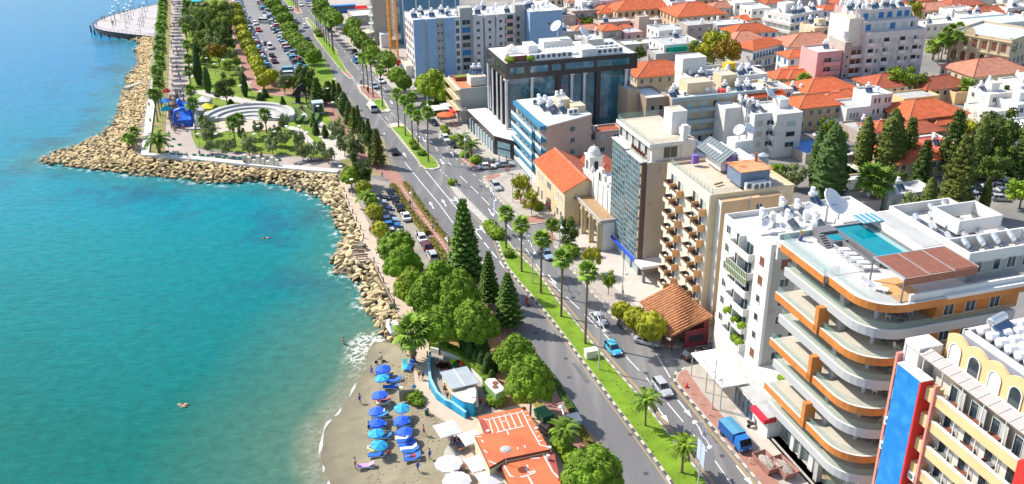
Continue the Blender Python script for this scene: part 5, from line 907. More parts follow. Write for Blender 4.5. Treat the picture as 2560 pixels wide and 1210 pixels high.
ob('potted_bush', bl, None, B2.W(1.0, -4.6, 5.6), 0, 'green bush on the ledge above the red sign', 'plant', sc=1.0)
b = MB(); b.box(-.6, -8.5, 0, 4.5, -.05, 5.5); B2.part('podium', b, M_wht)
B3 = Bld('beige_hotel', 'cream hotel tower with rows of small square orange sided balconies', (1778, 488), 24, 15, 15.6, M_crm, M_roofb, par=.5); M_pale = wall('pale_cream_render', (.68, .62, .50)); M_tan = wall('tan_render', (.55, .38, .22)); M_cap = mat('orange_balcony_cheek', (.72, .38, .16), .7, .05)
b = MB(); b.box(-.25, -.02, 0, 0, 15.6, 24); B3.part('front_wall', b, M_pale); b = MB(); b.box(1.2, -1.4, 2.6, 12, 0, 23.2); B3.part('side_bay', b, M_tan); b = MB(); b.box(1.1, -1.5, 2.0, 1.2, 0, 23.3); B3.part('corner_rib', b, M_wht)
for k in range(8):
 z = 20.4 - k * 2.75
 for j, (y, dz) in enumerate(((2.0, 0), (4.7, .35), (10.2, 0), (12.9, .35))):
  zz = z + dz; b = MB(); y0, y1 = y - 1.1, y + 1.1; b.box(-1.55, y0, zz - .15, -.25, y1, zz); b.box(-1.55, y0, zz, -1.45, y1, zz + .55); s = B3.part('balcony', b, M_pale); b = MB(); b.box(-1.5, y0 - .1, zz - .3, -.2, y0, zz + .95); ob('balcony_cheek', b.mesh('balcony_cheek', M_cap), s)
  b = MB(); b.box(-1.52, y0, zz + .55, -1.47, y1, zz + .95); b.box(-1.45, y1 - .05, zz, -.25, y1, zz + .9); ob('railing', b.mesh('railing', mat('brown_rail', (.10, .055, .035), .6)), s); B3.win('L', y, zz + .05, 1.7, 2.0, 'dark', -.25)
  if (k + j) % 2 == 0: b = MB(); b.cyl(-.9, y, zz + .6, zz + .64, .3, n=8); b.cyl(-.9, y, zz, zz + .6, .04, n=5); b.build('cafe_table', M_wht2, None, B3.o, AV, label='small round table on a hotel balcony', cat='table', group='round tables on the hotel balconies')
for x in (8.0, 12.6): B3.win('F', x, 20.9, 1.2, 1.2, 'dark', -1.4 if x < 12 else 0)
b = MB(); b.box(1.5, -2.3, 2.3, 5.5, -1.4, 3.6); B3.part('low_bay', b, M_crm); B3.win('F', 3.5, 3.7, 3.4, .7, 'dark', -1.42)
each('downpipe', M_metal, B3.t, [(x, -1.55, 3, x + .12, -1.4, 23.6) for x in (6.0, 6.25)])
b = MB(); b.ribbon([(.3, 15.4), (.3, .3), (5, .3)], .03, 24, 24.9); B3.part('glass_balustrade', b, M_gl2); b = MB(); [b.box(.28, y, 24, .34, y + .05, 25) for y in [i * 1.3 + .3 for i in range(12)]]; B3.part('railing', b, M_metal)
rs = thing('roof_shed', 'roof shed with a rusty orange metal roof and blue grey walls on the cream hotel', 'shed', B3.W(6.0, 1.6, 24), AV); b = MB(); b.box(0, 0, 0, 5.2, 4.5, 2.6); b.build('wall', mat('blue_grey_paint', (.14, .19, .27), .7, .15, 1), rs); b = MB(); b.box(-.3, -.4, 2.6, 5.6, 4.6, 2.7)
for k in range(16): b.box(-.3 + k * .37, -.4, 2.7, -.2 + k * .37, 4.6, 2.76)
b.build('roof', mat('rusty_sheet', (.50, .28, .14), .8, .25, .9, dirt_or_reflection=((.40, .11, .03), .6, .5)), rs); b = MB(); b.cyl(4.6, 3.6, 2.7, 4.2, .22, n=8); b.build('flue', mat('rust', (.35, .10, .05), .9), rs)
for i in range(6): kit('ac', B3, 8.2 + i * .95 if i < 3 else 7.2 + (i - 3) * 1.2, .5 if i < 3 else 1.1, 23.6, 'cream hotel', sc=1.3)
wt = thing('stair_tower', 'white stair tower with dishes and antenna masts behind the cream hotel', 'tower', B3.W(10.8, 12.5, 0), AV); b = MB(); b.box(0, 0, 0, 3.4, 3, 27.6); b.box(-4.4, -3.4, 24, -1.6, 2.0, 27.2); b.box(-1.6, -7.5, 24, .6, -.5, 26.6); b.build('wall', M_wht, wt); b = MB(); b.cyl(1, 1, 27.6, 36, .08, n=6); b.cyl(2.6, 1.2, 27.6, 34, .1, n=6); [b.box(2.4, 1.0, 29 + k * 1.5, 2.9, 1.1, 30 + k * 1.5) for k in range(4)]; b.build('antenna_mast', M_metal, wt)
kit('dish', B3, 11.6, 12.9, 27.6, '', sc=1.9, label='left large dish on the white stair tower', rz=-.8); kit('dish', B3, 13.3, 12.9, 27.6, '', sc=1.9, label='right large dish on the white stair tower', rz=.8)
for i, (x, y) in enumerate([(12.2, 9.2), (14.4, 9.2)]):
 t = thing('storage_tank', 'large grey cylindrical water tank on the hotel roof, %s of two' % ('left', 'right')[i], 'water tank', B3.W(x, y, 24)); b = MB(); b.cyl(0, 0, 0, 2.0, .95, n=16); b.cyl(0, 0, 2.0, 2.35, .95, .3, n=16); [b.cyl(0, 0, z, z + .08, 1.0, n=16) for z in (.5, 1.2, 1.8)]; b.build('tank', mat('grey_plastic', (.33, .36, .38), .5), t)
pn = thing('glazed_lean_to', 'sloping rack of glass solar panels above a purple wall on the hotel roof', 'solar panels', B3.W(6.2, 7.0, 24), AV)
for k in range(9):
 b = MB(); y0 = 8.2 - k * .98; b.add([(-1.0, y0, 2.2), (1.6, y0, 3.9), (1.6, y0 + .9, 3.9), (-1.0, y0 + .9, 2.2), (-1.0, y0, 2.12), (1.6, y0, 3.82), (1.6, y0 + .9, 3.82), (-1.0, y0 + .9, 2.12)], [(0, 1, 2, 3), (7, 6, 5, 4), (0, 4, 5, 1), (1, 5, 6, 2), (2, 6, 7, 3), (3, 7, 4, 0)]); b.build('glass_panel', mat('lean_to_glass', (.12, .15, .15), .1, .1, spec=.8), pn)
 b = MB(); b.bar((-1.0, y0 - .04, 2.24), (1.6, y0 - .04, 3.94), .07, .06); b.build('glazing_bar', M_wht, pn)
b = MB(); b.box(1.2, 0, 0, 1.4, 9, 3.4); b.build('purple_wall', mat('purple_paint', (.20, .12, .42), .7, .1, 2), pn)
t = thing('storage_box', 'purple box by the lean to on the hotel roof', 'box', B3.W(3.6, 13.6, 24), AV); b = MB(); b.box(0, 0, 0, 1.1, .8, 1.4); b.box(-.05, -.05, 1.4, 1.15, .85, 1.5); b.build('box', mat('purple_paint', (0, 0, 0)), t); t = thing('rolled_mat', 'rolled olive mat lying on the cream hotel roof', 'mat', B3.W(3.6, 4.4, 23.75), AV + .3); b = MB(); b.tube([(-.9, 0, .16), (.9, 0, .16)], .17, 10); b.build('roll', mat('olive_cloth', (.25, .22, .05), .9), t)
B4 = Bld('glass_hotel', 'slim hotel with two stepped curtain walls of small glass panes and a brown fin', (1619, 408), 22.5, 12, 15.4, M_bge, M_roofw, par=.15)
M_cw = mat('curtain_glass', (.05, .11, .13), .06, .5, .9, spec=1.0, rand=.35); M_cwf = mat('steel_grid', (.50, .54, .56), .4, .04, metal=.3)
def curtain(y0, y1, x, z0, z1, ny, nz_):
 dy, dz = (y1 - y0) / ny, (z1 - z0) / nz_; mb = MB(); mb.box(-.02, .03, .03, .02, dy - .03, dz - .03); pm = mb.mesh('pane', M_cw)
 b = MB(); [b.box(x - .06, y0 + i * dy - .035, z0, x, y0 + i * dy + .035, z1) for i in range(ny + 1)]; [b.box(x - .07, y0, z0 + k * dz - .035, x - .01, y1, z0 + k * dz + .035) for k in range(nz_ + 1)]; b.box(x, y0, z0, 0, y1, z1); g = B4.part('curtain_frame', b, M_cwf)
 for i in range(ny):
  for k in range(nz_): ob('pane', pm, g, (x - .02, y0 + i * dy, z0 + k * dz), rot=(rnd.uniform(-.01, .01), rnd.uniform(-.02, .02), 0))
curtain(.9, 6.9, -1.0, 3.4, 22.5, 6, 18); curtain(8.2, 14.6, -.6, 3.4, 22.5, 6, 18)
b = MB(); b.box(-.3, 6.9, 3.4, 0, 8.2, 22.5); B4.part('slot_glazing', b, mat('teal_glass', (.03, .16, .18), .06, .4, 1, spec=1)); b = MB(); b.box(-.9, .15, 3, -.1, .5, 22.2); B4.part('fin', b, mat('brown_panel', (.09, .06, .055), .5))
for k in range(9): b = MB(); b.box(-.95, .5, 3.6 + k * 2.1, -.1, .9, 5.0 + k * 2.1); B4.part('spandrel', b, M_bei if k % 2 else M_crm)
b = MB(); b.box(-1.2, .4, 22.5, .3, 7, 22.62); b.box(-.8, 8, 22.5, .3, 15, 22.62); B4.part('coping', b, M_wht)
B4.block(1.0, .6, 9.2, 15.4, 22.4, 25.7, M_wht2, M_roofb, .15, 'penthouse'); b = MB(); b.box(.4, .2, 25.4, 9.2, 15.6, 25.75); b.box(.4, .2, 25.75, 2, 15.6, 25.78); B4.part('roof', b, M_roofb); b = MB(); b.box(.3, .1, 25.2, .4, 15.6, 25.9); b.box(.4, .1, 25.2, 9.2, .2, 25.9); B4.part('fascia', b, M_wht)
for y in (2.5, 5.4, 8.3, 11.2, 14.0): B4.win('L', y, 22.9, 2.2, 2.2, 'dark', 1.0)
B4.win('F', 4.6, 22.9, 2.6, 2.0, 'dark', .6); b = MB(); b.ribbon([(.6, 15.4), (.6, .35), (6, .35)], .03, 25.8, 26.8); b.ribbon([(-.8, 7), (-.8, .6), (.3, .6)], .03, 22.6, 23.6); b.ribbon([(.6, 15.4), (9, 15.4)], .03, 25.8, 27); B4.part('glass_balustrade', b, M_gl2)
b = MB(); b.box(6.8, .4, 22, 7.8, 1.4, 28.6); B4.part('chimney', b, M_wht); B4.block(6.4, 4.4, 9.4, 7.8, 25.6, 30, M_wht, M_roofb, .1, 'lift_housing')
for i in range(8): kit('vat', B4, 10.4 + (i % 2) * 1.2, 3.2 + (i // 2) * 1.4, 22.5, 'glass hotel', sc=.9)
for i in range(2): kit('vat', B4, 7.8 + i * 1.2, 3.0, 25.75, '', label='%s white barrel beside the stair box of the glass hotel' % ('left', 'right')[i])
for i in range(6): chair(B4.W(.2, 2 + i * 1.0, 22.65), AV, 'brown chair on the top terrace of the glass hotel', 'terrace chairs of the glass hotel', M_brn)
b = MB(); b.box(-1.5, .2, 2.9, -1.1, 14.8, 3.35); B4.part('blue_fascia', b, mat('bright_blue_sign', (.01, .07, .55), .5)); b = MB(); b.box(-1.6, -3.2, 3.1, 5.5, .1, 3.6); B4.part('entrance_canopy', b, M_wht); each('pier', M_gry, B4.t, [(-.7, y, 0, -.3, y + .3, 3) for y in (.5, 4, 7.4, 11, 14.2)]); b = MB(); b.box(-.4, .5, .2, -.3, 14.6, 3); B4.part('shop_glass', b, mat('pale_shop_glass', (.25, .38, .42), .1, .2, .5, spec=.8)); each('canopy_post', M_grp, B4.t, [(-1.0, -2.9, 0, -.6, -2.3, 3.1), (4.6, -2.9, 0, 5, -2.3, 3.1)])
cf = thing('cafe', 'open fronted cafe with a brown tiled lean to roof and dark red walls', 'cafe', B3.W(-7.9, -5.4, 0), AV); M_mar = mat('maroon_paint', (.20, .03, .035), .7, .15, 1)
b = MB(); b.add([(-.6, -.6, 2.9), (-.6, 11.8, 2.9), (5.6, 11.8, 5.4), (6.8, -.6, 5.4), (-.6, -.6, 2.75), (-.6, 11.8, 2.75), (5.6, 11.8, 5.25), (6.8, -.6, 5.25)], [(0, 3, 2, 1), (4, 5, 6, 7), (0, 4, 7, 3), (0, 1, 5, 4), (1, 2, 6, 5), (2, 3, 7, 6)]); rf = b.build('roof', T_br, cf)
tm_ = MB(); tm_.tube([(0, 0, 0), (.5, 0, .2)], [.15, .13], 5); tl = tm_.mesh('tile', mat('tile_clay', (.42, .19, .085), .8, .3, 1, rand=.3))
for i in range(18):
 for j in range(16): ob('tile', tl, rf, (-.55 + j * .42, -.4 + i * .68, 2.9 + j * .168 + .02), rot=(0, 0, 0))
b = MB(); b.box(2.2, -.2, 0, 6.4, 0, 3.2); b.box(5.6, 0, 0, 6.4, 11.5, 5); b.box(0, 5, 0, .2, 11.4, 1.0); b.build('wall', M_mar, cf); b = MB(); b.box(3, -.25, 1, 5.6, -.2, 2.2); b.build('serving_hatch', M_dark, cf); each('post', M_mar, cf, [(0, y, 0, .2, y + .2, 2.9) for y in (0, 3, 6, 9, 11.3)]); b = MB(); b.box(.2, 0, .02, 5.6, 11.4, .1); b.build('floor', M_grp, cf)
for k in range(8): chair(cf.matrix_basis @ Vector((1 + (k % 3) * 1.6, 1.5 + (k // 3) * 2.6, .1)), k, 'dark chair under the tiled cafe roof', 'cafe chairs', M_grp)
# ================================================================ MORE BUILDINGS
Y = Bld('pylon_hotel', 'apricot hotel with a tall blue and red pylon and long balconies', (2262, 905), 25, 16, 1, M_yel, body=False); M_blp = mat('blue_mosaic', (.01, .20, .58), .5, .12, .7, dirt_or_reflection=((.03, .26, .62), .8, .5)); M_redp = mat('red_pylon', (.62, .03, .025), .6, .05); M_sal = mat('salmon_trim', (.70, .26, .20), .7, .05)
b = MB(); b.box(1.2, -24, 0, 16, 1.0, 23.2); Y.part('wall', b, M_wht2); b = MB(); b.box(-.9, -3.7, 0, 0, 0, 25); Y.part('pylon', b, M_blp); b = MB(); b.box(-.9, -3.95, 0, .6, -3.7, 25); Y.part('pylon_side', b, M_redp); b = MB(); b.box(-.95, -4, 25, .6, .05, 25.1); Y.part('pylon_cap', b, M_roofw)
b = MB(); b.box(-.3, .9, 0, 1.3, 1.25, 25.6); Y.part('edge_trim', b, M_sal); b = MB(); b.box(-.3, -5.4, 0, .3, -5.1, 25.2); Y.part('edge_trim', b, M_sal)
for k in range(8):
 z = 23.3 - k * 3.25
 b = MB(); b.box(-.2, 0.05, z - .4, 1.2, .9, z + 1.1); b.box(-.2, -5.1, z - .4, 1.2, -4.0, z + 1.1); Y.part('spandrel', b, M_yel); Y.win('L', .5, z + 1.4, .6, 1.0, 'open', 0.9)
 b = MB(); b.box(0, -17.6, z - .25, 3.4, -5.4, z); Y.part('balcony_slab', b, M_flt); b = MB(); b.box(-.05, -17.6, z - .45, .2, -5.4, z + .8); s = Y.part('balcony_front', b, M_yel); b = MB(); b.box(-.1, -17.6, z + .8, .25, -5.4, z + .95); ob('coping', b.mesh('coping', M_wht), s)
 for y in (-8.4, -11.5, -14.6): b = MB(); b.box(.1, y - .05, z + .95, .18, y + .05, z + 2.85); Y.part('post', b, M_wht)
 for y in (-7.0, -10, -13, -16): Y.win('L', y, z + .1, 2.0, 2.2, 'dark', 1.2)
 if k < 5:
  for j, y in enumerate((-7.2, -10.4, -13.2)): furn(Y.W(.9, y, z), AV, 'patio table on the %s long balcony of the apricot hotel' % ['top', 'second', 'third', 'fourth', 'fifth'][k], 'balcony tables of the apricot hotel, level %s' % 'ABCDE'[k]); chair(Y.W(.8, y + .9, z), 1 + j, 'patio chair on the %s long balcony of the apricot hotel' % ['top', 'second', 'third', 'fourth', 'fifth'][k], 'balcony chairs of the apricot hotel, level %s' % 'ABCDE'[k], M_brn if j else M_wht2)
b = MB(); b.box(-.9, -21.5, 0, 1.2, -17.7, 25); Y.part('pylon', b, M_redp)
for k in range(3): kit('ac', Y, -.2, [.5, .5, -4.6][k], [16.2, 12.8, 12.4][k], '', rz=AV - 1.57, label='air conditioner on the narrow front beside the blue pylon, %s' % ['upper', 'middle', 'lower'][k], sc=1.0)
b = MB(); b.add([(.3, .8, 26.9), (1.8, .8, 27.3), (1.8, -22, 27.3), (.3, -22, 26.9), (.3, .8, 26.82), (1.8, .8, 27.22), (1.8, -22, 27.22), (.3, -22, 26.82)], [(0, 1, 2, 3), (7, 6, 5, 4), (0, 4, 5, 1), (1, 5, 6, 2), (2, 6, 7, 3), (3, 7, 4, 0)]); s = Y.part('awning', b, mat('grey_awning', (.42, .38, .36), .8, .06)); b = MB(); [b.bar((.3, y, 26.95), (1.8, y, 27.35), .06, .05) for y in [.8 - i * 1.4 for i in range(17)]]; ob('awning_rib', b.mesh('awning_rib', M_wht), s)
each('post', M_wht, Y.t, [(.3, y, 24.2, .38, y + .08, 26.9) for y in (.6, -2.4, -5.4, -8.4, -11.4, -14.4, -17.4)])
b = MB(); b.box(2.0, -24, 23.2, 16, -2.2, 26.1); Y.part('wall', b, M_wht2); b = MB(); b.box(1.8, -24, 25.4, 2.0, -2.2, 26.6); Y.part('fascia', b, M_yel); b = MB(); b.box(2.0, -24, 26.1, 4, -2.2, 26.15); Y.part('terrace_floor', b, M_roofw); b = MB(); b.box(.4, -1.4, 23.2, 3.4, 1.0, 27.4); Y.part('roof_room', b, M_wht)
for k in range(7):                                    # scalloped arcade
 y = -1.6 - k * 2.9; pts = [(y - 2.9, 26.1), (y - 2.9, 28.9)] + [(y - 2.9 + 2.9 * i / 8, 28.9 + .55 * math.sin(math.pi * i / 8)) for i in range(1, 8)] + [(y, 28.9), (y, 26.1)]
 b = MB(); n = len(pts); b.add([(3.6, p, q) for p, q in pts] + [(3.9, p, q) for p, q in pts], [tuple(range(n - 1, -1, -1)), tuple(range(n, 2 * n))] + [(i, (i + 1) % n, n + (i + 1) % n, n + i) for i in range(n)]); s = Y.part('scalloped_wall', b, M_yel); ob('arch', archmesh(1.5, 2.2, M_glass if k % 2 else M_wht, M_wht), Y.t, (3.58, y - 1.45, 26.15), -math.pi / 2)
b = MB(); b.box(3.9, -24, 26.1, 16, -1.5, 28.4); Y.part('upper_wall', b, M_wht2); b = MB(); b.box(4.6, -24, 28.4, 16, -1.6, 28.5); Y.part('roof', b, mat('dark_roof', (.20, .22, .25), .8, .1)); b = MB(); b.box(5.6, -24, 28.4, 6.1, -1.5, 29.0); b.box(5.6, -1.8, 28.4, 16, -1.4, 29.0); Y.part('parapet', b, M_wht)
tp = KP['vat'][0]
for r in range(4):
 for k in range(11 - r):
  t = thing('water_barrel', 'fat white water barrel in the rows on the apricot hotel roof', 'water tank', Y.W(7.2 + r * 1.7, -2.6 - k * 1.35, 28.5), AV, 'white barrels on the apricot hotel roof')
  if r == 0 and k == 0: b = MB(); b.tube([(-.62, 0, .75), (-.5, 0, .75), (.5, 0, .75), (.62, 0, .75)], [.28, .52, .52, .28], 12); bmh = b.mesh('barrel', M_wh3); b = MB(); b.box(-.4, -.3, 0, -.3, .3, .4); b.box(.3, -.3, 0, .4, .3, .4); cmh = b.mesh('cradle', M_metal)
  ob('barrel', bmh, t); ob('cradle', cmh, t)
kit('steel', Y, 9.0, -3.9, 28.6, '', sc=1.5, label='big blue solar panel between the white barrels of the apricot hotel', rz=.6)
K = Bld('black_office', 'black granite office block with white columns, mirrored glass and a white plant filled roof', (1264, 160), 22, 35.2, 18.6, M_blk, M_roofw, par=.3, z0=18); M_mir = mat('mirror_glass', (.04, .16, .22), .03, .5, .25, spec=1.0, dirt_or_reflection=((.20, .36, .42), .35, .54)); M_pur = mat('violet_glass', (.04, .05, .16), .05, .4, .6, spec=1)  # pale teal patches in the mirror glass colour are painted reflections
b = MB(); b.box(1.3, 1.3, 0, 34, 17.5, 18); K.part('curtain_wall', b, M_mir)
for i in range(13):
 for k in range(7): z = 2.0 + k * 2.3; b = MB(); b.box(1.5 + i * 2.5, 1.24, z, 1.5 + i * 2.5 + 2.42, 1.3, z + 2.22); ob('glass_pane', b.mesh('glass_pane', M_mir), K.t, (0, 0, 0), rot=(rnd.uniform(-.002, .002), 0, rnd.uniform(-.001, .001)))
for x in (.3, 7, 17.6, 21, 32.4): b = MB(); b.cyl(x, .6, 0, 17.7, .38, n=10); b.box(x - .6, 0.1, 17.7, x + .6, 1.2, 18); K.part('white_column', b, M_wht)
for x in (13.5, 24.2): b = MB(); b.box(x, .5, 0, x + 1.2, 1.3, 18); K.part('granite_rib', b, M_blk)
for i, y in enumerate((5.4, 9.2, 13.4, 18)): b = MB(); b.cyl(.5, y, 5, 17.7, .35, n=10); K.part('white_column', b, M_wht)
for y0, y1, m in ((1.3, 4.6, M_pur), (7, 8.8, M_pur), (10.8, 13, M_pur), (15.2, 17.6, M_pur), (4.6, 7, M_blk), (8.8, 10.8, M_blk), (13, 15.2, M_blk)): b = MB(); b.box(.4 if m is M_blk else .9, y0, 4.8, 1.3, y1, 18); K.part('side_glazing' if m is M_pur else 'granite_rib', b, m)
for x, w in ((1.2, 3.6), (6.4, 4.6), (12, 2.4), (15.6, 7.6), (24, 8.8)): b = MB(); b.box(x, -.05, 19.3, x + w, 0, 20.9); K.part('ribbon_window', b, M_mir)
for y, w in ((.8, 3.4), (5.6, 3), (9.6, 3.2), (13.6, 4)): b = MB(); b.box(-.05, y, 19.3, 0, y + w, 20.9); K.part('ribbon_window', b, M_glass)
pd = [(-5.2, 20), (-4.2, -3.4), (-.6, -8.6), (3.5, -8.9), (3.5, 1), (0, 20)]; b = MB(); b.prism(pd, 0, 5.0); K.part('podium', b, M_blk); b = MB(); b.prism(pd, 5.0, 5.06); K.part('podium_roof', b, M_roofw)
for i in range(9): y = 18 - i * 2.35; x = -5.2 + (20 - y) * .0427 - .03; b = MB(); b.box(x - .03, y - 1.9, .2, x + .1, y, 3.4); K.part('shopfront', b, mat('pale_shop_glass', (0, 0, 0))); b = MB(); b.box(x - .25, y, 0, x + .1, y + .35, 3.6); K.part('shop_column', b, M_wht if i > 2 else M_blk)
b = MB(); b.bar((-3.6, -4.4, 3.1), (-1.3, -7.7, 3.1), .12, 1.5); b.bar((-3.6, -4.4, 1.1), (-1.3, -7.7, 1.1), .12, 1.7); K.part('corner_shop_window', b, mat('pale_shop_glass', (0, 0, 0)))
b = MB(); b.box(-.5, -8.98, .3, 3.0, -8.9, 1.9); b.box(-.5, -8.98, 2.2, 3.0, -8.9, 3.9); K.part('corner_shop_window', b, mat('pale_shop_glass', (0, 0, 0)))
for i in range(9): b = MB(); b.tube([(12 + i * 1.15, 4, 21.9), (12 + i * 1.15, 10.5, 21.9)], .62, 10); K.part('barrel_vault', b, mat('vault_sheet', (.62, .63, .60), .4, .05))
for x0, y0, x1, y1, z, m in ((8.4, 8, 11, 13, 24, M_wht), (20.5, 1.4, 24.6, 7, 23.6, M_wht), (24.5, 8, 29, 12, 24.3, M_gry), (1.6, 2, 6.2, 4.4, 23.2, M_brn), (14, 12.5, 22, 16.5, 23.6, M_wht)): K.block(x0, y0, x1, y1, 21.7, z, m, M_roofw, .1, 'roof_room')
b = MB(); b.add([(2, 8, 21.8), (7.6, 7.4, 21.8), (8, 13.6, 21.8), (1.6, 14, 21.8), (5, 11, 24.2)], [(0, 1, 4), (1, 2, 4), (2, 3, 4), (3, 0, 4)]); K.part('tent_roof', b, M_wht)
for i in range(20): kit('ac', K, [7.6, 9, 10.4, 11.8, 13.2, 14.6, 16, 17.4, 25.6, 27, 28.4, 29.8, 31.2, 25.6, 27, 28.4, 29.8, 31.2, 30, 31.4][i], [2.2, 2.2, 2.4, 2.2, 2.4, 2.2, 2.4, 2.2, 2.4, 2.4, 2.4, 2.4, 2.4, 5, 5, 5, 5, 5, 9, 9][i], 21.7, 'black office', sc=1.5)
kit('dish', K, 18.6, 15.4, 23.6, '', sc=3, label='very large white dish standing on the black office roof', rz=-.9); kit('dish', K, 24.4, 11.4, 22.5, '', sc=3, label='tilted mesh dish in the middle of the black office roof', rz=1.2)
kit('aerial', K, 1, 12, 21.8, '', label='thin mast at the left corner of the black office roof', sc=1.6); kit('aerial', K, 1.2, 3, 21.8, '', label='thin mast at the near corner of the black office roof', sc=1.6)
ob('roof_plants', bl, None, K.W(1.5, 1.6, 22), 0, 'green planter bush at the near corner of the black office roof', 'plant', sc=1.4); ob('roof_plants', bl, None, K.W(6.9, 1.6, 22), 0, 'green planter bush beside the brown roof room of the black office', 'plant', sc=1.2)
Q = Bld('striped_apartments', 'pinkish apartment block with blue striped balconies and solar tanks on its white roof', (1368, 315), 14.5, 13, 21, M_pch, body=False); pg = [(0, 0), (12.7, 5.2), (11.6, 22), (-.7, 21.6), (-.5, 4.8)]
b = MB(); b.prism(pg, 0, 14.2); Q.part('wall', b, M_pch); b = MB(); b.prism(pg, 14.2, 14.5); Q.part('roof', b, M_roofw); M_bst = mat('balcony_blue', (.04, .20, .33), .6, .08)
for k in range(5):
 z = 11.4 - k * 2.75
 for y0, y1, xo in ((.3, 4.4, -.2), (5, 21.2, -.9)):
  b = MB(); b.box(xo - 1.2, y0, z - .9, .1, y1, z); Q.part('blue_band', b, M_bst); b = MB(); b.box(xo - 1.2, y0, z + .05, xo - 1.12, y1, z + .85); Q.part('balcony_panel', b, M_wht)
 Q.grid('L', (7, 10, 13, 16, 19), [z + .1], 1.5, 2.0, ('dark', 'brown', 'dark'), -.72); Q.win('L', 2.4, z + .1, 2.2, 2.0, 'dark')
 ob('window', winmesh(1.4, 1.2, 'dark'), Q.t, (7.1, 2.86, z + .2), .388); b = MB(); b.box(6.2, 2.4, z - 1, 8.2, 2.5, z - .8);
b = MB(); b.box(-1.6, .3, 13.5, .1, 21.4, 14.46); Q.part('blue_band', b, M_bst); b = MB(); b.box(-2, .3, 0, -.6, 21, 1.0); Q.part('plinth', b, M_wht)
Q.block(6.4, 11, 9.4, 14, 14.4, 16.8, M_crm, M_roofg, .1, 'roof_room'); Q.block(9, 7.5, 12, 11, 14.4, 16, M_crm, M_roofb, .1, 'roof_room')
for x, y in ((3.5, 14), (4.6, 12.6), (3, 11.4), (5, 10), (4, 8.4), (6.6, 8), (8.4, 15), (9.8, 15.6)): kit('solar', Q, x, y, 14.5, 'striped apartments', rz=.9, sc=1.1)
for x, y in ((7.8, 6.2), (9, 6.4), (2.4, 16.6)): kit('ac', Q, x, y, 14.5, 'striped apartments', sc=1.3)
H = Bld('cream_house', 'long cream house with shuttered windows and an orange tiled gable roof', (1412, 478), 8, 9, 19.3, M_crm, body=False); b = MB(); b.box(0, 0, 0, 9, 19.3, 8); b.add([(0, 0, 8), (9, 0, 8), (4.5, 0, 10.2), (0, 19.3, 8), (9, 19.3, 8), (4.5, 19.3, 10.2)], [(0, 1, 2), (4, 3, 5)]); H.part('wall', b, M_crm)
for nm, v in (('west', [(-.5, -.4, 7.85), (4.5, -.4, 10.3), (4.5, 19.8, 10.3), (-.5, 19.8, 7.85)]), ('east', [(4.5, -.4, 10.3), (9.5, -.4, 7.85), (9.5, 19.8, 7.85), (4.5, 19.8, 10.3)])):
 b = MB(); b.add(v + [(x, y, z - .15) for x, y, z in v], [(0, 1, 2, 3), (7, 6, 5, 4), (0, 4, 5, 1), (1, 5, 6, 2), (2, 6, 7, 3), (3, 7, 4, 0)]); H.part('roof', b, T_or if nm == 'west' else T_dk)  # east slope gets darker red tiles: its shade is painted into the colour
b = MB(); b.bar((4.5, -.4, 10.35), (4.5, 19.8, 10.35), .3, .2); H.part('ridge_tile', b, T_pk)
for i, y in enumerate((2.2, 4.4, 9.3, 10.6, 14.8, 17.2)): H.win('L', y, 4.7, 1.0, 1.6, 'dark' if 8 < y < 11 else 'shut'); H.win('L', y, .3 if i in (2, 4) else 1.0, 1.0, 2.3 if i in (2, 4) else 1.6, 'brown' if i == 2 else 'dark')
H2 = Bld.__new__(Bld); house('old_house', 'dark red roofed house squeezed behind the cream house', 1500, 415, 7, 14, 7, M_bei, T_dk, kind='dark'); house('old_house', 'small red roofed house behind the church tower', 1512, 455, 5, 8, 7, M_bei, T_dk, kind='dark')
ch = thing('church', 'white church with a domed bell tower, stepped gable front and arched cream portico', 'church', H.W(2.5, -13.8, 0), AV); M_st = wall('cream_stone', (.60, .48, .29))
b = MB(); b.box(3.6, 2.5, 0, 16, 15, 10.6); b.box(3.2, 2.5, 0, 3.6, 15, 11.4); b.build('wall', M_wht, ch)
b = MB(); pts = [(5, 11.4), (5, 12), (6.2, 12.1), (6.6, 13.2), (7.6, 13.4), (7.9, 14.2), (9.4, 14.2), (9.7, 13.4), (10.6, 13.2), (11, 12.1), (12.2, 12), (12.2, 11.4)]; n = len(pts); b.add([(3.1, y, z) for y, z in pts] + [(3.7, y, z) for y, z in pts], [tuple(range(n)), tuple(range(2 * n - 1, n - 1, -1))] + [(i, n + i, n + (i + 1) % n, (i + 1) % n) for i in range(n)]); b.build('bell_gable', M_wht, ch)
for y in (4.5, 7.0, 9.7, 12.2): b = MB(); b.box(3.05, y, 5.4, 3.2, y + .35, 11.2); b.build('pilaster', M_wht, ch)
ob('arched_window', archmesh(1.1, 1.8, M_dark, M_wht), ch, (3.08, 8.6, 11.6), -math.pi / 2)
for y in (3.4, 13.6): b = MB(); b.cyl(3.5, y, 11.4, 12.2, .45, n=8); b.cyl(3.5, y, 12.2, 13, .5, .05, n=8); b.build('pinnacle', M_wht, ch)
b = MB(); b.box(3.2, 15, 0, 6.4, 18.2, 10.6); b.box(3.05, 14.85, 10.6, 6.55, 18.35, 10.85); b.box(3.4, 15.2, 10.85, 6.2, 18, 14); b.box(3.2, 15, 14, 6.4, 18.2, 14.25); tw = b.build('bell_tower', M_wht, ch)
for z, loc, rz in ((11.2, (3.38, 16.6, 11.2), -math.pi / 2), (11.2, (4.8, 15.18, 11.2), 0)): ob('belfry_opening', archmesh(.9, 2.1, M_dark, M_wht), tw, loc, rz)
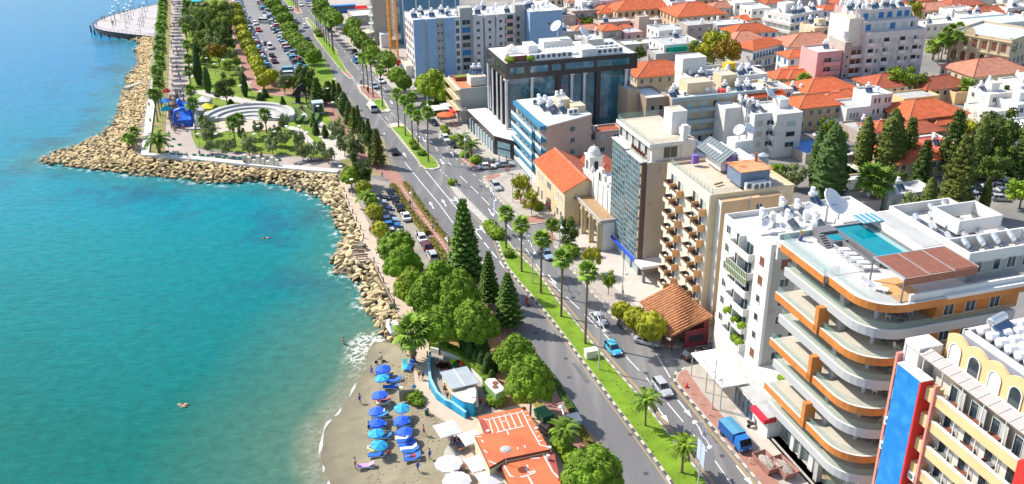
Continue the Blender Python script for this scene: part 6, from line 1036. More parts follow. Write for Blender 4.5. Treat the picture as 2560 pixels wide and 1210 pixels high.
b = MB(); b.cyl(4.8, 16.6, 14.25, 14.7, 1.35, n=14); b.sph((4.8, 16.6, 14.7), (1.3, 1.3, 1.35), 14, 10); b.cyl(4.8, 16.6, 16, 16.5, .15, .05, 6); b.build('dome', M_wht, tw, smooth=False)
b = MB(); b.box(0, 0, 6.1, 3.2, 14, 6.5); b.box(-.2, -.2, 6.5, .1, 14.2, 6.9); b.box(.1, -.2, 6.5, 3.2, .1, 6.9); b.box(.1, 13.9, 6.5, 3.2, 14.2, 6.9); pr = b.build('portico_roof', M_gry, ch); b = MB(); b.box(.1, .1, 6.5, 3.2, 13.9, 6.56); ob('roof_soil', b.mesh('roof_soil', mat('brown_roof_soil', (.34, .22, .12), .95, .2)), pr); b = MB(); b.box(.3, .3, 0, 3.0, 13.6, .12); b.build('portico_floor', M_st, ch)
for k in range(4): y = .2 + k * 4.4; b = MB(); b.box(-.1, y, 0, .55, y + .7, 6.1); b.build('pier', M_st, ch); b = MB(); b.cyl(-.25, y + .35, 0, 6.1, .26, n=8); b.box(-.6, y, 0, .1, y + .7, .5); b.box(-.6, y, 5.5, .1, y + .7, 6.1); b.build('column', M_st, ch)
for k in range(3):
 y0, y1 = .9 + k * 4.4, 4.6 + k * 4.4; c = (y0 + y1) / 2; r = (y1 - y0) / 2; b = MB(); n = 10; A = [(c + r * math.cos(math.pi * i / n), 4.1 + r * math.sin(math.pi * i / n)) for i in range(n + 1)]
 for x in (0, .45): b.add([(x, p, q) for p, q in A] + [(x, p, 6.12) for p, q in A], [(i, i + 1, n + 2 + i, n + 1 + i) for i in range(n)])
 b.add([(0, p, q) for p, q in A] + [(.45, p, q) for p, q in A], [(i, n + 1 + i, n + 2 + i, i + 1) for i in range(n)]); b.build('arch', M_st, ch); ob('church_door', archmesh(1.8, 3.4, M_brn, M_wht), ch, (3.15, c, .12), -math.pi / 2)
b = MB(); b.box(.5, -.05, 0, 3.2, .3, 6.1); b.build('side_wall', M_wht, ch)
A1 = Bld('terrace_apartments', 'low apartments with beige balcony railings and an orange floored roof terrace', (1150, 222), 10, 8, 14, M_gry, mat('terracotta_floor', (.50, .17, .07), .8, .1), par=.4)
for z in (7.0, 4.0): A1.balc('L', .2, 13.8, z, 1.5, 'rail', M_crm, False, dm=M_crm); A1.grid('L', (1.8, 4.6, 7.4, 10.2, 12.8), [z], 1.8, 2.1, 'dark')
A1.balc('L', .2, 13.8, 9.6, 1.5, 'rail', M_crm, False, dm=M_crm); A1.balc('F', .2, 1.4, 4, .8, 'solid', M_wht, False); A1.block(3.5, 2, 8, 6, 9.8, 12.3, M_wht2, M_roofb, .1, 'roof_room'); kit('solar', A1, 6.6, 5.2, 12.3, 'low terrace apartments'); kit('solar', A1, 5, 5.4, 12.3, 'low terrace apartments'); A1.block(1, 9, 6, 12, 9.8, 10.7, M_brn, M_grass2, .1, 'planter')
U = Bld('blue_grey_apartments', 'long ribbed blue grey apartment block with its roof covered in white tanks', (1032, 50), 19, 36.5, 14, M_lil, M_roofw, par=.3)
for x0, x1, m, dy, z1 in ((0, 3.4, M_blug, .5, 19.1), (4.2, 7.2, M_blug, .9, 19.1), (7.2, 9.6, M_gry, .3, 19.1), (9.6, 13, M_blug, .9, 19.1), (13, 15, M_wht, .4, 19.1), (15, 19, M_gry, .1, 21.6), (19, 22.2, M_lil, .9, 19.1), (22.8, 26, M_lil, .9, 19.1), (26.6, 29.4, M_lil, .8, 19.1), (29.6, 33, M_lil, .4, 19.1), (33, 36.4, M_gry, .1, 21.4), (36.6, 47.5, M_blug, 4.5, 19.8)):
 U.block(x0, -dy, x1, .0 if z1 < 21 else 4, 0, z1, m, None, 0, 'wall')
b = MB(); b.box(36.6, 0, 0, 47.5, 12, 19.7); U.part('wall', b, M_blug); b = MB(); b.box(36.6, -4.5, 19.8, 47.5, 12, 19.85); U.part('roof', b, M_roofw)
for k in range(7):
 z = 2 + k * 2.4; U.grid('L', (1.4, 4.2, 7, 9.8, 12.4), [z], 1.1, 1.1, ('dark', 'brown')); U.grid('F', (7.9, 8.9), [z], .5, .8, 'dark', -.3); U.win('F', 14, z, 1.0, 1.5, 'dark', -.4); U.win('F', 16.9, z, 2.6, 1.5, ('dark', 'open', 'blue')[k % 3], -.1)
 U.win('F', 20.6, z, 1.0, .9, 'dark', -.9); U.win('F', 24.4, z, .8, .9, 'dark', -.9); U.balc('F', 29.7, 32.8, z, .8, 'solid', M_bei if k % 2 else M_pnk, True, -.4); U.win('F', 28, z, .8, .9, 'dark', -.8); U.win('F', 34.6, z, 2.2, 1.4, 'dark', -.1)
U.win('F', 43, 15.4, 1.0, .7, 'dark', -4.5); scatter(U, 'long blue grey apartments', 34, 1, 1, 36, 9, 18.8, ('vat', 'vat', 'dish', 'solar')); scatter(U, 'long blue grey apartments', 9, 37.5, -3, 46.5, 9, 19.8, ('vat', 'vat', 'dish', 'solar'))
T1 = Bld('grey_tower', 'grey concrete tower with a pale curved balcony strip left of the crane', ('g', 938, 114), 36, 6.4, 8, M_bge, M_roofw)
for k in range(12): T1.balc('L', .2, 3.6, 2 + k * 2.9, 1.4, 'glass', M_wht); T1.grid('L', (5, 7), [2.4 + k * 2.9], 1.4, 1.3, ('dark', 'teal'))
b = MB(); b.box(6.4, -.8, 3, 7.0, .2, 36); T1.part('white_fin', b, M_wht); T1.block(1.5, -5, 5, -.2, 0, 5, M_wht, M_roofw, .2, 'porch')
T2 = Bld('teal_tower', 'unfinished teal glass building behind the crane with white posts', ('g', 1004, 112), 34, 22, 14, mat('teal_cladding', (.01, .17, .30), .25, .2, .6, spec=.9), M_roofw);
for k in range(5): b = MB(); b.box(1 + k * 4.8, -.2, 0, 1.4 + k * 4.8, 0, 34); T2.part('white_post', b, M_wht); T2.grid('F', [3.6 + k * 4.4], (18, 22, 26, 30), 1.6, 1.5, 'open')
cr = thing('tower_crane', 'yellow lattice crane mast rising beside the blue grey apartments', 'crane', G(986, 145), .3); M_cy = mat('crane_yellow', (.72, .30, .01), .5, .08); L = 1.3; each('mast_leg', M_cy, cr, [(x - .11, y - .11, 0, x + .11, y + .11, 44) for x in (-L, L) for y in (-L, L)])
for k in range(20):
 z = k * 2.2; b = MB()
 for (xa, ya), (xb, yb) in (((-L, -L), (L, -L)), ((L, -L), (L, L)), ((L, L), (-L, L)), ((-L, L), (-L, -L))): b.bar((xa, ya, z), (xb, yb, z), .12, .12); b.bar((xa, ya, z), (xb, yb, z + 2.2), .1, .1); b.bar((xb, yb, z), (xa, ya, z + 2.2), .1, .1)
 b.build('lattice_bracing', M_cy, cr)
D1 = Bld('beige_apartments', 'beige apartment block with blue grey balcony bands and long awnings', (1681, 246), 13, 29, 9, M_bei, M_roofw, par=.7); M_bb = wall('blue_grey_band', (.34, .42, .42))
for k in range(4):
 z = 9.4 - k * 3.0; b = MB(); b.box(-.3, -1.3, z - .3, 29, 0, z + .75); D1.part('balcony_band', b, M_bb); D1.grid('F', (2, 5.2, 8.8, 12.4, 16, 20, 24.4), [z + .1], 1.9, 1.9, ('teal', 'shut', 'teal', 'dark')); D1.grid('L', (2.4, 6), [z + .6], 1, 1.2, 'dark')
b = MB(); b.box(-.3, -.6, 12, 29.2, -.05, 13.1); D1.part('cornice', b, M_bb); D1.block(-6, 2.2, 0, 12.5, 0, 13, mat('brown_render', (.34, .25, .18), .85, .1), M_roofw, .6); D1.block(-9, 7, -6, 14, 0, 14, M_bei, M_roofw, .6); D1.grid('F', (-4.2, -2), (9.6, 6.4, 3.4), 1.1, 1.3, 'open', 2.2)
D1.block(6, 4, 13, 8.8, 12.3, 15.2, M_crm, M_roofb, .1, 'roof_room'); D1.block(16.5, 6, 21, 10.5, 12.3, 15.8, M_crm, M_roofb, .1, 'roof_room'); b = MB(); b.add([(19, -2.2, 11.6), (31, -2.2, 11.6), (31, 0, 12.6), (19, 0, 12.6)], [(0, 1, 2, 3), (3, 2, 1, 0)]); D1.part('awning', b, mat('orange_awning', (.70, .12, .03), .7, .05))
scatter(D1, 'beige apartments', 17, .6, .8, 28, 8, 12.3); D1.part('red_hatch', MB().box(14.4, 2, 12.3, 16.4, 3.6, 13.2), mat('red_hatch', (.6, .06, .05), .6))
D2 = Bld('white_flat', 'white flat roofed building with a yellow box on its roof behind the beige apartments', (1740, 200), 11, 22, 13, M_wht, M_roofg, par=.9); D2.block(-.2, 8, 7, 13, 10.5, 15, M_wht, M_roofw, .2, 'roof_room'); D2.block(13.5, 8, 16.5, 10.5, 10.4, 12.4, mat('yellow_box', (.62, .42, .02), .6), None, 0, 'yellow_box'); scatter(D2, 'white flat building', 16, 1, .6, 21, 7.6, 10.1)
D3 = Bld('white_small_apartments', 'white apartments with antenna masts, beige shutters and a water slide shaped roof', (1888, 286), 11, 4.6, 10, M_wht, M_roofw, par=.4); D3.block(4.6, -2.4, 11.8, 8.6, 0, 11.2, M_wht, M_roofw, .5); D3.block(-4.5, 6.5, 0, 12, 0, 11, M_wht, M_roofw, .3)
for k in range(3): z = 8 - k * 2.7; D3.win('F', 1.6, z, 1.4, 1.2, 'shut'); D3.win('F', 3.9, z, .8, 1.1, 'dark'); D3.win('F', 8.8, z, 2.4, 1.2, ('teal', 'open', 'dark')[k], -2.4); D3.win('L', -1.2, z - .2, 2.2, 1.5, 'dark', 4.6); D3.balc('L', -2.3, 0, z - .6, .5, 'solid', None, False, 4.6)
scatter(D3, 'white antenna apartments', 9, .6, 2, 4, 9, 10.6, ('solar',), 1.0); D3.block(8.5, 3, 11, 6.5, 10.7, 13, M_wht, mat('pale_blue_sheet', (.35, .48, .62), .4), .05, 'roof_room'); kit('dish', D3, 7, 6, 10.8, '', sc=3, label='grey dish tilted on the antenna apartments', rz=1.0)
sp = G(1851, 300, 10); ms = thing('antenna_mast', 'tall cellular mast with white panels left of the white antenna apartments', 'mast', (sp.x, sp.y, 0)); b = MB(); b.cyl(0, 0, 0, 15.5, .12, n=6); b.cyl(1.4, .3, 0, 14.5, .12, n=6); b.build('pole', M_metal, ms); each('antenna_panel', M_wht, ms, [(1.1 + dx, .1, z, 1.35 + dx, .3, z + 2) for z in (9, 12) for dx in (0, .5)])
D4 = Bld('white_office', 'plain white office with grouped narrow windows and a higher right wing', (2118, 271), 6.4, 7, 8, M_wht, M_roofg, par=.5); D4.block(7, 0, 13.6, 8, 0, 9.3, M_wht, M_roofw, .6)
for z in (1, 3.8): D4.grid('F', (1.4, 2.4, 3.4), [z], .5, 1.2, 'dark'); D4.grid('F', (8.3, 9.6, 11.6, 12.7), [z + .3], .6, 1.3, 'dark')
D4.grid('F', (8.3, 9.6, 11.6, 12.7), [7.0], .6, 1.3, 'dark'); kit('solar', D4, 9, 4, 8.7, 'plain white office'); kit('vat', D4, 11, 3, 8.7, 'plain white office')
D5 = Bld('curved_hotel', 'white hotel with wrap around balcony bands and solar heaters behind four palms', (1977, 39), 10, (2059, 23), (1913, 25), M_wht, M_roofw, rz='w', par=.4)
for z in (1.2, 3.9, 6.7):
 b = MB(); b.box(-1, -1, z - .2, D5.w, 0, z + .8); b.box(-1, 0, z - .2, 0, D5.d, z + .8); D5.part('balcony_band', b, M_wht); D5.grid('F', [1.5 + i * 2.6 for i in range(int(D5.w / 2.6))], [z], 1.5, 2, ('dark', 'blue', 'dark')); D5.grid('L', [1.5 + i * 2.6 for i in range(int(D5.d / 2.6))], [z], 1.3, 2, ('dark', 'teal'))
D5.block(3, 5, 8, 9, 9.5, 13, M_wht, M_roofw, .2, 'roof_room'); scatter(D5, 'white curved hotel', 12, 1, 1, D5.w - 1, D5.d - 1, 9.6, ('solar',))
D6 = Bld('long_white_apartments', 'largest white apartment block in the old town with two set back top floors', (2172, 83), 17, 20.5, 13, M_lil, M_roofw, par=.9)
D6.block(-.6, 2, 18.5, 13, 16, 20, M_lil, M_roofw, .5, 'upper_floor'); D6.block(-1, 4, 17, 13, 19, 23, M_lil, M_roofw, .4, 'upper_floor'); D6.block(-5, 3, 0, 13, 0, 21, M_wht2, M_roofb, .2, 'side_wing')
for k in range(5):
 z = 13.2 - k * 3.0
 for j, x in enumerate((1.4, 4, 6.6, 9.4, 12.2, 14.6, 17, 19.2)):
  if j % 2 == 0: D6.balc('F', x - 1.1, x + 1.1, z, .7, 'solid', M_wht, False); D6.win('F', x, z + .1, 1.9, 1.9, 'open' if (j + k) % 3 else 'dark')
  else: D6.win('F', x, z + .7, 1.4, 1.1, 'dark' if (j * k) % 3 else 'shut')
D6.grid('F', (1, 3.8, 6.4, 9.5, 13.6, 16.6), [17.4], 1.6, 1.6, ('dark', 'teal', 'blue'), 2); D6.grid('F', (1, 3.8, 6.4, 9.4, 12.8, 15.4), [20.4], 1.5, 1.5, ('dark', 'teal', 'blue'), 4); scatter(D6, 'long white apartments', 26, -4, 4.5, 16.5, 12, 22.7, ('vat', 'solar', 'vat'))
D7 = Bld('pink_apartments', 'pink walled apartments with an open top terrace', (2045, 131), 12, 8.5, 9, M_pnk, M_roofw, par=.6); D7.block(8.6, -.6, 11, 8, 0, 14.5, M_bge, M_roofw, .2, 'stair_wing'); D7.block(11, .6, 16.5, 8, 0, 12.4, M_bge, M_roofw, .4);
for z in (8, 5.2, 2.4): D7.balc('F', 2, 7.6, z, 1, 'solid'); D7.win('F', 9.8, z + 1.6, .7, .8, 'dark', -.6); D7.balc('F', 11.2, 16.2, z + 1.4, 1.1, 'solid', M_wht, False, .6); D7.grid('F', (12.6, 15), [z + 1.5], 1.6, 1.9, 'brown', .6); D7.win('F', 3.2, z + .3, 1.2, 1.7, 'brown')
kit('vat', D7, 9.8, 2, 14.5, 'pink apartments', sc=1.6); kit('solar', D7, 6, 5, 11.5, 'pink apartments')
MN = Bld('stone_mansion', 'sandstone mansion with arched openings, red shutters and a pale flat roof', (2530, 100), 10, 22, (2380, 75), M_stn, mat('pale_blue_roof', (.50, .58, .64), .6, .06), rz=R(40.8), par=.8)
for i in range(6):
 y = 2 + i * (MN.d - 4) / 5; MN.win('L', y, 6, 1.3, 2.2, 'brown'); ob('arched_window', archmesh(1.7, 3.2, M_brn if i > 2 else M_dark, M_stn), MN.t, (-.03, y, .8), -math.pi / 2)
 b = MB(); b.box(-.35, y + 1.5, 0, 0, y + 1.9, 9.2); MN.part('pilaster', b, M_stn)
for i in range(7): MN.win('F', 1.8 + i * 3, 6, 1.1, 2.0, 'dark'); MN.win('F', 1.8 + i * 3, 1.4, 1.1, 2.2, 'dark')
b = MB(); b.box(-.5, -.3, 9.0, 0, MN.d + .3, 9.3); b.box(-.5, -.4, 4.6, 0, MN.d + .3, 4.9); MN.part('cornice', b, M_stn); ob('pediment', archmesh(3.4, 2.6, M_stn, M_stn), MN.t, (-.3, MN.d - 6, 9.3), -math.pi / 2)
BS = Bld('blue_shutter_school', 'long white building with rows of blue shutters and an orange tiled roof', (1883, 125), 6.5, (1962, 107), 8, M_wht, rz='w', body=False)
b = MB(); b.box(0, 0, 0, BS.w, 8, 6.5); BS.part('wall', b, M_wht); b = MB(); hip(b, 0, 0, BS.w, 8, 6.5, 2); BS.part('roof', b, T_or); nwb = int(BS.w / 1.5)
for i in range(nwb): BS.win('F', 1 + i * 1.5, 3.6, .6, 1.7, 'blue'); (BS.win('F', 1 + i * 1.5, .6, .6, 1.8, 'blue') if i % 3 else None)
b = MB(); b.box(.5, -1, 3.1, BS.w * .7, 0, 3.3); b.box(.5, -1, 3.3, BS.w * .7, -.92, 4.0); BS.part('gallery', b, M_conc)
house('blue_shutter_wing', 'right wing of the blue shuttered building under a faded pink roof', 2022, 103, 20, 13, 6.5, M_wht, T_pk, rz=AV - .12, kind='blue'); house('white_villa', 'small white villa with blue shutters and an orange hipped roof', 1988, 135, 9, 7, 6, M_wht, T_or, kind='blue')
HS = [('blue shuttered house at the top with an orange pyramid roof', 1412, 49, 9, 9, 5, M_wht, T_or, 'blue'), ('cream house with an orange roof left of the arcaded building', 1522, 25, 12, 10, 6, M_crm, T_or, 'dark'), ('long cream arcaded building under an orange roof', 1600, 15, 24, 12, 7.5, M_crm, T_or, 'brown'),
 ('large square stone house with brown shutters and an orange pyramid roof', 1733, 28, 20, 15, 7.5, M_stn, T_or, 'brown'), ('small grey house with a small orange roof', 1522, 70, 7.5, 7, 6, M_bge, T_or, 'shut'), ('tiny orange roofed house beside the small grey one', 1559, 67, 6, 5, 4, M_pch, T_or, 'dark'), ('low house with a faded brown roof behind the office', 1466, 71, 12, 7, 4.5, M_bge, T_pk, 'dark'),
 ('wide orange hipped roof behind the black office', 1640, 174, 18, 13, 5, M_bei, T_or, 'dark'), ('pale house with a pinkish roof at the top edge', 1808, 14, 13, 8, 6, M_wht2, T_pk, 'dark'), ('orange roof peeking behind the white flats', 1862, 46, 9, 6, 5, M_wht, T_or, 'dark'), ('broad orange roof left of the curved hotel', 1872, 74, 17, 10, 5.5, M_wht, T_or, 'blue'),
 ('broad faded pink roof beside the golden tree', 1858, 97, 15, 12, 6, M_wht, T_pk, 'dark'), ('orange roofs in front of the white villa', 1962, 186, 10, 7, 4, M_crm, T_or, 'dark'), ('second orange roof in front of the pink apartments', 1996, 186, 11, 7, 4, M_crm, T_or, 'dark'), ('wide low orange roof behind the shaggy palm', 2055, 214, 17, 11, 4, M_crm, T_or, 'dark'),
 ('dark orange roof in front of the largest white apartments', 2208, 204, 13, 11, 4.5, M_wht2, T_dk, 'dark'), ('white house with blue shutters and orange roof at the top', 2083, 19, 13, 6, 6.5, M_wht, T_or, 'blue'), ('crumbling orange roof right of the bright green tree', 2345, 208, 16, 10, 4, M_bei, T_dk, 'open'),
 ('largest bright orange hipped roof in the old town', 2306, 273, 18.5, 13, 5, M_bei, T_or, 'brown'), ('tiled red roof glimpsed between the conifers', 2292, 318, 11, 8, 4, M_bei, T_dk, 'dark'), ('house with an orange roof and arched balcony beside the antenna apartments', 2028, 254, 13, 9, 6.5, M_bei, T_or, 'dark'), ('small orange roof beside the white office', 2082, 243, 9, 6, 4, M_crm, T_or, 'dark'),
 ('big cream villa with a faded pink roof below the mansion', 2466, 170, 21, 14, 6.5, M_crm, T_pk, 'dark'), ('orange roof under the tall cypress', 2205, 315, 9, 7, 4, M_bei, T_or, 'dark'), ('orange roof in the conifer grove', 2270, 380, 14, 12, 4.5, M_bei, T_or, 'dark'), ('low orange roof by the yellow tree', 2360, 300, 10, 6, 3.5, M_bei, T_or, 'dark'),
 ('red roof above the curved hotel', 2120, 4, 14, 8, 6, M_pnk, T_dk, 'dark'), ('far brown roof at the top right', 2330, 18, 15, 9, 6, M_bei, T_pk, 'dark'), ('far orange roof right of the tanks', 2235, 12, 13, 8, 6, M_bei, T_or, 'dark'), ('far red roof near the corner', 2400, 8, 16, 9, 6, M_bei, T_dk, 'dark'), ('long red roof at the far right', 2475, 28, 20, 9, 6, M_pch, T_dk, 'dark'), ('red roof cut by the right edge at the top', 2535, 36, 14, 9, 5, M_bei, T_dk, 'dark'),
 ('orange roof beside the bushy palms', 2045, 534, 5, 4, 15.5, M_wht, T_or, 'dark'), ('little orange roof in front of the pink apartments', 1985, 172, 8, 4, 4, M_wht, T_or, 'dark'), ('orange strip roof below the green shrubs', 2110, 232, 8, 5, 3.6, M_crm, T_or, 'dark'), ('far orange roof by the top edge', 1690, 4, 12, 6, 6, M_crm, T_or, 'dark'), ('orange roof at the top left of the town', 1470, 2, 10, 6, 6, M_crm, T_or, 'dark'), ('red roof between the far white flats', 1935, 4, 10, 6, 6, M_wht, T_dk, 'dark')]
for lab, x, y, w, d, h, wm, tm, kd in HS: house('tiled_house', lab, x, y, w, d, h, wm, tm, kind=kd)
FL = [('beige flat roofed building with a bare side wall and roof tanks', 1719, 64, 10, 7, 9, M_bge, M_roofg, 3), ('white two storey building with a long open gallery', 1647, 77, 9, 7, 10, M_wht, M_roofg, 2), ('long low white terrace with a green net', 1660, 113, 14, 6, 12, M_wht, M_roofg, 4), ('wide white flat roof right of the beige building', 1794, 63, 13, 6, 9, M_gry, M_roofw, 5),
 ('tan cube house behind the golden tree', 1598, 42, 4, 9, 4, M_pch, M_roofb, 0), ('tan flat house in front of the arcaded building', 1585, 53, 11, 6, 6, M_pch, M_roofb, 2), ('grey flat roofed house left of the tan cube', 1501, 57, 12, 6, 7, M_pch, M_roofg, 1), ('pale blue box house beside the cream house', 1537, 40, 6, 5, 4, M_wht, M_roofw, 0), ('pink shop with a flat roof', 1562, 82, 7, 5, 8, M_pnk, M_roofg, 1),
 ('long white shed roof behind the black office', 1400, 80, 12, 5, 6, M_gry, M_roofw, 2), ('white sheet roof shed beside the office', 1455, 98, 13, 4, 8, M_gry, M_roofw, 2), ('white low roof behind the office right end', 1560, 112, 13, 4, 7, M_gry, M_roofw, 0), ('grey low roof below the green net', 1640, 135, 12, 4, 7, M_gry, M_roofg, 0), ('cluttered grey flat roofs at the top', 1430, 28, 14, 7, 8, M_bge, M_roofg, 5),
 ('blue white modern block at the top', 1455, 5, 16, 9, 8, M_wht, M_roofw, 3), ('grey flat with a balcony at the top', 1680, 6, 10, 10, 8, M_wht, M_roofw, 3), ('white modern house beside the curved hotel', 1880, 22, 8, 9, 9, M_wht, M_roofw, 0), ('white cube left of the modern house', 1838, 8, 9, 8, 8, M_wht, M_roofw, 1), ('cream flats with three floors behind the lone palm', 2037, 70, 12, 9, 9, M_crm, M_roofb, 6),
 ('pink flats behind the tall white block', 2124, 22, 9, 11, 9, M_pnk, M_roofg, 6), ('white house with parked car by the antenna apartments', 2060, 300, 5, 3, 4, M_wht, M_roofw, 0), ('low grey roof beside the white office', 2150, 330, 12, 3.4, 9, M_bge, M_roofg, 2), ('white cube house right of the orange roof', 2472, 281, 9, 6, 9, M_wht2, M_roofw, 0), ('tall cream house with a porch at the right', 2476, 236, 10, 9, 8, M_wht2, M_roofw, 3),
 ('white balconied house at the right edge', 2545, 262, 12, 8, 9, M_wht, M_roofw, 3), ('white house behind the right trees', 2530, 330, 12, 6, 9, M_wht, M_roofw, 0), ('red flat roof between the cypresses', 2388, 402, 9, 5, 17, M_wht2, mat('red_flat_roof', (.60, .12, .08), .8, .06), 1), ('small white shed in the grove', 2300, 345, 6, 4, 5, M_wht, M_roofw, 0),
 ('long white roofs right of the tall block', 2315, 62, 17, 5, 8, M_wht2, M_roofw, 4), ('white sheet roofs beyond the palms', 2350, 45, 15, 5, 7, M_wht2, M_roofw, 3), ('pale flat roofs near the top right', 2420, 42, 16, 7, 7, M_wht2, M_roofw, 4), ('white flats at the right top', 2380, 28, 12, 7, 7, M_wht2, M_roofw, 3), ('pale blue long roof behind the mansion', 2450, 62, 26, 7, 12, M_wht, mat('pale_blue_roof', (0, 0, 0)), 2),
 ('white flats cut by the right edge', 2520, 20, 16, 8, 8, M_wht2, M_roofw, 4), ('teal awninged white building at the right edge', 2555, 215, 12, 8, 9, M_wht, M_roofw, 3), ('grey metal roofed shack with yellow walls', 2260, 247, 12, 4, 7, M_yel, M_roofg, 0), ('yellow ruined walls beside the fan palm', 2390, 232, 7, 3.5, 6, M_yel, M_soil, 0), ('cream garden house by the bushy palms', 2112, 512, 9, 3.6, 7, M_bge, M_roofb, 1),
 ('white service building beyond the olive tree', 2222, 490, 12, 4.2, 6, M_wht, M_dk, 3), ('low cream shed with a white roof', 2095, 440, 8, 3, 9, M_crm, M_roofw, 0), ('white arched carport roof', 2060, 395, 12, 3, 4, M_bge, M_roofw, 0), ('white wall roof beside the carport', 2115, 452, 7, 3, 10, M_wht, M_roofw, 0), ('bright blue roofed yard beside the antenna apartments', 2015, 385, 8, 2.6, 10, M_bge, mat('blue_yard_roof', (.08, .25, .62), .6), 0),
 ('white roof with dishes between the white and pool apartments', 2085, 560, 9, 22, 9, M_wht, M_roofw, 1), ('old roof with tanks beside the striped apartments', 1465, 352, 9, 7, 9, M_pch, M_roofg, 5), ('red roofed flat behind the striped apartments', 1490, 330, 7, 9, 5, M_pch, T_dk, 1), ('grey flat behind the beige apartments', 1870, 232, 14, 8, 8, M_wht, M_roofg, 6), ('white low house left of the shaggy palm', 1975, 235, 11, 4, 5, M_crm, M_roofw, 2),
 ('cream low house right of the pink apartments', 2095, 208, 22, 3.6, 3, M_wht2, M_roofg, 0), ('sheds behind the blue grey apartments', 1395, 40, 7, 8, 8, M_bge, M_roofb, 2), ('far beige block left of the grey tower', 880, 40, 9, 7, 12, M_bge, M_roofw, 0), ('shop row under the far street trees', 905, 84, 6, 4, 10, M_wht2, M_roofb, 0), ('small shops at the foot of the crane', 1015, 165, 5, 4, 9, M_wht2, M_roofb, 1)]
for lab, x, y, w, h, d, wm, rm, n in FL:
 q = Bld('flat_house', lab, (x, y), h, w, d, wm, rm, 'house', par=.45)
 if w > 5 and h > 4:
  for z in [h - 2.2 - 2.9 * k for k in range(int(h // 3))]:
   if z > .3: q.grid('F', [w * (i + .5) / max(2, int(w / 2.6)) for i in range(max(2, int(w / 2.6)))], [z], 1.1, 1.15, ('dark', 'dark', 'shut', 'teal')); q.grid('L', [d * (i + .5) / max(1, int(d / 3)) for i in range(max(1, int(d / 3)))], [z], 1.0, 1.1, ('dark', 'shut'))
 if h > 7 and n > 1: q.block(w * .3, d * .4, w * .3 + 2.6, d * .4 + 2.6, h - .5, h + 1.9, wm, rm, .1, 'roof_room')
 scatter(q, lab.replace(' with', ',').split(',')[0], n, .6, .6, w - .6, d - .6, h - .42)
kit('dish', B2, 14, 8, 22.4, '', sc=4.0, label='giant pale dish lying tilted behind the pool terrace', rz=.9); kit('dish', B2, 17, 9.5, 22.4, '', sc=2.4, label='smaller dish behind the giant one', rz=.4); kit('dish', B2, 12.2, 9.6, 22.4, '', sc=2.2, label='round dish left of the giant one', rz=-.5)
gn = thing('scaffold_net', 'bright green net hung on the long low white terrace', 'net', G(1672, 118, 5.5), AV); b = MB(); b.box(0, -.4, -4.2, 6.5, -.3, 0); b.build('net', mat('green_net', (.0, .42, .30), .8, .15, 1), gn)
k = 0
for yy in range(-40, 4, 12):
 for xx in range(1380, 2600, 62):
  x, y = xx + rnd.uniform(-16, 16), yy + rnd.uniform(-3, 3); k += 1
  if rnd.random() < .5: house('far_house', 'small tiled house in the farthest rows of the old town', x, y, rnd.uniform(9, 15), rnd.uniform(7, 10), 6, rnd.choice([M_wht2, M_crm, M_bei]), rnd.choice([T_or, T_dk, T_pk]), group='farthest tiled houses')
  else: q = Bld('far_house', 'small flat roofed house in the farthest rows of the old town', (x, y), 7, rnd.uniform(9, 15), rnd.uniform(7, 10), rnd.choice([M_wht, M_wht2, M_bge]), M_roofw, 'house', group='farthest flat houses')
# ================================================================ VEHICLES
M_paint = mat('car_paint', (1, 1, 1), .25, .03, oc=True, spec=.7); M_tyre = mat('tyre', (.025, .025, .027), .8, .1); M_hub = mat('hubcap', (.45, .46, .47), .35, .03, metal=.6); M_cg = mat('car_glass', (.02, .03, .04), .06, .2, 2, spec=.9); M_lamp = mat('headlight', (.75, .76, .78), .15, .03); M_tl = mat('tail_light', (.45, .01, .01), .3, .03); M_blkp = mat('black_plastic', (.02, .02, .02), .6, .05)
def loft(b, secs, m=0):                               # secs: (y, [(x,z)...] half outline, mirrored)
 n = None; rings = []
 for y, h in secs: ring = [(x, y, z) for x, z in h] + [(-x, y, z) for x, z in reversed(h)]; rings.append(ring); n = len(ring)
 v = [p for r in rings for p in r]; f = [(i * n + k, i * n + (k + 1) % n, (i + 1) * n + (k + 1) % n, (i + 1) * n + k) for i in range(len(rings) - 1) for k in range(n)] + [tuple(range(n - 1, -1, -1)), tuple(range((len(rings) - 1) * n, len(rings) * n))]
 return b.add(v, f, m)
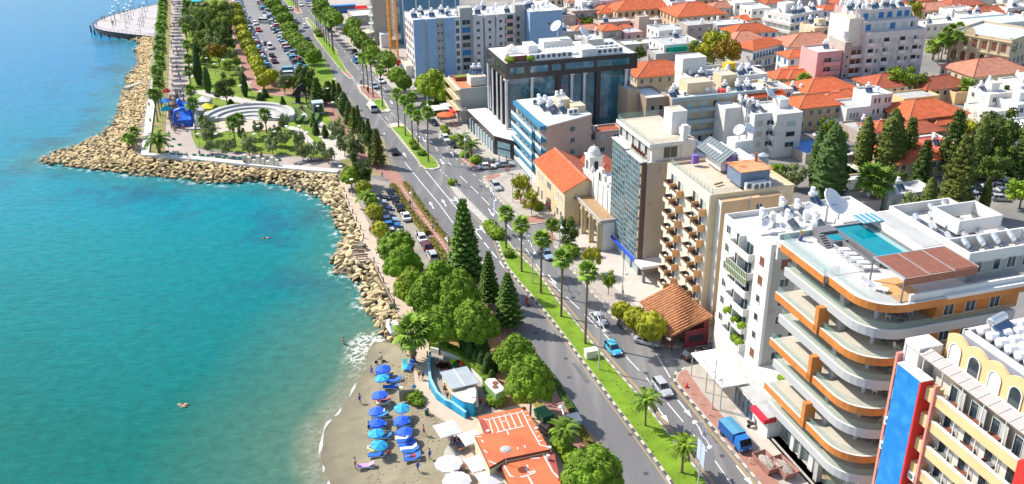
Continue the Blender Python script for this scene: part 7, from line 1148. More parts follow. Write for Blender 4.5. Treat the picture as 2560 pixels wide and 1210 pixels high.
def car_proto(kind):                                  # faces +y
 t = thing('parked_car', 'x', 'car', (0, -540, 0)); L = {'sedan': 2.25, 'hatch': 1.95, 'suv': 2.3, 'van': 2.4}[kind]; H = {'sedan': 1.42, 'hatch': 1.48, 'suv': 1.66, 'van': 1.95}[kind]; W_ = .88; bl_ = H * .62
 S_ = [(-L, .72, .45, .72 * bl_), (-L + .12, .84, .3, .93 * bl_), (-L * .6, W_, .25, bl_), (0, W_, .25, bl_), (L * .42, W_, .25, bl_ * .98), (L * .78, .86, .28, bl_ * .84), (L - .1, .8, .32, bl_ * .7), (L, .66, .42, bl_ * .58)]
 b = MB(); loft(b, [(y, [(w * .94, z0), (w, z0 + .18), (w, (z0 + z1) / 2 + .08), (w * .93, z1), (w * .5, z1 + .025)]) for y, w, z0, z1 in S_]); b.build('body', M_paint, t)
 r0, r1, f1, f0 = {'sedan': (-1.72, -.95, .35, 1.02), 'hatch': (-1.85, -1.5, .3, 1.0), 'suv': (-2.15, -1.75, .45, 1.1), 'van': (-2.3, -2.15, 1.1, 1.7)}[kind]
 b = MB(); q = bl_ - .03; b.add([(-.8, r0, q), (.8, r0, q), (.82, f0, q), (-.82, f0, q), (-.62, r1, H - .05), (.62, r1, H - .05), (.62, f1, H - .05), (-.62, f1, H - .05)], [(0, 1, 5, 4), (1, 2, 6, 5), (2, 3, 7, 6), (3, 0, 4, 7), (4, 5, 6, 7)]); b.build('windows', M_cg, t)
 b = MB(); b.add([(-.64, r1 - .03, H - .06), (.64, r1 - .03, H - .06), (.64, f1 + .03, H - .06), (-.64, f1 + .03, H - .06), (-.56, r1 + .1, H), (.56, r1 + .1, H), (.56, f1 - .1, H), (-.56, f1 - .1, H)], [(3, 2, 1, 0), (0, 1, 5, 4), (1, 2, 6, 5), (2, 3, 7, 6), (3, 0, 4, 7), (4, 5, 6, 7)])
 for s in (-1, 1): b.bar((s * .81, (r0 + f0) / 2 - .1, q), (s * .63, (r1 + f1) / 2 - .1, H - .05), .07, .03); b.bar((s * .82, f0, q), (s * .63, f1, H - .05), .06, .03); b.bar((s * .80, r0, q), (s * .63, r1, H - .05), .08, .03); b.box(s * .9 - .08, f0 - .3, q, s * .9 + .08, f0 - .15, q + .13)
 b.build('roof_panel', M_paint, t); wm_ = MB(); wm_.tube([(-.11, 0, 0), (.11, 0, 0)], .33, 12, 0); wm_.tube([(-.125, 0, 0), (.125, 0, 0)], .19, 8, 1); wmesh = wm_.mesh('wheel', M_tyre, M_hub)
 for x in (-.8, .8):
  for y in (-L * .62, L * .62): ob('wheel', wmesh, t, (x, y, .33))
 for s in (-1, 1): b = MB(); b.box(s * .62 - .16, L - .13, bl_ * .58, s * .62 + .16, L + .0, bl_ * .72); b.build('headlight', M_lamp, t); b = MB(); b.box(s * .66 - .13, -L - .02, bl_ * .68, s * .66 + .13, -L + .1, bl_ * .86); b.build('tail_light', M_tl, t)
 return [t, False]
CARS = {k: car_proto(k) for k in ('sedan', 'hatch', 'suv', 'van')}
CC = {'white': (.75, .75, .74), 'silver': (.42, .44, .46), 'grey': (.16, .18, .20), 'black': (.012, .013, .016), 'dark blue': (.015, .03, .09), 'blue': (.02, .15, .42), 'light blue': (.06, .42, .66), 'red': (.45, .015, .02), 'dark red': (.12, .01, .02), 'beige': (.42, .36, .26), 'pale blue': (.30, .42, .55)}
def car(kind, loc, az, color, label, group=None):
 P = CARS[kind]; rz = -R(az)
 if not P[1]: P[1] = True; r = P[0]; kids(r); r.location = loc; r.rotation_euler = (0, 0, rz); tag(r, label, None, group)
 else: r = dup(P[0], loc, rz, label, group)
 for c in r.children: c.color = (*CC[color], 1)
 r.name = 'parked_car' if group else 'car'; return r
CL = [('suv',1655,977,163,'silver','silver crossover driving toward the beach end in the inland carriageway'),('hatch',1532,878,160,'light blue','bright light blue hatchback driving beside the long median'),('sedan',1617,859,118,'silver','silver saloon parked at the corner by the tiled cafe'),('suv',1737,893,62,'black','black car nosing out beside the broad white canopy'),
 ('sedan',1496,804,160,'silver','silver saloon driving past the cafe trees'),('sedan',1366,641,160,'pale blue','pale blue saloon driving past the church'),('suv',1240,471,163,'silver','silver estate parked on the pavement by the striped apartments'),('sedan',1217,421,82,'white','white saloon parked at the mouth of the side street'),('sedan',1262,415,82,'silver','silver old saloon behind the white one in the side street'),
 ('hatch',1115,351,160,'white','white hatchback parked in the bay by the office pavement'),('sedan',1131,366,160,'black','black car parked behind the white hatchback by the office'),('sedan',1084,311,155,'black','black car with an open door beside the white cafe tents'),('suv',1070,272,105,'grey','grey estate parked before the low terrace apartments'),('suv',1104,269,75,'black','black car with its bonnet up beside the low apartments'),
 ('sedan',986,383,-16,'black','black car driving away in the seaward carriageway'),('hatch',937,219,162,'pale blue','pale blue car passing the red paved island'),('hatch',953,206,162,'white','white car behind the pale blue one by the red island'),('hatch',891,156,160,'blue','blue car at the start of the turning lane'),('sedan',762,68,-20,'white','white car driving away past the clipped trees'),
 ('sedan',725,24,-22,'white','white car at the far turning gap'),('sedan',752,14,158,'white','white car in the far inland carriageway'),('sedan',769,101,-20,'dark blue','dark blue car half hidden by clipped trees'),('sedan',770,3,158,'blue','blue car at the top of the avenue'),('sedan',738,56,-20,'grey','grey car partly behind the clipped trees'),('sedan',820,74,160,'dark blue','dark car parked beside the far inland trees'),
 ('sedan',887,133,160,'black','dark car parked by the far kerb'),('sedan',893,143,160,'white','white car parked by the far kerb'),('sedan',960,186,150,'beige','beige car parked under the palms opposite the island'),('sedan',933,164,150,'beige','beige saloon parked by the shops')]
for k, x, y, az, c, l in CL: car(k, G(x, y, .02), az, c, l)
for i, (k, x, y, c) in enumerate([('sedan',977,485,'black'),('sedan',988,503,'black'),('sedan',1000,523,'black'),('sedan',1015,546,'white'),('sedan',1054,599,'white'),('hatch',1067,620,'dark red'),('suv',1081,645,'silver')]):
 car(k, G(x, y, .02), -17, c, ['black saloon, farthest parked by the olive hedge', 'second black saloon parked by the olive hedge', 'third black saloon parked by the olive hedge', 'white saloon parked after three black ones', 'white saloon with a man at its door in the seaside car park', 'dark red hatchback parked between the white saloon and the silver estate', 'silver estate, nearest parked in the seaside car park'][i])
for i, (k, x, y, c) in enumerate([('sedan',947,500,'black'),('hatch',945,511,'silver'),('sedan',956,527,'dark blue'),('hatch',962,541,'grey'),('sedan',970,556,'pale blue'),('sedan',976,569,'blue'),('sedan',981,586,'white')]):
 car(k, G(x, y, .02), 78, c, '%s car parked nose in behind the small yellow green trees' % c)
car('van', G(1205, 722, .1), -17, 'white', 'white van glimpsed between the tiered pines')
lp = Gl([(601,-30),(604,8),(612,32),(625,62),(640,94),(653,118),(662,146),(676,168)]); rp = Gl([(627,-30),(640,2),(652,32),(673,66),(693,102),(720,145),(738,172),(733,198)])
n = 0
for row, s, nm in ((lp, 1, 'left'), (rp, -1, 'right')):
 for x, y, a in along(row, 2.75, 1):
  n += 1
  if rnd.random() < .05: continue
  c = rnd.choice(['white', 'white', 'silver', 'silver', 'grey', 'black', 'dark blue', 'pale blue', 'light blue', 'red', 'pale blue', 'blue', 'white']); dx, dy = math.cos(a - s * 1.57), math.sin(a - s * 1.57)
  az = math.degrees(math.atan2(dx, dy)) + rnd.uniform(-3, 3) + (180 if rnd.random() < .3 else 0); car(rnd.choice(['sedan', 'hatch', 'hatch', 'suv']), (x + dx * 1.9, y + dy * 1.9, .15), az, c, '%s car parked in the %s row of the big seaside car park' % (c, nm), '%s cars in the %s row of the big car park' % (c, nm))
for x, y, az, c, k, l in [(638,61,160,'white','hatch','white car driving in the middle of the big car park'),(647,78,160,'red','hatch','red car driving in the middle of the big car park'),(666,112,-18,'black','sedan','black car in the aisle beside a white van'),(675,121,160,'white','van','white van in the car park aisle'),(680,142,-18,'black','sedan','black car following in the car park aisle'),(686,156,-18,'dark red','sedan','dark red car nearest in the car park aisle'),
                          (723,181,80,'light blue','van','blue van parked at the near end of the big car park'),(725,192,80,'white','van','white camper at the near end of the big car park'),(662,57,100,'white','van','white camper van in the right row')]: car(k, G(x, y, .15), az, c, l)
for i, (x, y, az, c, k) in enumerate([(2053,342,80,'white','sedan'),(2224,527,110,'black','suv'),(2246,539,110,'white','suv'),(2423,481,160,'pale blue','hatch'),(2440,478,160,'black','suv'),(2476,475,130,'white','sedan'),(2497,471,130,'white','sedan'),(2518,467,130,'white','suv'),(2543,464,130,'dark red','sedan'),(2500,501,100,'silver','hatch'),(2405,286,120,'beige','sedan'),(1892,178,100,'white','van')]):
 car(k, G(x, y, .02), az, c, ['white car parked under the antenna apartments', 'black estate in the lane behind the pool terrace', 'white estate in the lane behind the pool terrace', 'pale blue car at the left of the far right car park', 'black car second in the far right car park', 'white car behind the small cypress', 'white car in the middle of the far right car park', 'big white car in the far right car park', 'dark red car at the right edge', 'silver car alone in the far right car park', 'beige car in the sandy lane by the ruin', 'white van by the blue shuttered building'][i])
def truck(loc, az, label, cab, cargo, L=5.6, tarp=None, nm='truck', cat='truck'):
 t = thing(nm, label, cat, loc, -R(az)); b = MB(); b.box(-.95, L / 2 - 1.7, .5, .95, L / 2, 1.35); b.add([(-.92, L / 2 - 1.7, 1.35), (.92, L / 2 - 1.7, 1.35), (.92, L / 2, 1.35), (-.92, L / 2, 1.35), (-.85, L / 2 - 1.65, 2.15), (.85, L / 2 - 1.65, 2.15), (.85, L / 2 - .45, 2.15), (-.85, L / 2 - .45, 2.15)], [(0, 1, 5, 4), (1, 2, 6, 5), (3, 0, 4, 7), (4, 5, 6, 7)]); b.build('cab', cab, t)
 b = MB(); b.add([(-.86, L / 2 + .01, 1.36), (.86, L / 2 + .01, 1.36), (.8, L / 2 - .42, 2.1), (-.8, L / 2 - .42, 2.1)], [(0, 1, 2, 3), (3, 2, 1, 0)]); b.build('windscreen', M_cg, t)
 b = MB(); b.box(-1.02, -L / 2, .75, 1.02, L / 2 - 1.8, 2.25 if cargo else 1.15); b.build('cargo_box', cargo or cab, t)
 if cargo: b = MB(); b.add([(-1.04, -L / 2, 2.25), (1.04, -L / 2, 2.25), (1.04, L / 2 - 1.8, 2.25), (-1.04, L / 2 - 1.8, 2.25), (0, -L / 2, 2.42), (0, L / 2 - 1.8, 2.42)], [(0, 1, 4), (1, 2, 5, 4), (2, 3, 5), (3, 0, 4, 5)]); b.build('tarpaulin', tarp, t)
 else:
  b = MB(); [b.box(x, y, 1.15, x + .05, L / 2 - 1.8, 1.55) for x, y in ((-1.02, -L / 2), (.97, -L / 2))]; b.box(-.8, -L / 2 + .3, 1.15, .6, L / 2 - 2.6, 1.7); b.build('load', M_roofw, t)
 b = MB(); b.tube([(-.12, 0, 0), (.12, 0, 0)], .4, 12); w_ = b.mesh('wheel', M_tyre)
 for x in (-.85, .85):
  for y in (-L / 2 + .9, L / 2 - 1.0): ob('wheel', w_, t, (x, y, .4))
 for x in (-.7, .7): b = MB(); b.box(x - .14, L / 2, .7, x + .14, L / 2 + .04, .9); b.build('headlight', M_lamp, t)
 return t
truck(G(1836, 1106, .02), 160, 'blue tarpaulin covered truck with its tail flap down parked at the pavement edge', mat('truck_blue', (.01, .14, .45), .4, .05), mat('truck_side', (.012, .09, .32), .5, .1), tarp=mat('faded_tarp', (.07, .26, .40), .8, .12))
truck(G(931, 275, .02), 162, 'white flatbed truck with a loaded bed crossing the junction', M_wht, None, 6.4)
t = thing('coach', 'long bright blue coach parked beside the far clipped trees', 'coach', G(857, 31), -R(75)); b = MB(); b.box(-1.25, -5.5, .5, 1.25, 5.5, 3.1); b.build('body', mat('coach_blue', (.01, .16, .52), .35, .05), t); b = MB(); b.box(-1.28, -5.2, 1.7, 1.28, 5.2, 2.6); b.build('windows', M_cg, t); b = MB(); b.tube([(-.2, 0, 0), (.2, 0, 0)], .5, 10); w_ = b.mesh('wheel', M_tyre); [ob('wheel', w_, t, (x, y, .5)) for x in (-1.1, 1.1) for y in (-3.6, 3.4)]
# ================================================================ PEOPLE
M_skin = mat('skin', (.48, .27, .17), .6, .05); M_cloth = mat('clothing', (1, 1, 1), .85, .08, 6, oc=True); M_hair = mat('hair', (.035, .02, .012), .7, .1)
def skinned(J, E_, root=0, sub=1):
 me = bpy.data.meshes.new('p'); me.from_pydata([j[0] for j in J], E_, []); o = bpy.data.objects.new('p', me); C.objects.link(o); o.modifiers.new('s', 'SKIN');
 for i, j in enumerate(J): me.skin_vertices[0].data[i].radius = (j[1], j[2] if len(j) > 2 else j[1])
 me.skin_vertices[0].data[root].use_root = True; q = o.modifiers.new('d', 'SUBSURF'); q.levels = sub; q.render_levels = sub
 dg = bpy.context.evaluated_depsgraph_get(); r = bpy.data.meshes.new_from_object(o.evaluated_get(dg)); bpy.data.objects.remove(o); bpy.data.meshes.remove(me); r.polygons.foreach_set('use_smooth', [True] * len(r.polygons)); return r
def person_proto(pose):
 t = thing('person', 'x', 'person', (0, -550, 0)); hz, lean, st, arm = .92, 0, .0, (0, 0)
 kn, an = [(.10, .0, .50), (-.10, .0, .50)], [(.11, .0, .08), (-.11, .0, .08)]; sh = 1.42; el, hn = [(.24, .02, 1.14), (-.24, .02, 1.14)], [(.25, .10, .90), (-.25, .10, .90)]; o = (0, 0, 0)
 if pose == 'walk': kn = [(.10, .18, .52), (-.10, -.06, .50)]; an = [(.10, .28, .10), (-.10, -.34, .16)]; el = [(.24, -.12, 1.16), (-.24, .12, 1.15)]; hn = [(.25, -.16, .92), (-.23, .30, .98)]
 if pose == 'sit': hz = .46; kn = [(.12, .42, .48), (-.12, .42, .48)]; an = [(.12, .46, .08), (-.12, .46, .08)]; sh = .98; el = [(.24, .1, .72), (-.24, .1, .72)]; hn = [(.18, .34, .56), (-.18, .34, .56)]
 if pose == 'lie': hz = None
 if pose == 'lie': pts = dict(p=(0, 0, .12), c=(0, .42, .16), n=(0, .58, .18), h=(0, .76, .22)); kn = [(.12, -.44, .18), (-.12, -.44, .12)]; an = [(.12, -.84, .10), (-.12, -.84, .10)]; shs = [(.2, .48, .16), (-.2, .48, .16)]; el = [(.34, .24, .12), (-.34, .24, .12)]; hn = [(.36, -.02, .10), (-.36, -.02, .10)]; hips = [(.1, -.04, .12), (-.1, -.04, .12)]
 else: pts = dict(p=(0, 0, hz + .04), c=(0, 0, hz + .34), n=(0, 0, sh + .08), h=(0, .02, sh + .24)); shs = [(.19, 0, sh), (-.19, 0, sh)]; hips = [(.1, 0, hz), (-.1, 0, hz)]
 J = [(pts['p'], .125, .10), (pts['c'], .14, .10), (pts['n'], .055), (pts['h'], .10, .11)]; E_ = [(0, 1), (1, 2), (2, 3)]
 top = (pts['h'][0], pts['h'][1] + (.1 if pose == 'lie' else 0), pts['h'][2] + (0 if pose == 'lie' else .1)); J.append((top, .075)); E_.append((3, 4))
 for k in (0, 1):
  i = len(J); J += [(shs[k], .062), (el[k], .042), (hn[k], .032)]; E_ += [(1, i), (i, i + 1), (i + 1, i + 2)]; d = Vector(hn[k]) - Vector(el[k]); d.normalize(); e = Vector(hn[k]) + d * .09; J.append((tuple(e), .022)); E_.append((i + 2, i + 3))
  i = len(J); J += [(hips[k], .09), (kn[k], .062), (an[k], .042)]; f = an[k]; J.append(((f[0], f[1] + .16, f[2] - .03), .035)); E_ += [(0, i), (i, i + 1), (i + 1, i + 2), (i + 2, i + 3)]
 me = skinned(J, E_); me.materials.append(M_skin); ob('body', me, t)
 def shell(name, JJ, EE, m): q = skinned(JJ, EE); q.materials.append(m); return ob(name, q, t)
 mid = tuple((Vector(shs[0]) * .35 + Vector(el[0]) * .65)); mid2 = tuple((Vector(shs[1]) * .35 + Vector(el[1]) * .65)); nn = Vector(pts['n']) * .75 + Vector(pts['c']) * .25
 shell('shirt', [(pts['p'], .15, .13), (pts['c'], .165, .13), (tuple(nn), .09), (shs[0], .085), (mid, .07), (shs[1], .085), (mid2, .07)], [(0, 1), (1, 2), (1, 3), (3, 4), (1, 5), (5, 6)], M_cloth)
 kk = [tuple(Vector(hips[k]) * .25 + Vector(kn[k]) * .75) for k in (0, 1)]; shell('trousers', [(pts['p'], .145, .12), (hips[0], .11), (kk[0], .088), (hips[1], .11), (kk[1], .088)], [(0, 1), (1, 2), (0, 3), (3, 4)], M_cloth)
 b = MB(); h = Vector(top); b.sph((h.x, h.y - (.0 if pose == 'lie' else .03), h.z + (.0 if pose == 'lie' else .0)), (.10, .115, .10), 8, 6); b.build('hair', M_hair, t); return [t, False]
PP = {k: person_proto(k) for k in ('stand', 'walk', 'sit', 'lie')}
SH = [(.6, .03, .03), (.03, .06, .3), (.7, .7, .7), (.02, .02, .03), (.5, .35, .08), (.1, .25, .5), (.45, .1, .25), (.1, .3, .15)]; TR = [(.02, .025, .06), (.02, .02, .02), (.3, .28, .24), (.08, .1, .2)]
def person(pose, loc, az, label, group=None, shirt=None, tr=None):
 P = PP[pose]; rz = -R(az)
 if not P[1]: P[1] = True; r = P[0]; kids(r); r.location = loc; r.rotation_euler = (0, 0, rz); tag(r, label, None, group)
 else: r = dup(P[0], loc, rz, label, group)
 r.scale = (1.08,) * 3
 for c in r.children:
  if c.name.startswith('shirt'): c.color = (*(shirt or rnd.choice(SH)), 1)
  if c.name.startswith('trousers'): c.color = (*(tr or rnd.choice(TR)), 1)
 return r
RED, BLU, WHT, BLK, YEL = (.6, .02, .02), (.03, .08, .4), (.75, .75, .75), (.02, .02, .02), (.7, .5, .02)
for x, y, p, az, l, sh in [(926,586,'stand',200,'person in a red shirt standing on the near promenade',RED),(1049,948,'walk',170,'person in a yellow top walking on the promenade by the beach bar',YEL),(1058,950,'walk',170,'person in a blue top beside the yellow one',BLU),(863,455,'walk',0,'person walking where the promenade meets the sea wall',BLU),(875,488,'walk',160,'person in dark clothes pushing a pram',BLK),(881,484,'walk',160,'person beside the pram',BLU),
  (1018,597,'walk',150,'person in black crossing the seaside car park',BLK),(1043,598,'stand',80,'man leaning at the door of the white saloon',BLU),(1082,577,'walk',163,'person in white walking on the red cycle path',WHT),(1026,518,'walk',163,'person in black walking on the red cycle path by the lamp',BLK),(956,447,'walk',30,'person in blue near the tree planter',BLU),(1036,776,'sit',0,'person in blue sitting at the bench by the pines',BLU),
  (1266,434,'walk',60,'person in red on the side street corner',RED),(1272,434,'walk',60,'second person in red on the side street corner',RED),(1224,426,'stand',0,'person beside the white saloon',RED),(1337,528,'walk',20,'person in dark blue walking past the round bush',BLU),(1366,524,'stand',0,'person in red before the cream house',RED),(1378,522,'stand',40,'person in blue before the cream house',BLU),(1386,520,'stand',80,'dark clothed person before the cream house',BLK),
  (1556,743,'stand',60,'person in blue by the hotel lamp',BLU),(1600,823,'walk',0,'person in pale blue walking by the cafe trees',(.4,.5,.6)),(1776,870,'walk',60,'person in a pink top at the side street',(.7,.2,.3)),(1361,1012,'walk',163,'person in blue on the shaded red path',(.1,.3,.6)),(1371,1008,'walk',163,'person in pink on the shaded red path',(.7,.2,.4)),(1352,988,'walk',163,'person in white farther on the shaded path',WHT),
  (965,858,'walk',80,'bather walking by the rocks',(.48,.27,.17)),(989,850,'stand',90,'person in blue beside the dinghy',BLU),(860,868,'stand',60,'person in red wading with a blue cap',RED),(889,1172,'stand',90,'sunburnt person standing beside the purple towel',(.48,.27,.17)),(923,1082,'walk',90,'dark bather beside the left parasol row',BLK),(1112,985,'stand',0,'person standing inside the blue beach bar wall',(.48,.27,.17)),(1119,1000,'stand',40,'second person inside the blue beach bar wall',(.48,.27,.17)),
  (1201,1012,'sit',0,'person in red sitting behind the beach bar',RED),(953,906,'stand',90,'person with a bicycle on the sand',WHT)]:
 z = GB(x, y) if (x < 1030 and y > 850 and x > 862) else G(x, y, .12) if x < 1100 or y > 980 else G(x, y, .15)
 if (x, y) == (860, 868): z = G(x, y, SEA - .6)
 person(p, z, az, l, None, sh)
for i in range(95):
 y = rnd.choice([rnd.uniform(5, 250), rnd.uniform(225, 345), rnd.uniform(250, 330)]); x = rnd.uniform(428, 458 + y * .06) if y < 225 else rnd.uniform(422, 470); person(rnd.choice(['walk', 'walk', 'stand']), G(x, y, .04), rnd.choice([-15, 165, 60]), 'person strolling on the wide esplanade beside the palm row', 'people on the esplanade')
for i in range(26): person(rnd.choice(['walk', 'stand']), G(rnd.uniform(424, 446), rnd.uniform(250, 325), .04), rnd.uniform(0, 360), 'person in the crowd beside the blue inflatable arch', 'crowd at the inflatable arch')
for x, y in [(448,395),(532,397),(612,413),(630,382),(639,388),(634,392),(643,385),(655,395),(560,388),(694,410),(812,404),(828,408),(837,402),(470,398),(500,392),(490,340),(508,350)]: person('stand' if x % 2 else 'walk', G(x, y, .05), rnd.uniform(0, 360), 'person on the front part of the esplanade near the sea wall', 'people near the front sea wall')
for x, y in [(384,184),(391,186),(374,270),(377,310),(368,373),(396,102),(388,183)]: person('walk', G(x, y, .6), -10, 'person walking on the white sea wall', 'people on the white sea wall')
for x, y in [(242,66),(256,51),(262,50),(281,62),(284,63),(300,35),(350,22),(310,36)]: person('stand', G(x, y, .05), rnd.uniform(0, 360), 'tiny person on the pier platform', 'people on the pier')
for x, y in [(1051,243),(1057,246),(1062,247),(1049,238),(1134,318),(1137,320),(1130,322),(1096,303),(1103,304),(749,278),(755,277),(690,378),(620,386),(1152,365),(985,190),(985,196),(1100,305)]: person('stand', G(x, y, .15), rnd.uniform(0, 360), 'person standing on the pavement or park path in the middle distance', 'people in the middle distance')
def bike(loc, az, label, rider=None, motor=False, box=False):
 nm = 'motorbike' if motor else 'bicycle'; t = thing(nm, label, nm, loc, -R(az)); b = MB(); b.tube([(-.05 if motor else -.02, 0, 0), (.05 if motor else .02, 0, 0)], .3, 12); w_ = b.mesh('wheel', M_tyre); ob('wheel', w_, t, (0, -.6, .3)); ob('wheel', w_, t, (0, .65, .3)); b = MB()
 if motor: loft(b, [(-.75, [(.1, .6), (.12, .8)]), (-.3, [(.16, .35), (.18, .82)]), (.2, [(.14, .35), (.14, .65)]), (.55, [(.18, .5), (.16, 1.0)]), (.7, [(.1, .6), (.1, .95)])])
 else: b.bar((0, -.6, .3), (0, 0, .75), .05, .05); b.bar((0, 0, .75), (0, .5, .75), .05, .05); b.bar((0, 0, .3), (0, .5, .7), .05, .05); b.bar((0, .65, .3), (0, .5, .95), .05, .05)
 b.build('frame', mat('bike_paint', (.30, .04, .05), .35, .05) if rider else M_grp, t); b = MB(); b.bar((-.3, .5, 1.0), (.3, .5, 1.0), .04, .04); b.build('handlebar', M_blkp, t); b = MB(); b.box(-.12, -.35, .78, .12, .05, .86); b.build('saddle', M_blkp, t)
 if box: b = MB(); b.box(-.2, -.85, .85, .2, -.5, 1.15); b.build('top_box', M_blkp, t)
 if rider: c, s = math.cos(-R(az)), math.sin(-R(az)); person('sit', Vector(loc) + Vector((0, 0, .4)), az, rider, None, RED if motor else BLU)
 return t
bike(G(1318, 762, .02), -16, 'red motorbike riding away in the seaward carriageway', 'rider in red on the motorbike', True); bike(G(1547, 818, .02), -20, 'bicycle ridden at the edge of the inland carriageway', 'cyclist in dark blue by the pavement'); bike(G(1881, 1067, .15), 75, 'grey scooter with a top box parked by the low shop', None, True, True); bike(GB(950, 908), 80, 'bicycle standing on the wet sand')
for i in range(12): bike(G(773 + i * 5.2, 401 + rnd.uniform(-2, 2), .05), rnd.uniform(-20, 20), 'rental bicycle in the rack by the front esplanade', None)['group'] = 'rental bicycles in the rack'
# ================================================================ STREET FURNITURE
M_pole = mat('lamp_pole', (.62, .64, .66), .4, .04, metal=.3); M_glb = mat('lamp_globe', (.80, .80, .80), .3, .03)
def street_lamp(x, y, h, az, label, arms=2, banner=None, z=.1, reach=2.6, group=None):
 t = thing('street_lamp', label, 'street lamp', G(x, y, z), -R(az), group); b = MB(); b.cyl(0, 0, 0, h, .13, .07, 8); b.build('pole', M_pole, t)
 for s in (-1, 1)[:arms]:
  b = MB(); b.tube([(0, 0, h - 2.3), (s * reach * .5, 0, h - 2.0), (s * reach, 0, h - 2.1)], .06, 5); b.bar((0, 0, h - .1), (s * reach * .92, 0, h - 1.95), .05, .05); b.build('arm', M_pole, t); b = MB(); b.sph((s * reach, 0, h - 2.15), (.38, .38, .26), 10, 6); b.build('lamp_head', M_glb, t, smooth=True)
 if banner: b = MB(); b.box(-.9, -.03, h - 6.2, .9, .03, h - 3.3) if banner != 'flag' else b.box(.1, -.03, h - 6.4, 1.3, .03, h - 3.2); b.box(-1.2, -.03, h - 6.3, -.1, .03, h - 3.4) if banner == 'flag' else None; b.build('banner', mat('pale_banner', (.42, .50, .66) if banner != 'flag' else (.5, .5, .6), .6, .05), t)
for a in [(1497,924,10.6,80,'double lamp post on the long median beside the utility box'),(1237,580,10.2,80,'double lamp post with a pale blue banner at the hedge end of the divider',2,'sheet'),(1742,1245,12,80,'double lamp post with pale flags at the bottom of the median',2,'flag'),(1331,708,9.5,80,'double lamp post between the second and third median palms'),(1136,464,9.2,80,'lamp post rising from the flowered bush at the divider head',1)]: street_lamp(*a[:5], *(a[5:] or ()))
for x, y, h, az, l in [(1780,1023,8.5,-100,'single lamp on the inland pavement beside the canopy'),(1408,1117,7.5,80,'single lamp beside the red path near the orange roof'),(1032,537,6.5,80,'slim lamp beside the cycle path by the olive hedge'),(1122,664,7,80,'slim lamp at the near end of the olive hedge'),(1399,628,8,-100,'lamp on the church forecourt'),(1555,746,8,-100,'lamp in front of the slim glass hotel'),
                       (967,392,7.5,80,'curved lamp beside the seaward carriageway'),(816,170,7.5,80,'curved lamp beside the far seaward carriageway'),(744,85,8,80,'lamp among the clipped trees'),(1034,262,8,-100,'lamp by the low apartments'),(1071,320,9,-100,'lamp pole by the cafe tents'),(1163,400,8,-100,'lamp on the office pavement'),(1282,505,7,-100,'lamp on the striped apartments corner'),(893,105,8,-100,'lamp by the far shops')]: street_lamp(x, y, h, az, l, 1, reach=1.8)
b = MB(); b.cyl(0, 0, 0, 4.0, .05, n=5); pm = b.mesh('post', M_grp); b = MB(); b.cyl(0, 0, 4.0, 4.12, .5, .42, 10); hm = b.mesh('lamp_head', M_glb)
PL = [(x, y) for x, y in [(855,456),(882,490),(700,330),(762,322),(798,300),(720,352),(770,368),(806,380),(521,317),(548,330),(577,360),(650,352),(752,352),(715,235),(630,240),(655,262),(605,246),(561,150),(566,165),(563,180),(540,190),(512,155),(520,175),(787,252),(822,254),(835,290),(855,285),(560,85),(575,95),(590,105),(640,372),(690,366),(545,372),(500,372),(840,230),(852,280)]]
PL += [(606 + i * 5.4 + (i % 2) * 14, 55 + i * 11) for i in range(12)]
for x, y in PL: g = G(x, y, .1); t = thing('park_lamp', 'small park lamp with a flat white disc head among the lawns and paths', 'lamp', g, 0, 'disc headed park lamps'); ob('post', pm, t); ob('lamp_head', hm, t)
for i, (x, y) in enumerate([(283,72),(316,73),(318,58),(322,48),(330,52),(334,40),(337,26),(297,38),(302,45),(289,54),(352,82),(355,66),(361,58),(365,45),(370,30),(371,16),(360,70),(325,62),(290,66)]): t = thing('pier_lamp', 'tall lamp with a flat disc head standing on the pier platform', 'lamp', G(x, y), 0, 'lamps on the pier'); o_ = ob('post', pm, t, sc=(1.6, 1.6, 1.5)); ob('lamp_head', hm, t, sc=(1.3, 1.3, 1.5))
b = MB(); b.cyl(0, 0, 0, .95, .07, n=6); blm = b.mesh('bollard', M_wht2); b = MB(); b.box(-.09, -.09, 0, .09, .09, 1.15); bdm = b.mesh('bollard', mat('dark_timber', (.06, .035, .025), .8, .1))
for P, st, off, lab, m in ((Gl([(1692,958),(1785,1072),(1880,1186)]), 2.9, .7, 'short white bollard on the red strip beside the inland carriageway', blm), (Gl([(1211,443),(1227,474),(1252,505),(1299,552)]), 1.6, .5, 'short pale bollard along the corner pavement by the striped apartments', blm), (Gl([(1365,588),(1427,676),(1502,759),(1584,846)]), 2.2, .5, 'short pale bollard along the pavement before the church and hotels', blm),
      (Gl([(858,478),(871,517),(885,546),(899,574),(908,600)]), 4.5, .2, 'dark timber post along the seaward edge of the near promenade', bdm), (Gl([(932,655),(951,698),(971,737),(985,766),(996,785)]), 4.5, .2, 'dark timber post of the near promenade rail', bdm), (Gl([(1075,892),(1052,852+50)]), 40, 0, 'dark post at the head of the beach path', bdm), (Gl([(1290,402),(1250,404),(1196,425)]), 1.8, -.8, 'small dark bollard at the side street kerb', bdm)):
 for x, y, a in along(offs(P, off), st, .5): ob('bollard', m, None, (x, y, .12), 0, lab, 'bollard', 'bollards: ' + lab.split(' post')[0][:40])
t = thing('promenade_rail', 'dark timber rail along the sea side of the near promenade', 'railing', (0, 0, 0)); b = MB(); P = [G(x, y, 1.05) for x, y in [(929,650),(951,698),(971,737),(985,766)]]; [b.bar(P[i], P[i + 1], .12, .1) for i in range(3)]; [b.bar(P[i] - Vector((0, 0, .5)), P[i + 1] - Vector((0, 0, .5)), .08, .08) for i in range(3)]; b.build('rail', mat('dark_timber', (0, 0, 0)), t)
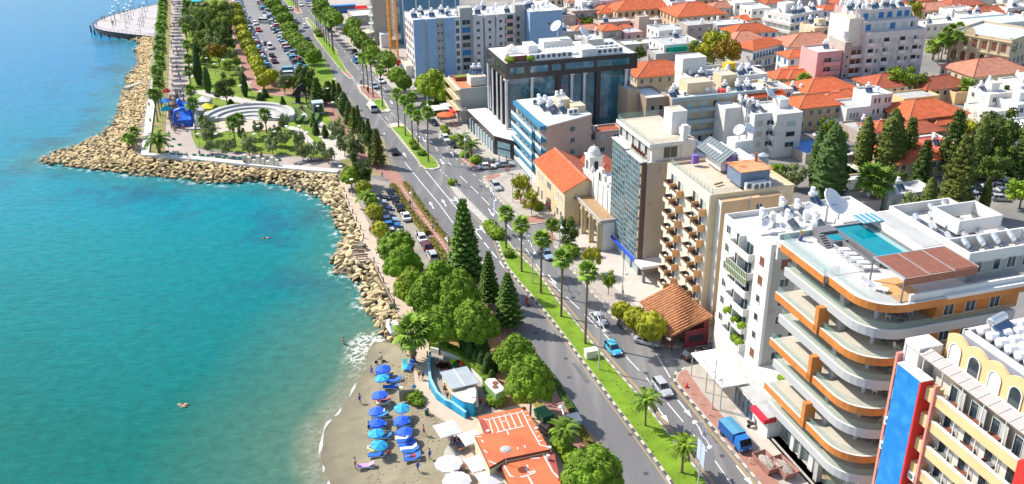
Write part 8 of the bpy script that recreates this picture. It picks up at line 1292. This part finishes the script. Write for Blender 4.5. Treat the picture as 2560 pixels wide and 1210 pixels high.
def bench(x, y, rz, label, z=.12):
 t = thing('bench', label, 'bench', G(x, y, z), rz); m = mat('bench_wood', (.20, .10, .06), .7, .15, 3); each('seat', m, t, [(-1.2, -.22 + k * .16, .42, 1.2, -.08 + k * .16, .47) for k in range(3)]); b = MB(); b.box(-1.2, .26, .6, 1.2, .31, .9); b.build('backrest', m, t); each('leg', M_grp, t, [(x_, -.2, 0, x_ + .08, .3, .42) for x_ in (-1, .92)])
bench(905, 627, .1, 'wooden bench on the small lookout, farther'); bench(896, 637, .1, 'wooden bench on the small lookout, middle'); bench(905, 647, .1, 'wooden bench on the small lookout, nearer'); bench(1046, 772, -.7, 'long bench under the pines beside the promenade')
def bin_(g, label, m): t = thing('litter_bin', label, 'bin', g); b = MB(); b.cyl(0, 0, 0, .95, .3, .34, 10); b.build('body', m, t); b = MB(); b.cyl(0, 0, .95, 1.1, .36, .2, 10); b.build('lid', M_grp, t)
M_gbin = mat('green_bin', (.01, .13, .06), .5, .08); bin_(G(912, 622, .12), 'green bin by the lookout benches', M_gbin); bin_(G(984, 770, .12), 'green bin at the end of the promenade rail', M_gbin); bin_(G(1067, 1036, .05), 'green bin at the edge of the sand', M_gbin); bin_(G(1289, 494, .15), 'small yellow bin on the corner pavement', M_yell)
t = thing('utility_box', 'white utility box standing in the grass of the long median', 'box', G(1476, 892, .15), AV); b = MB(); b.box(-.9, -.6, 0, .9, .6, 1.3); b.build('cabinet', M_wht2, t); b = MB(); b.box(-.98, -.68, 1.3, .98, .68, 1.38); b.build('lid', M_wht, t)
t = thing('traffic_cone', 'orange traffic cone on the red pavement strip', 'cone', G(1717, 968, .16)); b = MB(); b.cyl(0, 0, .05, .9, .2, .04, 10); b.build('cone', mat('cone_orange', (.75, .06, .01), .5), t); b = MB(); b.box(-.28, -.28, 0, .28, .28, .05); b.build('base', M_blkp, t)
def skip(x, y, label): t = thing('rubble_skip', label, 'skip', G(x, y, .15), AV + .1); w, l = 1.1, 2.0; b = MB(); b.add([(-w, -l, 1.3), (w, -l, 1.3), (w, l, 1.3), (-w, l, 1.3), (-w * .8, -l * .75, 0), (w * .8, -l * .75, 0), (w * .8, l * .75, 0), (-w * .8, l * .75, 0), (-w + .1, -l + .1, 1.3), (w - .1, -l + .1, 1.3), (w - .1, l - .1, 1.3), (-w + .1, l - .1, 1.3), (-w * .8, -l * .8, .7), (w * .8, -l * .8, .7), (w * .8, l * .8, .7), (-w * .8, l * .8, .7)], [(4, 5, 1, 0), (5, 6, 2, 1), (6, 7, 3, 2), (7, 4, 0, 3), (0, 1, 9, 8), (1, 2, 10, 9), (2, 3, 11, 10), (3, 0, 8, 11), (8, 9, 13, 12), (9, 10, 14, 13), (10, 11, 15, 14), (11, 8, 12, 15)]); b.build('container', mat('rusty_pink_steel', (.36, .18, .14), .8, .25, 1), t); b = MB(); b.sph((0, 0, .75), (w * .85, l * .85, .55), 12, 8, jit=.12); b.build('rubble', mat('rubble', (.38, .35, .31), .95, .35, 5, .8), t)
skip(1916, 1168, 'left rusty skip full of rubble before the glass shop front'); skip(1957, 1180, 'right rusty skip full of rubble before the glass shop front')
t = thing('road_barrier', 'thin metal barrier on the concrete divider', 'railing', (0, 0, 0)); b = MB(); P = offs(Gl([(1133,460),(1170,500),(1222,552)]), -.1); b.tube([(x, y, 1.0) for x, y in P], .04, 4); b.tube([(x, y, .6) for x, y in P], .03, 4); [b.box(x - .04, y - .04, .1, x + .04, y + .04, 1) for x, y, a in along(P, 2)]; b.build('rail', M_metal, t)
for x, y, z, w in ((905,233,5,1),(921,250,4,1),(845,48,5,1)): t = thing('traffic_light', 'black traffic light on the median near the red island, number by place %s' % ('far' if y < 100 else 'left' if x < 910 else 'right'), 'traffic light', G(x, y, .12)); b = MB(); b.cyl(0, 0, 0, 3, .06, n=6); b.build('pole', M_metal, t); b = MB(); b.box(-.2, -.15, 2.8, .2, .15, 3.9); b.build('signal_head', M_blkp, t)
def parasol(loc, r, h, label, cols, sides=8, rz=0, group=None, drop=.5, nm='parasol'):
 t = thing(nm, label, 'parasol', loc, rz, group); b = MB(); b.cyl(0, 0, 0, h, .035, n=6); b.build('pole', M_wht, t); k0 = 6.2832 / sides; P = [(r * math.cos(k0 * (i + .5)), r * math.sin(k0 * (i + .5))) for i in range(sides)]
 for i in range(sides):
  a, c = P[i], P[(i + 1) % sides]; m_ = ((a[0] + c[0]) * .25, (a[1] + c[1]) * .25); b = MB(); b.add([(0, 0, h), (a[0] * .5, a[1] * .5, h - drop * .42), (c[0] * .5, c[1] * .5, h - drop * .42), (a[0], a[1], h - drop), (c[0], c[1], h - drop), ((a[0] + c[0]) / 2 * .97, (a[1] + c[1]) / 2 * .97, h - drop + .03), (a[0], a[1], h - drop - .16), (c[0], c[1], h - drop - .16)], [(0, 1, 2), (1, 3, 5), (1, 5, 2), (2, 5, 4), (3, 6, 7, 4)]); b.build('canopy_panel', cols[i % len(cols)], t)
 b = MB(); b.sph((0, 0, h + .05), .07, 6, 4); b.build('finial', M_wht, t); return t
M_pb = mat('parasol_blue', (.005, .09, .62), .7, .08); M_pt = mat('parasol_teal', (.01, .42, .50), .7, .08); M_pb2 = mat('parasol_mid_blue', (.01, .22, .70), .7, .06); M_pw = mat('parasol_white', (.66, .66, .65), .8, .03); M_pr = mat('parasol_red', (.75, .02, .03), .7, .05); M_po = mat('parasol_orange', (.75, .12, .03), .7, .05)
parasol(G(1115, 308, .15), 2.6, 3, 'orange red round parasol at the pavement cafe', [M_po]); parasol(G(1140, 300, .15), 2.4, 3.3, 'bright red square parasol at the pavement cafe', [M_pr], 4, .3); parasol(G(1100, 290, .15), 3.4, 3, 'left white square parasol at the pavement cafe', [M_pw], 4, .3); parasol(G(1122, 284, .15), 3, 3.2, 'right white parasol at the pavement cafe', [M_pw], 4, .3)
for i, (x, y, c) in enumerate([(912,90,M_wht),(928,96,M_pt),(905,38,M_pr),(1010,180,M_pr),(1020,188,M_wht)]): t = thing('shop_awning', ['white awning by the grey tower', 'teal awning by the grey tower', 'red awning of the far shops', 'red awning under the blue grey apartments', 'white awning under the blue grey apartments'][i], 'awning', G(x, y), AV); b = MB(); b.add([(-2.5, -2, 2.6), (2.5, -2, 2.6), (2.5, 2, 3.6), (-2.5, 2, 3.6)], [(0, 1, 2, 3), (3, 2, 1, 0)]); b.build('cloth', c, t); each('post', M_metal, t, [(x_, -2, 0, x_ + .08, -1.9, 2.6) for x_ in (-2.4, 2.3)])
t = _sc = thing('sculpture', 'black angular walking figure sculpture beside the cycle path', 'sculpture', G(748, 258), .2); b = MB(); b.add([(-3.2, 0, 3.8), (-.6, 0, 6.6), (.2, 0, 7.8), (2.4, 0, 8.8), (3.6, 0, 8.0), (3.0, 0, 4), (1.4, 0, 5.2), (.8, 0, 3.6), (.6, 0, 0), (-1.8, 0, 0), (-1.2, 0, 3)] + [(x, 1.1, z) for x, z in ((-3.2, 3.8), (-.6, 6.6), (.2, 7.8), (2.4, 8.8), (3.6, 8.0), (3.0, 4), (1.4, 5.2), (.8, 3.6), (.6, 0), (-1.8, 0), (-1.2, 3))], [tuple(range(11)), tuple(range(21, 10, -1))] + [(i, 11 + i, 11 + (i + 1) % 11, (i + 1) % 11) for i in range(11)]); b.build('figure', mat('black_steel', (.008, .008, .015), .4), t); b = MB(); b.box(-3.6, -.8, 0, 1.6, 1.6, .3); b.build('base', M_grp, t); b = MB(); b.bar((3.2, .5, 8.2), (3.2, .5, 0), .9, .5); b.build('leg', mat('black_steel', (0, 0, 0)), t); _sc.scale = (.66,) * 3
t = thing('screen_cube', 'white framed display cube on the lawn by the cycle path', 'kiosk', G(796, 284), .3); b = MB(); b.box(-1.6, -1.6, .3, 1.6, 1.6, 3.6); b.build('cube', mat('pale_grey_panel', (.45, .50, .56), .4), t); [ (lambda q: q.build('display', M_cg, t))(MB().box(*v)) for v in ((-1.2, -1.65, .8, 1.2, -1.6, 3.2), (-1.65, -1.2, .8, -1.6, 1.2, 3.2), (1.6, -1.2, .8, 1.65, 1.2, 3.2)) ]
t = thing('inflatable_arch', 'blue inflatable slide and arch on the esplanade', 'inflatable', G(463, 318), .2); m = mat('inflatable_blue', (.01, .12, .62), .4, .1, 1); b = MB(); b.tube([(-3, 0, 0), (-3, 0, 4), (-2.4, 0, 6), (0, 0, 6.6), (2.4, 0, 6), (3, 0, 4), (3, 0, 0)], .75, 10); b.build('arch_tube', m, t, smooth=True); b = MB(); b.box(-2.2, .6, 0, 2.2, 6, 2.4); b.add([(-2.2, 6, 2.4), (2.2, 6, 2.4), (2.2, 11, 6), (-2.2, 11, 6), (-2.2, 6, 0), (2.2, 6, 0), (2.2, 11, 0), (-2.2, 11, 0)], [(0, 1, 2, 3), (0, 4, 5, 1), (1, 5, 6, 2), (2, 6, 7, 3), (3, 7, 4, 0)]); b.build('slide', m, t); b = MB(); b.sph((-2, 9, 6.4), (1, 1.6, 1.4), 10, 6); b.sph((2, 9, 5), (1, 1.6, 1.4), 10, 6); b.build('turret', m, t, smooth=True); b = MB(); b.tube([(3.6, -1, 0), (3.8, 2, 3.4)], .8, 8); b.build('white_tube', M_wht, t); t.scale = (.8,) * 3
for i, (x, y, m, w) in enumerate([(511,268,M_wht,4),(499,291,M_wht,3.4),(520,286,mat('yellow_tent', (.75, .62, .01), .6),3.6),(414,272,M_pb2,3),(418,247,M_pr,2.4),(418,292,M_pt,3),(478,4,M_pb2,7),(492,14,M_pt,5),(485,42,M_wht,4)]):
 t = thing('market_tent', ['white tent beside the park path', 'smaller white tent beside the palm', 'yellow bouncy tent on the lawn edge', 'blue stall under the palm row', 'red stall under the palm row', 'teal stall under the palm row', 'long blue canopy at the top of the esplanade', 'teal canopy at the top of the esplanade', 'white tent among the park trees'][i], 'tent', G(x, y), .1); b = MB(); b.add([(-w / 2, -w / 2, 2.2), (w / 2, -w / 2, 2.2), (w / 2, w / 2, 2.2), (-w / 2, w / 2, 2.2), (0, 0, 3.4)], [(0, 1, 4), (1, 2, 4), (2, 3, 4), (3, 0, 4), (3, 2, 1, 0)]); b.build('roof', m, t); each('post', M_metal, t, [(a * w / 2 - .05, c * w / 2 - .05, 0, a * w / 2 + .05, c * w / 2 + .05, 2.2) for a in (-1, 1) for c in (-1, 1)])
 if i in (0, 1): b = MB(); b.box(-w / 2, w / 2 - .1, 0, w / 2, w / 2, 2.2); b.build('side', m, t)
t = thing('stone_letters', 'row of carved pale stone slabs on the seaward edge of the front esplanade', 'sculpture', G(655, 414, .1), -.28); each('slab', M_pale, t, [(k * 1.25 - 5, -.3, 0, k * 1.25 - 4.2, .4, 2.4 - (k % 3) * .5) for k in range(8)])
for k, (x, y) in enumerate([(750,407),(760,408)]): ob('ramp_step', MB().box(-.4, -1.6, 0, .4, 1.6, .3).mesh('ramp_step', M_grp), None, G(x, y, .05), -.9, '%s dark low step on the front esplanade' % ('left', 'right')[k], 'step')
for i in range(70):
 x = rnd.uniform(395, 700); y = 392 + (x - 400) * .055 + rnd.uniform(-9, 6) if x > 450 else rnd.uniform(335, 390); ob('green_sign_plate', MB().box(-.5, -.05, 0, .5, .05, .5).mesh('plate', mat('green_plate', (.02, .28, .20), .6)) if i == 0 else bpy.data.meshes['plate'], None, G(x, y, .05), rnd.uniform(-.4, .4), 'small green flag plate lining the front esplanade', 'plate', 'green plates on the front esplanade')
# ================================================================ BEACH
for i, (x, y, k, l) in enumerate([(958,920,'b','deep blue parasol at the far end of the left row'),(957,944,'t','teal striped parasol just below the farthest blue one'),(951,984,'b','blue parasol third in the left row'),(944,1024,'b','blue parasol fourth in the left row'),(940,1054,'b','blue parasol fifth in the left row'),(941,1080,'t','teal striped parasol sixth in the left row'),(943,1109,'t','teal striped parasol at the near end of the left row'),(1004,1014,'t2','blue and teal parasol standing apart by the screen'),(1005,1044,'b','blue parasol in the middle of the right row'),(1012,1074,'b','blue parasol at the near end of the right row')]):
 g = GB(x, y); p = G(x, y, g.z + 2.2); z = beach_z(p.x, p.y); q_ = parasol((p.x, p.y, z), 1.2 + rnd.uniform(-.08, .08), 2.35, l, [M_pb] if k == 'b' else [M_pt, M_pb2], 8 if k == 'b' else 10, rnd.uniform(0, 1), drop=.42); q_.rotation_euler = (rnd.uniform(-.1, .1), rnd.uniform(-.1, .1), rnd.random())
LG = [(958,938,(.01,.12,.62),85),(962,950,(.01,.12,.62),85),(986,957,(.01,.13,.6),70),(977,973,(.01,.13,.6),95),(951,999,(.01,.12,.6),85),(961,1012,(.55,.5,.4),85),(957,1008,(.5,.15,.12),85),(943,1039,(.5,.6,.6),85),(951,1044,(.02,.2,.6),85),(940,1070,(.02,.2,.6),85),(947,1072,(.01,.12,.6),85),(949,1094,(.4,.3,.25),85),(959,1098,(.02,.2,.6),85),(940,1124,(.6,.6,.6),85),(946,1130,(.5,.55,.1),85),(942,1143,(.01,.13,.6),85),
      (1004,1058,(.01,.12,.6),85),(1006,1066,(.02,.2,.6),85),(1008,1088,(.01,.12,.6),85),(1009,1100,(.75,.75,.75),85),(1013,1108,(.01,.12,.6),85),(1018,1118,(.01,.12,.6),80),(1022,1127,(.75,.75,.75),80),(1027,1133,(.01,.12,.6),80),(1031,1146,(.01,.13,.6),80),(1031,1152,(.01,.13,.6),80),(915,1170,(.5,.3,.62),85),(1013,921,(.02,.45,.5),-5),(1026,921,(.01,.12,.5),15)]
for i, (x, y, c, az) in enumerate(LG):
 g = GB(x, y); lab = {26: 'lounger under a purple towel alone near the water', 27: 'teal lounger beside the stout palm', 28: 'dark blue lounger beside the teal one near the stout palm', 2: 'blue lounger alone between the parasols and the path', 3: 'blue lounger just nearer the small table'}.get(i, '%s sun lounger in the %s row of parasols on the sand' % ('blue' if c[2] > .45 and c[0] < .1 else 'towel covered', 'left' if x < 980 else 'right')); put_bed((g.x, g.y, g.z), -R(az), lab, None if i in (26, 27, 28, 2, 3) else 'sun loungers in the %s row' % ('left' if x < 980 else 'right'), c, 1.25)
for x, y, l in [(961,1010,'red'),(949,1092,'tanned'),(941,1126,'tanned'),(1031,1148,'red'),(947,1040,'tanned')]: g = GB(x, y); person('lie', (g.x, g.y, g.z + .42), -95 if x < 1000 else 85, '%s sunbather lying on a lounger in the %s row, %s' % (l, 'left' if x < 980 else 'right', 'near the front' if y > 1100 else 'just above the middle' if y > 1080 else 'farther back' if y < 1030 else 'halfway'), None, RED if l == 'red' else (.48, .27, .17), BLU)
for x, y, r, s, l in [(1119,1068,2.25,4,'white square parasol at the corner of the sand terrace'),(1178,1089,2.0,4,'white square parasol touching the orange roof'),(1197,1152,2.2,4,'white square parasol left of the lower orange roof'),(1226,1190,2.2,4,'white square parasol at the bottom edge beside the orange roof'),(1121,1154,1.85,10,'round white parasol on the sand terrace'),(1142,1197,1.9,10,'round white parasol cut by the bottom edge')]:
 p = G(x, y, 2.7); parasol((p.x, p.y, .1), r, 2.9, l, [M_pw], s, AV + (.15 if s == 4 else 0), drop=.6)
for i, (x, y) in enumerate([(1128,1098),(1135,1104),(1142,1112),(1150,1105),(1132,1112),(1140,1180),(1150,1188),(1155,1172),(1145,1120),(1152,1125)]): g = G(x, y, .12); chair(g, rnd.uniform(0, 6), 'chair on the crowded beach terrace', 'beach terrace chairs', M_grp if i % 3 else mat('blue_chair', (.02, .2, .5), .6)); (person('sit', g, rnd.uniform(0, 360), 'person sitting on the crowded beach terrace', 'people on the beach terrace') if i % 2 == 0 else furn(G(x + 3, y + 3, .12), rnd.random(), 'dark table on the crowded beach terrace', 'beach terrace tables'))
sheet('terrace', [(1116,1057),(1160,1062),(1165,1110),(1158,1160),(1170,1200),(1180,1240),(1120,1240),(1112,1180),(1110,1130),(1130,1100)], .1, M_conc)
RS = thing('beach_restaurant', 'low beach restaurant with a flat orange roof crossed by white sealing lines', 'restaurant', (0, 0, 0)); M_orf = mat('orange_membrane', (.68, .15, .055), .75, .08, .4, dirt_or_reflection=((.60, .11, .045), .3, .5)); M_mr = mat('dark_red_roof', (.34, .06, .05), .8, .1); M_brw = mat('brown_fascia', (.12, .05, .035), .7, .1)
def roofblock(pts, z, m=M_orf):
 b = MB(); P = Gl(pts, z); b.prism(P, 0, z - .35); b.build('wall', M_crm, RS); b = MB(); b.prism(P, z - .35, z - .02); b.build('fascia', M_brw, RS); c = sum(P, Vector()) / len(P); b = MB(); b.prism([p.lerp(c, .012) for p in P], z - .02, z + .03); return b.build('roof', m, RS)
rA = roofblock([(1195,1041),(1313,1016),(1344,1070),(1375,1124),(1262,1147),(1224,1169),(1187,1089),(1211,1083)], 4.2); rB = roofblock([(1252,1163),(1358,1130),(1385,1170),(1401,1206),(1420,1245),(1290,1265),(1269,1206)], 3.6)
b = MB(); b.prism(Gl([(1198,1049),(1209,1047),(1229,1082),(1213,1085)], 4.24), 4.23, 4.25); b.prism(Gl([(1365,1133),(1385,1130),(1400,1200),(1396,1204)], 3.64), 3.63, 3.65); b.build('dark_patch', M_mr, RS)
b = MB()
for s in [((1216,1050),(1306,1029)),((1241,1081),(1312,1065)),((1222,1048),(1232,1083)),((1232,1043),(1248,1079)),((1246,1040),(1262,1076)),((1261,1036),(1276,1072)),((1275,1033),(1291,1069)),((1291,1030),(1307,1066)),((1256,1054),(1268,1051)),((1266,1073),(1272,1087)),((1209,1047),(1216,1050)),((1304,1024),(1322,1062)),((1322,1062),(1350,1112)),((1350,1112),(1372,1118)),((1312,1030),(1318,1029)),((1316,1039),(1322,1038)),((1321,1050),(1327,1049)),((1338,1080),(1344,1079)),((1344,1092),(1350,1091)),((1348,1103),(1355,1101)),((1190,1092),(1204,1091)),((1204,1100),(1209,1106)),((1210,1125),(1218,1132)),((1222,1152),(1240,1160)),((1294,1118),(1294,1124)),((1311,1113),(1313,1119))]:
 p, q = G(*s[0], 4.27), G(*s[1], 4.27); b.bar(p, q, .16, .03)
for s in [((1259,1162),(1276,1190)),((1276,1190),(1285,1192)),((1356,1132),(1381,1178)),((1381,1178),(1396,1194)),((1314,1170),(1322,1182)),((1322,1182),(1338,1176)),((1338,1176),(1336,1182)),((1336,1182),(1308,1192)),((1308,1192),(1300,1192)),((1324,1146),(1350,1145)),((1320,1190),(1334,1215)),((1318,1162),(1320,1172))]:
 p, q = G(*s[0], 3.67), G(*s[1], 3.67); b.bar(p, q, .2, .03)
b.build('sealing_line', M_wht, RS)
for x, y in ((1220,1079),(1374,1120),(1370,1141),(1341,1072)): b = MB(); g = G(x, y, 4.2); b.cyl(g.x, g.y, 3.6, 4.4, .25, n=8); b.build('roof_vent', M_wht, RS)
g = G(1265, 1152, 4.2); t = thing('satellite_dish', 'grey mesh dish on a pole standing on the orange restaurant roof', 'satellite dish', (g.x, g.y, 3.6)); b = MB(); b.cyl(0, 0, 0, 2.3, .06, n=6); b.build('mast', M_metal, t); b = MB(); b.sph((0, -.1, 2.5), (.75, .75, .2), 12, 6); b.build('dish_bowl', M_roofg, t)
b = MB()
for i in range(12): p, q = G(1200 + i * .7, 1062 + i * 2.2, 3.4), G(1214 + i * .6, 1058 + i * 2.2, 3.4); b.bar(p, q, .1, .15)
for i in range(14): p, q = G(1234 + i * 2.6, 1165 + i * 3.2, 3.3), G(1250 + i * 2.6, 1161 + i * 3.2, 3.3); b.bar(p, q, .1, .15)
b.build('timber_slats', M_brw, RS, kind='stuff')
sheet('restaurant_yard', [(1165,1047),(1300,1012),(1330,1010),(1420,1120),(1450,1210),(1480,1285),(1250,1285),(1160,1110)], .09, M_prom)
BB = thing('beach_bar', 'small beach bar with a grey sheet roof, cream counter and bright blue curved wall', 'beach bar', (0, 0, 0)); M_bbl = mat('bar_blue', (.01, .33, .58), .6, .1, 1); M_sheet = mat('grey_sheet_roof', (.36, .40, .43), .5, .1, .8)
P = Gl([(1099,930),(1167,915),(1198,957),(1128,973)], 3.0); b = MB(); b.prism(P, 2.9, 3.0); b.build('sheet_roof', M_sheet, BB); b = MB(); b.bar(P[0].lerp(P[1], .5) + Vector((0, 0, .05)), P[3].lerp(P[2], .5) + Vector((0, 0, .05)), .12, .08); b.build('roof_seam', M_wht, BB); c = sum(P, Vector()) / 4; b = MB(); b.prism([p.lerp(c, .12) for p in P], 0, 2.9); b.build('wall', M_crm, BB)
P = Gl([(1126,981),(1188,967),(1190,1000),(1183,1008),(1160,1003),(1146,996)], 2.5); b = MB(); b.prism(P, 2.35, 2.5); b.build('counter_roof', M_pale, BB); c = sum(P, Vector()) / 6; b = MB(); b.prism([p.lerp(c, .06) for p in P], 0, 2.35); b.build('blue_counter', M_bbl, BB)
b = MB(); b.prism(Gl([(1166,970),(1188,966),(1190,992),(1178,994)], 2.6), 2.52, 2.6); b.build('white_roof_panel', M_wht, BB)
W1 = [(1076,895),(1072.5,924),(1076,961),(1093,996),(1116,1016),(1132,1022),(1165,1047)]; b = MB(); b.ribbon(Gl(W1), .35, 0, 1.15); b.build('blue_wall', M_bbl, BB); b = MB(); b.ribbon(Gl(W1), .42, 1.15, 1.22); b.build('wall_cap', mat('pale_blue_cap', (.25, .50, .62), .6), BB)
b = MB(); b.ribbon(Gl([(1077,879),(1105,887),(1132,897),(1165,914),(1206,957),(1220,996)]), .35, 0, .9); b.build('white_wall', M_wht, BB)
sheet('bar_floor', [(1076,890),(1105,890),(1165,916),(1206,960),(1222,1000),(1200,1030),(1165,1045),(1132,1022),(1093,996),(1077,961),(1074,924)], .14, M_grp if False else mat('bar_floor', (.30, .29, .27), .8, .08, .5))
for i in range(4):
 for j in range(3): g = G(1094 + i * 9 + j * 2, 909 + j * 5.5, .17); b = MB(); b.box(-.42, -.55, 0, .42, .55, .03); b.build('floor_mat', mat('brown_mat', (.24, .11, .07), .8, .2) if (i + j) % 2 else mat('pale_brown_mat', (.36, .20, .14), .8, .2), None, g, AV, label='brown checkered floor mat behind the beach bar', cat='mat', group='checkered mats behind the bar')
g = G(1192, 1020, .15); t = thing('closed_parasol', 'closed white parasol leaning beside the blue counter', 'parasol', (g.x, g.y, .15)); b = MB(); b.cyl(0, 0, .3, 3.2, .28, .1, 8); b.build('cloth', M_pw, t); b = MB(); b.cyl(0, 0, 0, 3.4, .04, n=6); b.build('pole', M_metal, t)
for i, (x, y, m, l) in enumerate([(1134,908,mat('lime', (.5, .7, .02), .6),'lime heap of toys behind the bar'),(1142,914,M_gbin,'green crate behind the bar'),(1150,911,M_po,'orange crate behind the bar'),(1234,1006,mat('amber_box', (.75, .36, .01), .5),'yellow chest at the corner of the green kiosk')]): t = thing('crate', l, 'crate', G(x, y, .14), i); b = MB(); b.box(-.5, -.35, 0, .5, .35, .5); b.build('crate_body', m, t); b = MB(); b.box(-.55, -.4, .5, .55, .4, .58); b.build('rim', m, t)
t = thing('kiosk', 'green sided kiosk with a white roof and two round vents', 'kiosk', (0, 0, 0)); P = Gl([(1212,956),(1218,947),(1237,946),(1263,973),(1240,985)], 2.7); c = sum(P, Vector()) / 5; b = MB(); b.prism(P, 2.55, 2.75); b.build('roof', M_wht, t); b = MB(); b.prism([p.lerp(c, .07) for p in P], 0, 2.55); b.build('wall', mat('kiosk_green', (.18, .34, .12), .7, .1), t)
for x, y in ((1238,957),(1238,967)): g = G(x, y, 2.8); b = MB(); b.cyl(g.x, g.y, 2.75, 2.85, .45, n=12); b.build('roof_vent', M_brn, t)
for i, (x, y) in enumerate([(1353,1042),(1366,1053)]): t = thing('waste_container', '%s large green waste container behind the brown fence' % ('farther', 'nearer')[i], 'waste container', G(x, y, .1), AV + .2); b = MB(); b.add([(-.8, -.5, .15), (.8, -.5, .15), (.8, .5, .15), (-.8, .5, .15), (-.95, -.65, 1.2), (.95, -.65, 1.2), (.95, .65, 1.2), (-.95, .65, 1.2)], [(3, 2, 1, 0), (0, 1, 5, 4), (1, 2, 6, 5), (2, 3, 7, 6), (3, 0, 4, 7), (4, 5, 6, 7)]); b.build('body', M_gbin, t); b = MB(); b.box(-.98, -.68, 1.2, .98, .68, 1.3); b.build('lid', mat('green_lid', (.03, .2, .08), .5), t)
t = thing('lattice_fence', 'brown lattice fence in a V round the waste containers', 'fence', (0, 0, 0)); b = MB(); P = [G(1332, 1048, 1.6), G(1367, 1076, 1.6), G(1385, 1044, 1.6)]
for i in (0, 1): a, c = P[i], P[i + 1]; dn = Vector((0, 0, 1.1)); b.bar(a, c, .08, .1); b.bar(a - dn, c - dn, .08, .1); [b.bar(a.lerp(c, k / 10) - (dn if k % 2 else Vector()), a.lerp(c, (k + 1) / 10) - (Vector() if k % 2 else dn), .04, .06) for k in range(10)]; [b.bar(a.lerp(c, k / 10) - (Vector() if k % 2 else dn), a.lerp(c, (k + 1) / 10) - (dn if k % 2 else Vector()), .04, .06) for k in range(10)]
b.build('lattice', mat('fence_brown', (.22, .05, .03), .7), t)
t = thing('blue_cabin', 'small pale blue and white cabin beside the seaward carriageway', 'cabin', G(1436, 1068, .1), AV); b = MB(); b.box(-.8, -.8, 0, .8, 1.1, 1.5); b.build('body', mat('cabin_blue', (.25, .50, .65), .5), t); b = MB(); b.box(-.9, -.9, 1.5, .9, 1.2, 1.6); b.build('roof', M_wht, t)
t = thing('dinghy', 'white inflatable dinghy with a grey seat lying on the rocks', 'dinghy', G(984, 822, .5), .35, None); b = MB(); b.tube([(-.55, -1.6, .3), (-.6, .4, .3), (-.45, 1.1, .35), (0, 1.6, .5), (.45, 1.1, .35), (.6, .4, .3), (.55, -1.6, .3)], .26, 8); b.build('tube', M_wh3, t, smooth=True); b = MB(); b.box(-.5, -1.5, .1, .5, 1.0, .16); b.build('floor', M_roofg, t); b = MB(); b.box(-.6, -.3, .4, .6, 0, .46); b.build('seat', M_metal, t); b = MB(); b.box(-.55, -1.6, .1, .55, -1.5, .6); b.build('transom', M_wht, t); t.scale = (1.35, 1.35, 1.35)
t = thing('screen', 'beige canvas screen with a blue round sign on the sand', 'screen', GB(1020, 1004), .15); b = MB(); b.box(-1.2, 0, .1, 1.0, .06, 2.1); b.build('canvas', M_sand, t); each('post', M_metal, t, [(-1.25, 0, 0, -1.18, .08, 2.2), (1.0, 0, 0, 1.08, .08, 3.0)]); b = MB(); b.tube([(1.05, -.05, 2.6), (1.05, -.1, 2.6)], .35, 12); b.build('sign', mat('sign_blue', (.15, .35, .55), .5), t)
ob('bush', bm_, None, G(1037, 1000, 0), 0, 'dark bush beside the canvas screen on the sand', 'bush', sc=(1.5, 1.5, 1.6)); ob('bush', bm_, None, G(1047, 1010, 0), 1, 'smaller dark bush nearer the promenade beside the screen', 'bush', sc=(1.1, 1.1, 1.0))
t = thing('side_table', 'small round white table between loungers on the sand', 'table', GB(1003, 976)); b = MB(); b.cyl(0, 0, .5, .55, .3, n=10); b.build('table_top', M_wht, t); b = MB(); b.cyl(0, 0, 0, .5, .05, n=6); b.build('leg', M_wht, t)
t = thing('towel', 'striped green and red picnic blanket on the lawn under the pines', 'blanket', G(1082, 832, .12), .3); b = MB(); b.box(-1.6, -.9, 0, 1.6, .9, .03); b.build('blanket', mat('green_blanket', (.25, .40, .25), .9, .2, 3), t); person('sit', G(1072, 830, -.3), 90, 'person in red sitting on the picnic blanket', None, RED); person('lie', G(1090, 828, .14), 90, 'person lying on the picnic blanket', None, BLK)
for i, (x, y) in enumerate([(664, 597), (458, 1013), (455, 1016)]): person('lie', G(x, y, SEA - .12), 80 + i * 20, ['lone swimmer far out in the bay', 'left swimmer in the near water', 'right swimmer in the near water'][i], None, (.48, .27, .17))
for i, (x, y) in enumerate([(930, 940), (972, 1150), (1060, 1090), (1075, 1150), (900, 1010), (1045, 1180)]): person('walk', GB(x, y), rnd.uniform(0, 360), ['bather walking along the water edge', 'bather standing in front of the parasol rows', 'person on the open sand right of the parasols', 'person on the open sand near the white parasols', 'bather on the wet sand', 'person low on the open sand'][i], None, rnd.choice([(.48, .27, .17), BLU, RED]), BLU)
b = MB()
for _ in range(1500):
 x, y = rnd.choice([(rnd.gauss(1022, 9), rnd.uniform(925, 1000)), (rnd.uniform(905, 1100), rnd.uniform(900, 1205)), (rnd.gauss(1065, 14), rnd.gauss(1040, 8))]); g = GB(x, y) if x > 880 else None
 if g: r = rnd.uniform(.04, .15); b.sph((g.x, g.y, g.z + r * .2), (r, r * .8, r * .5), 5, 3)
b.build('beach_pebbles', mat('pebble', (.42, .33, .22), .9, .3, 2, world=True), kind='stuff', label='scattered pebbles on the sand', cat='pebbles')
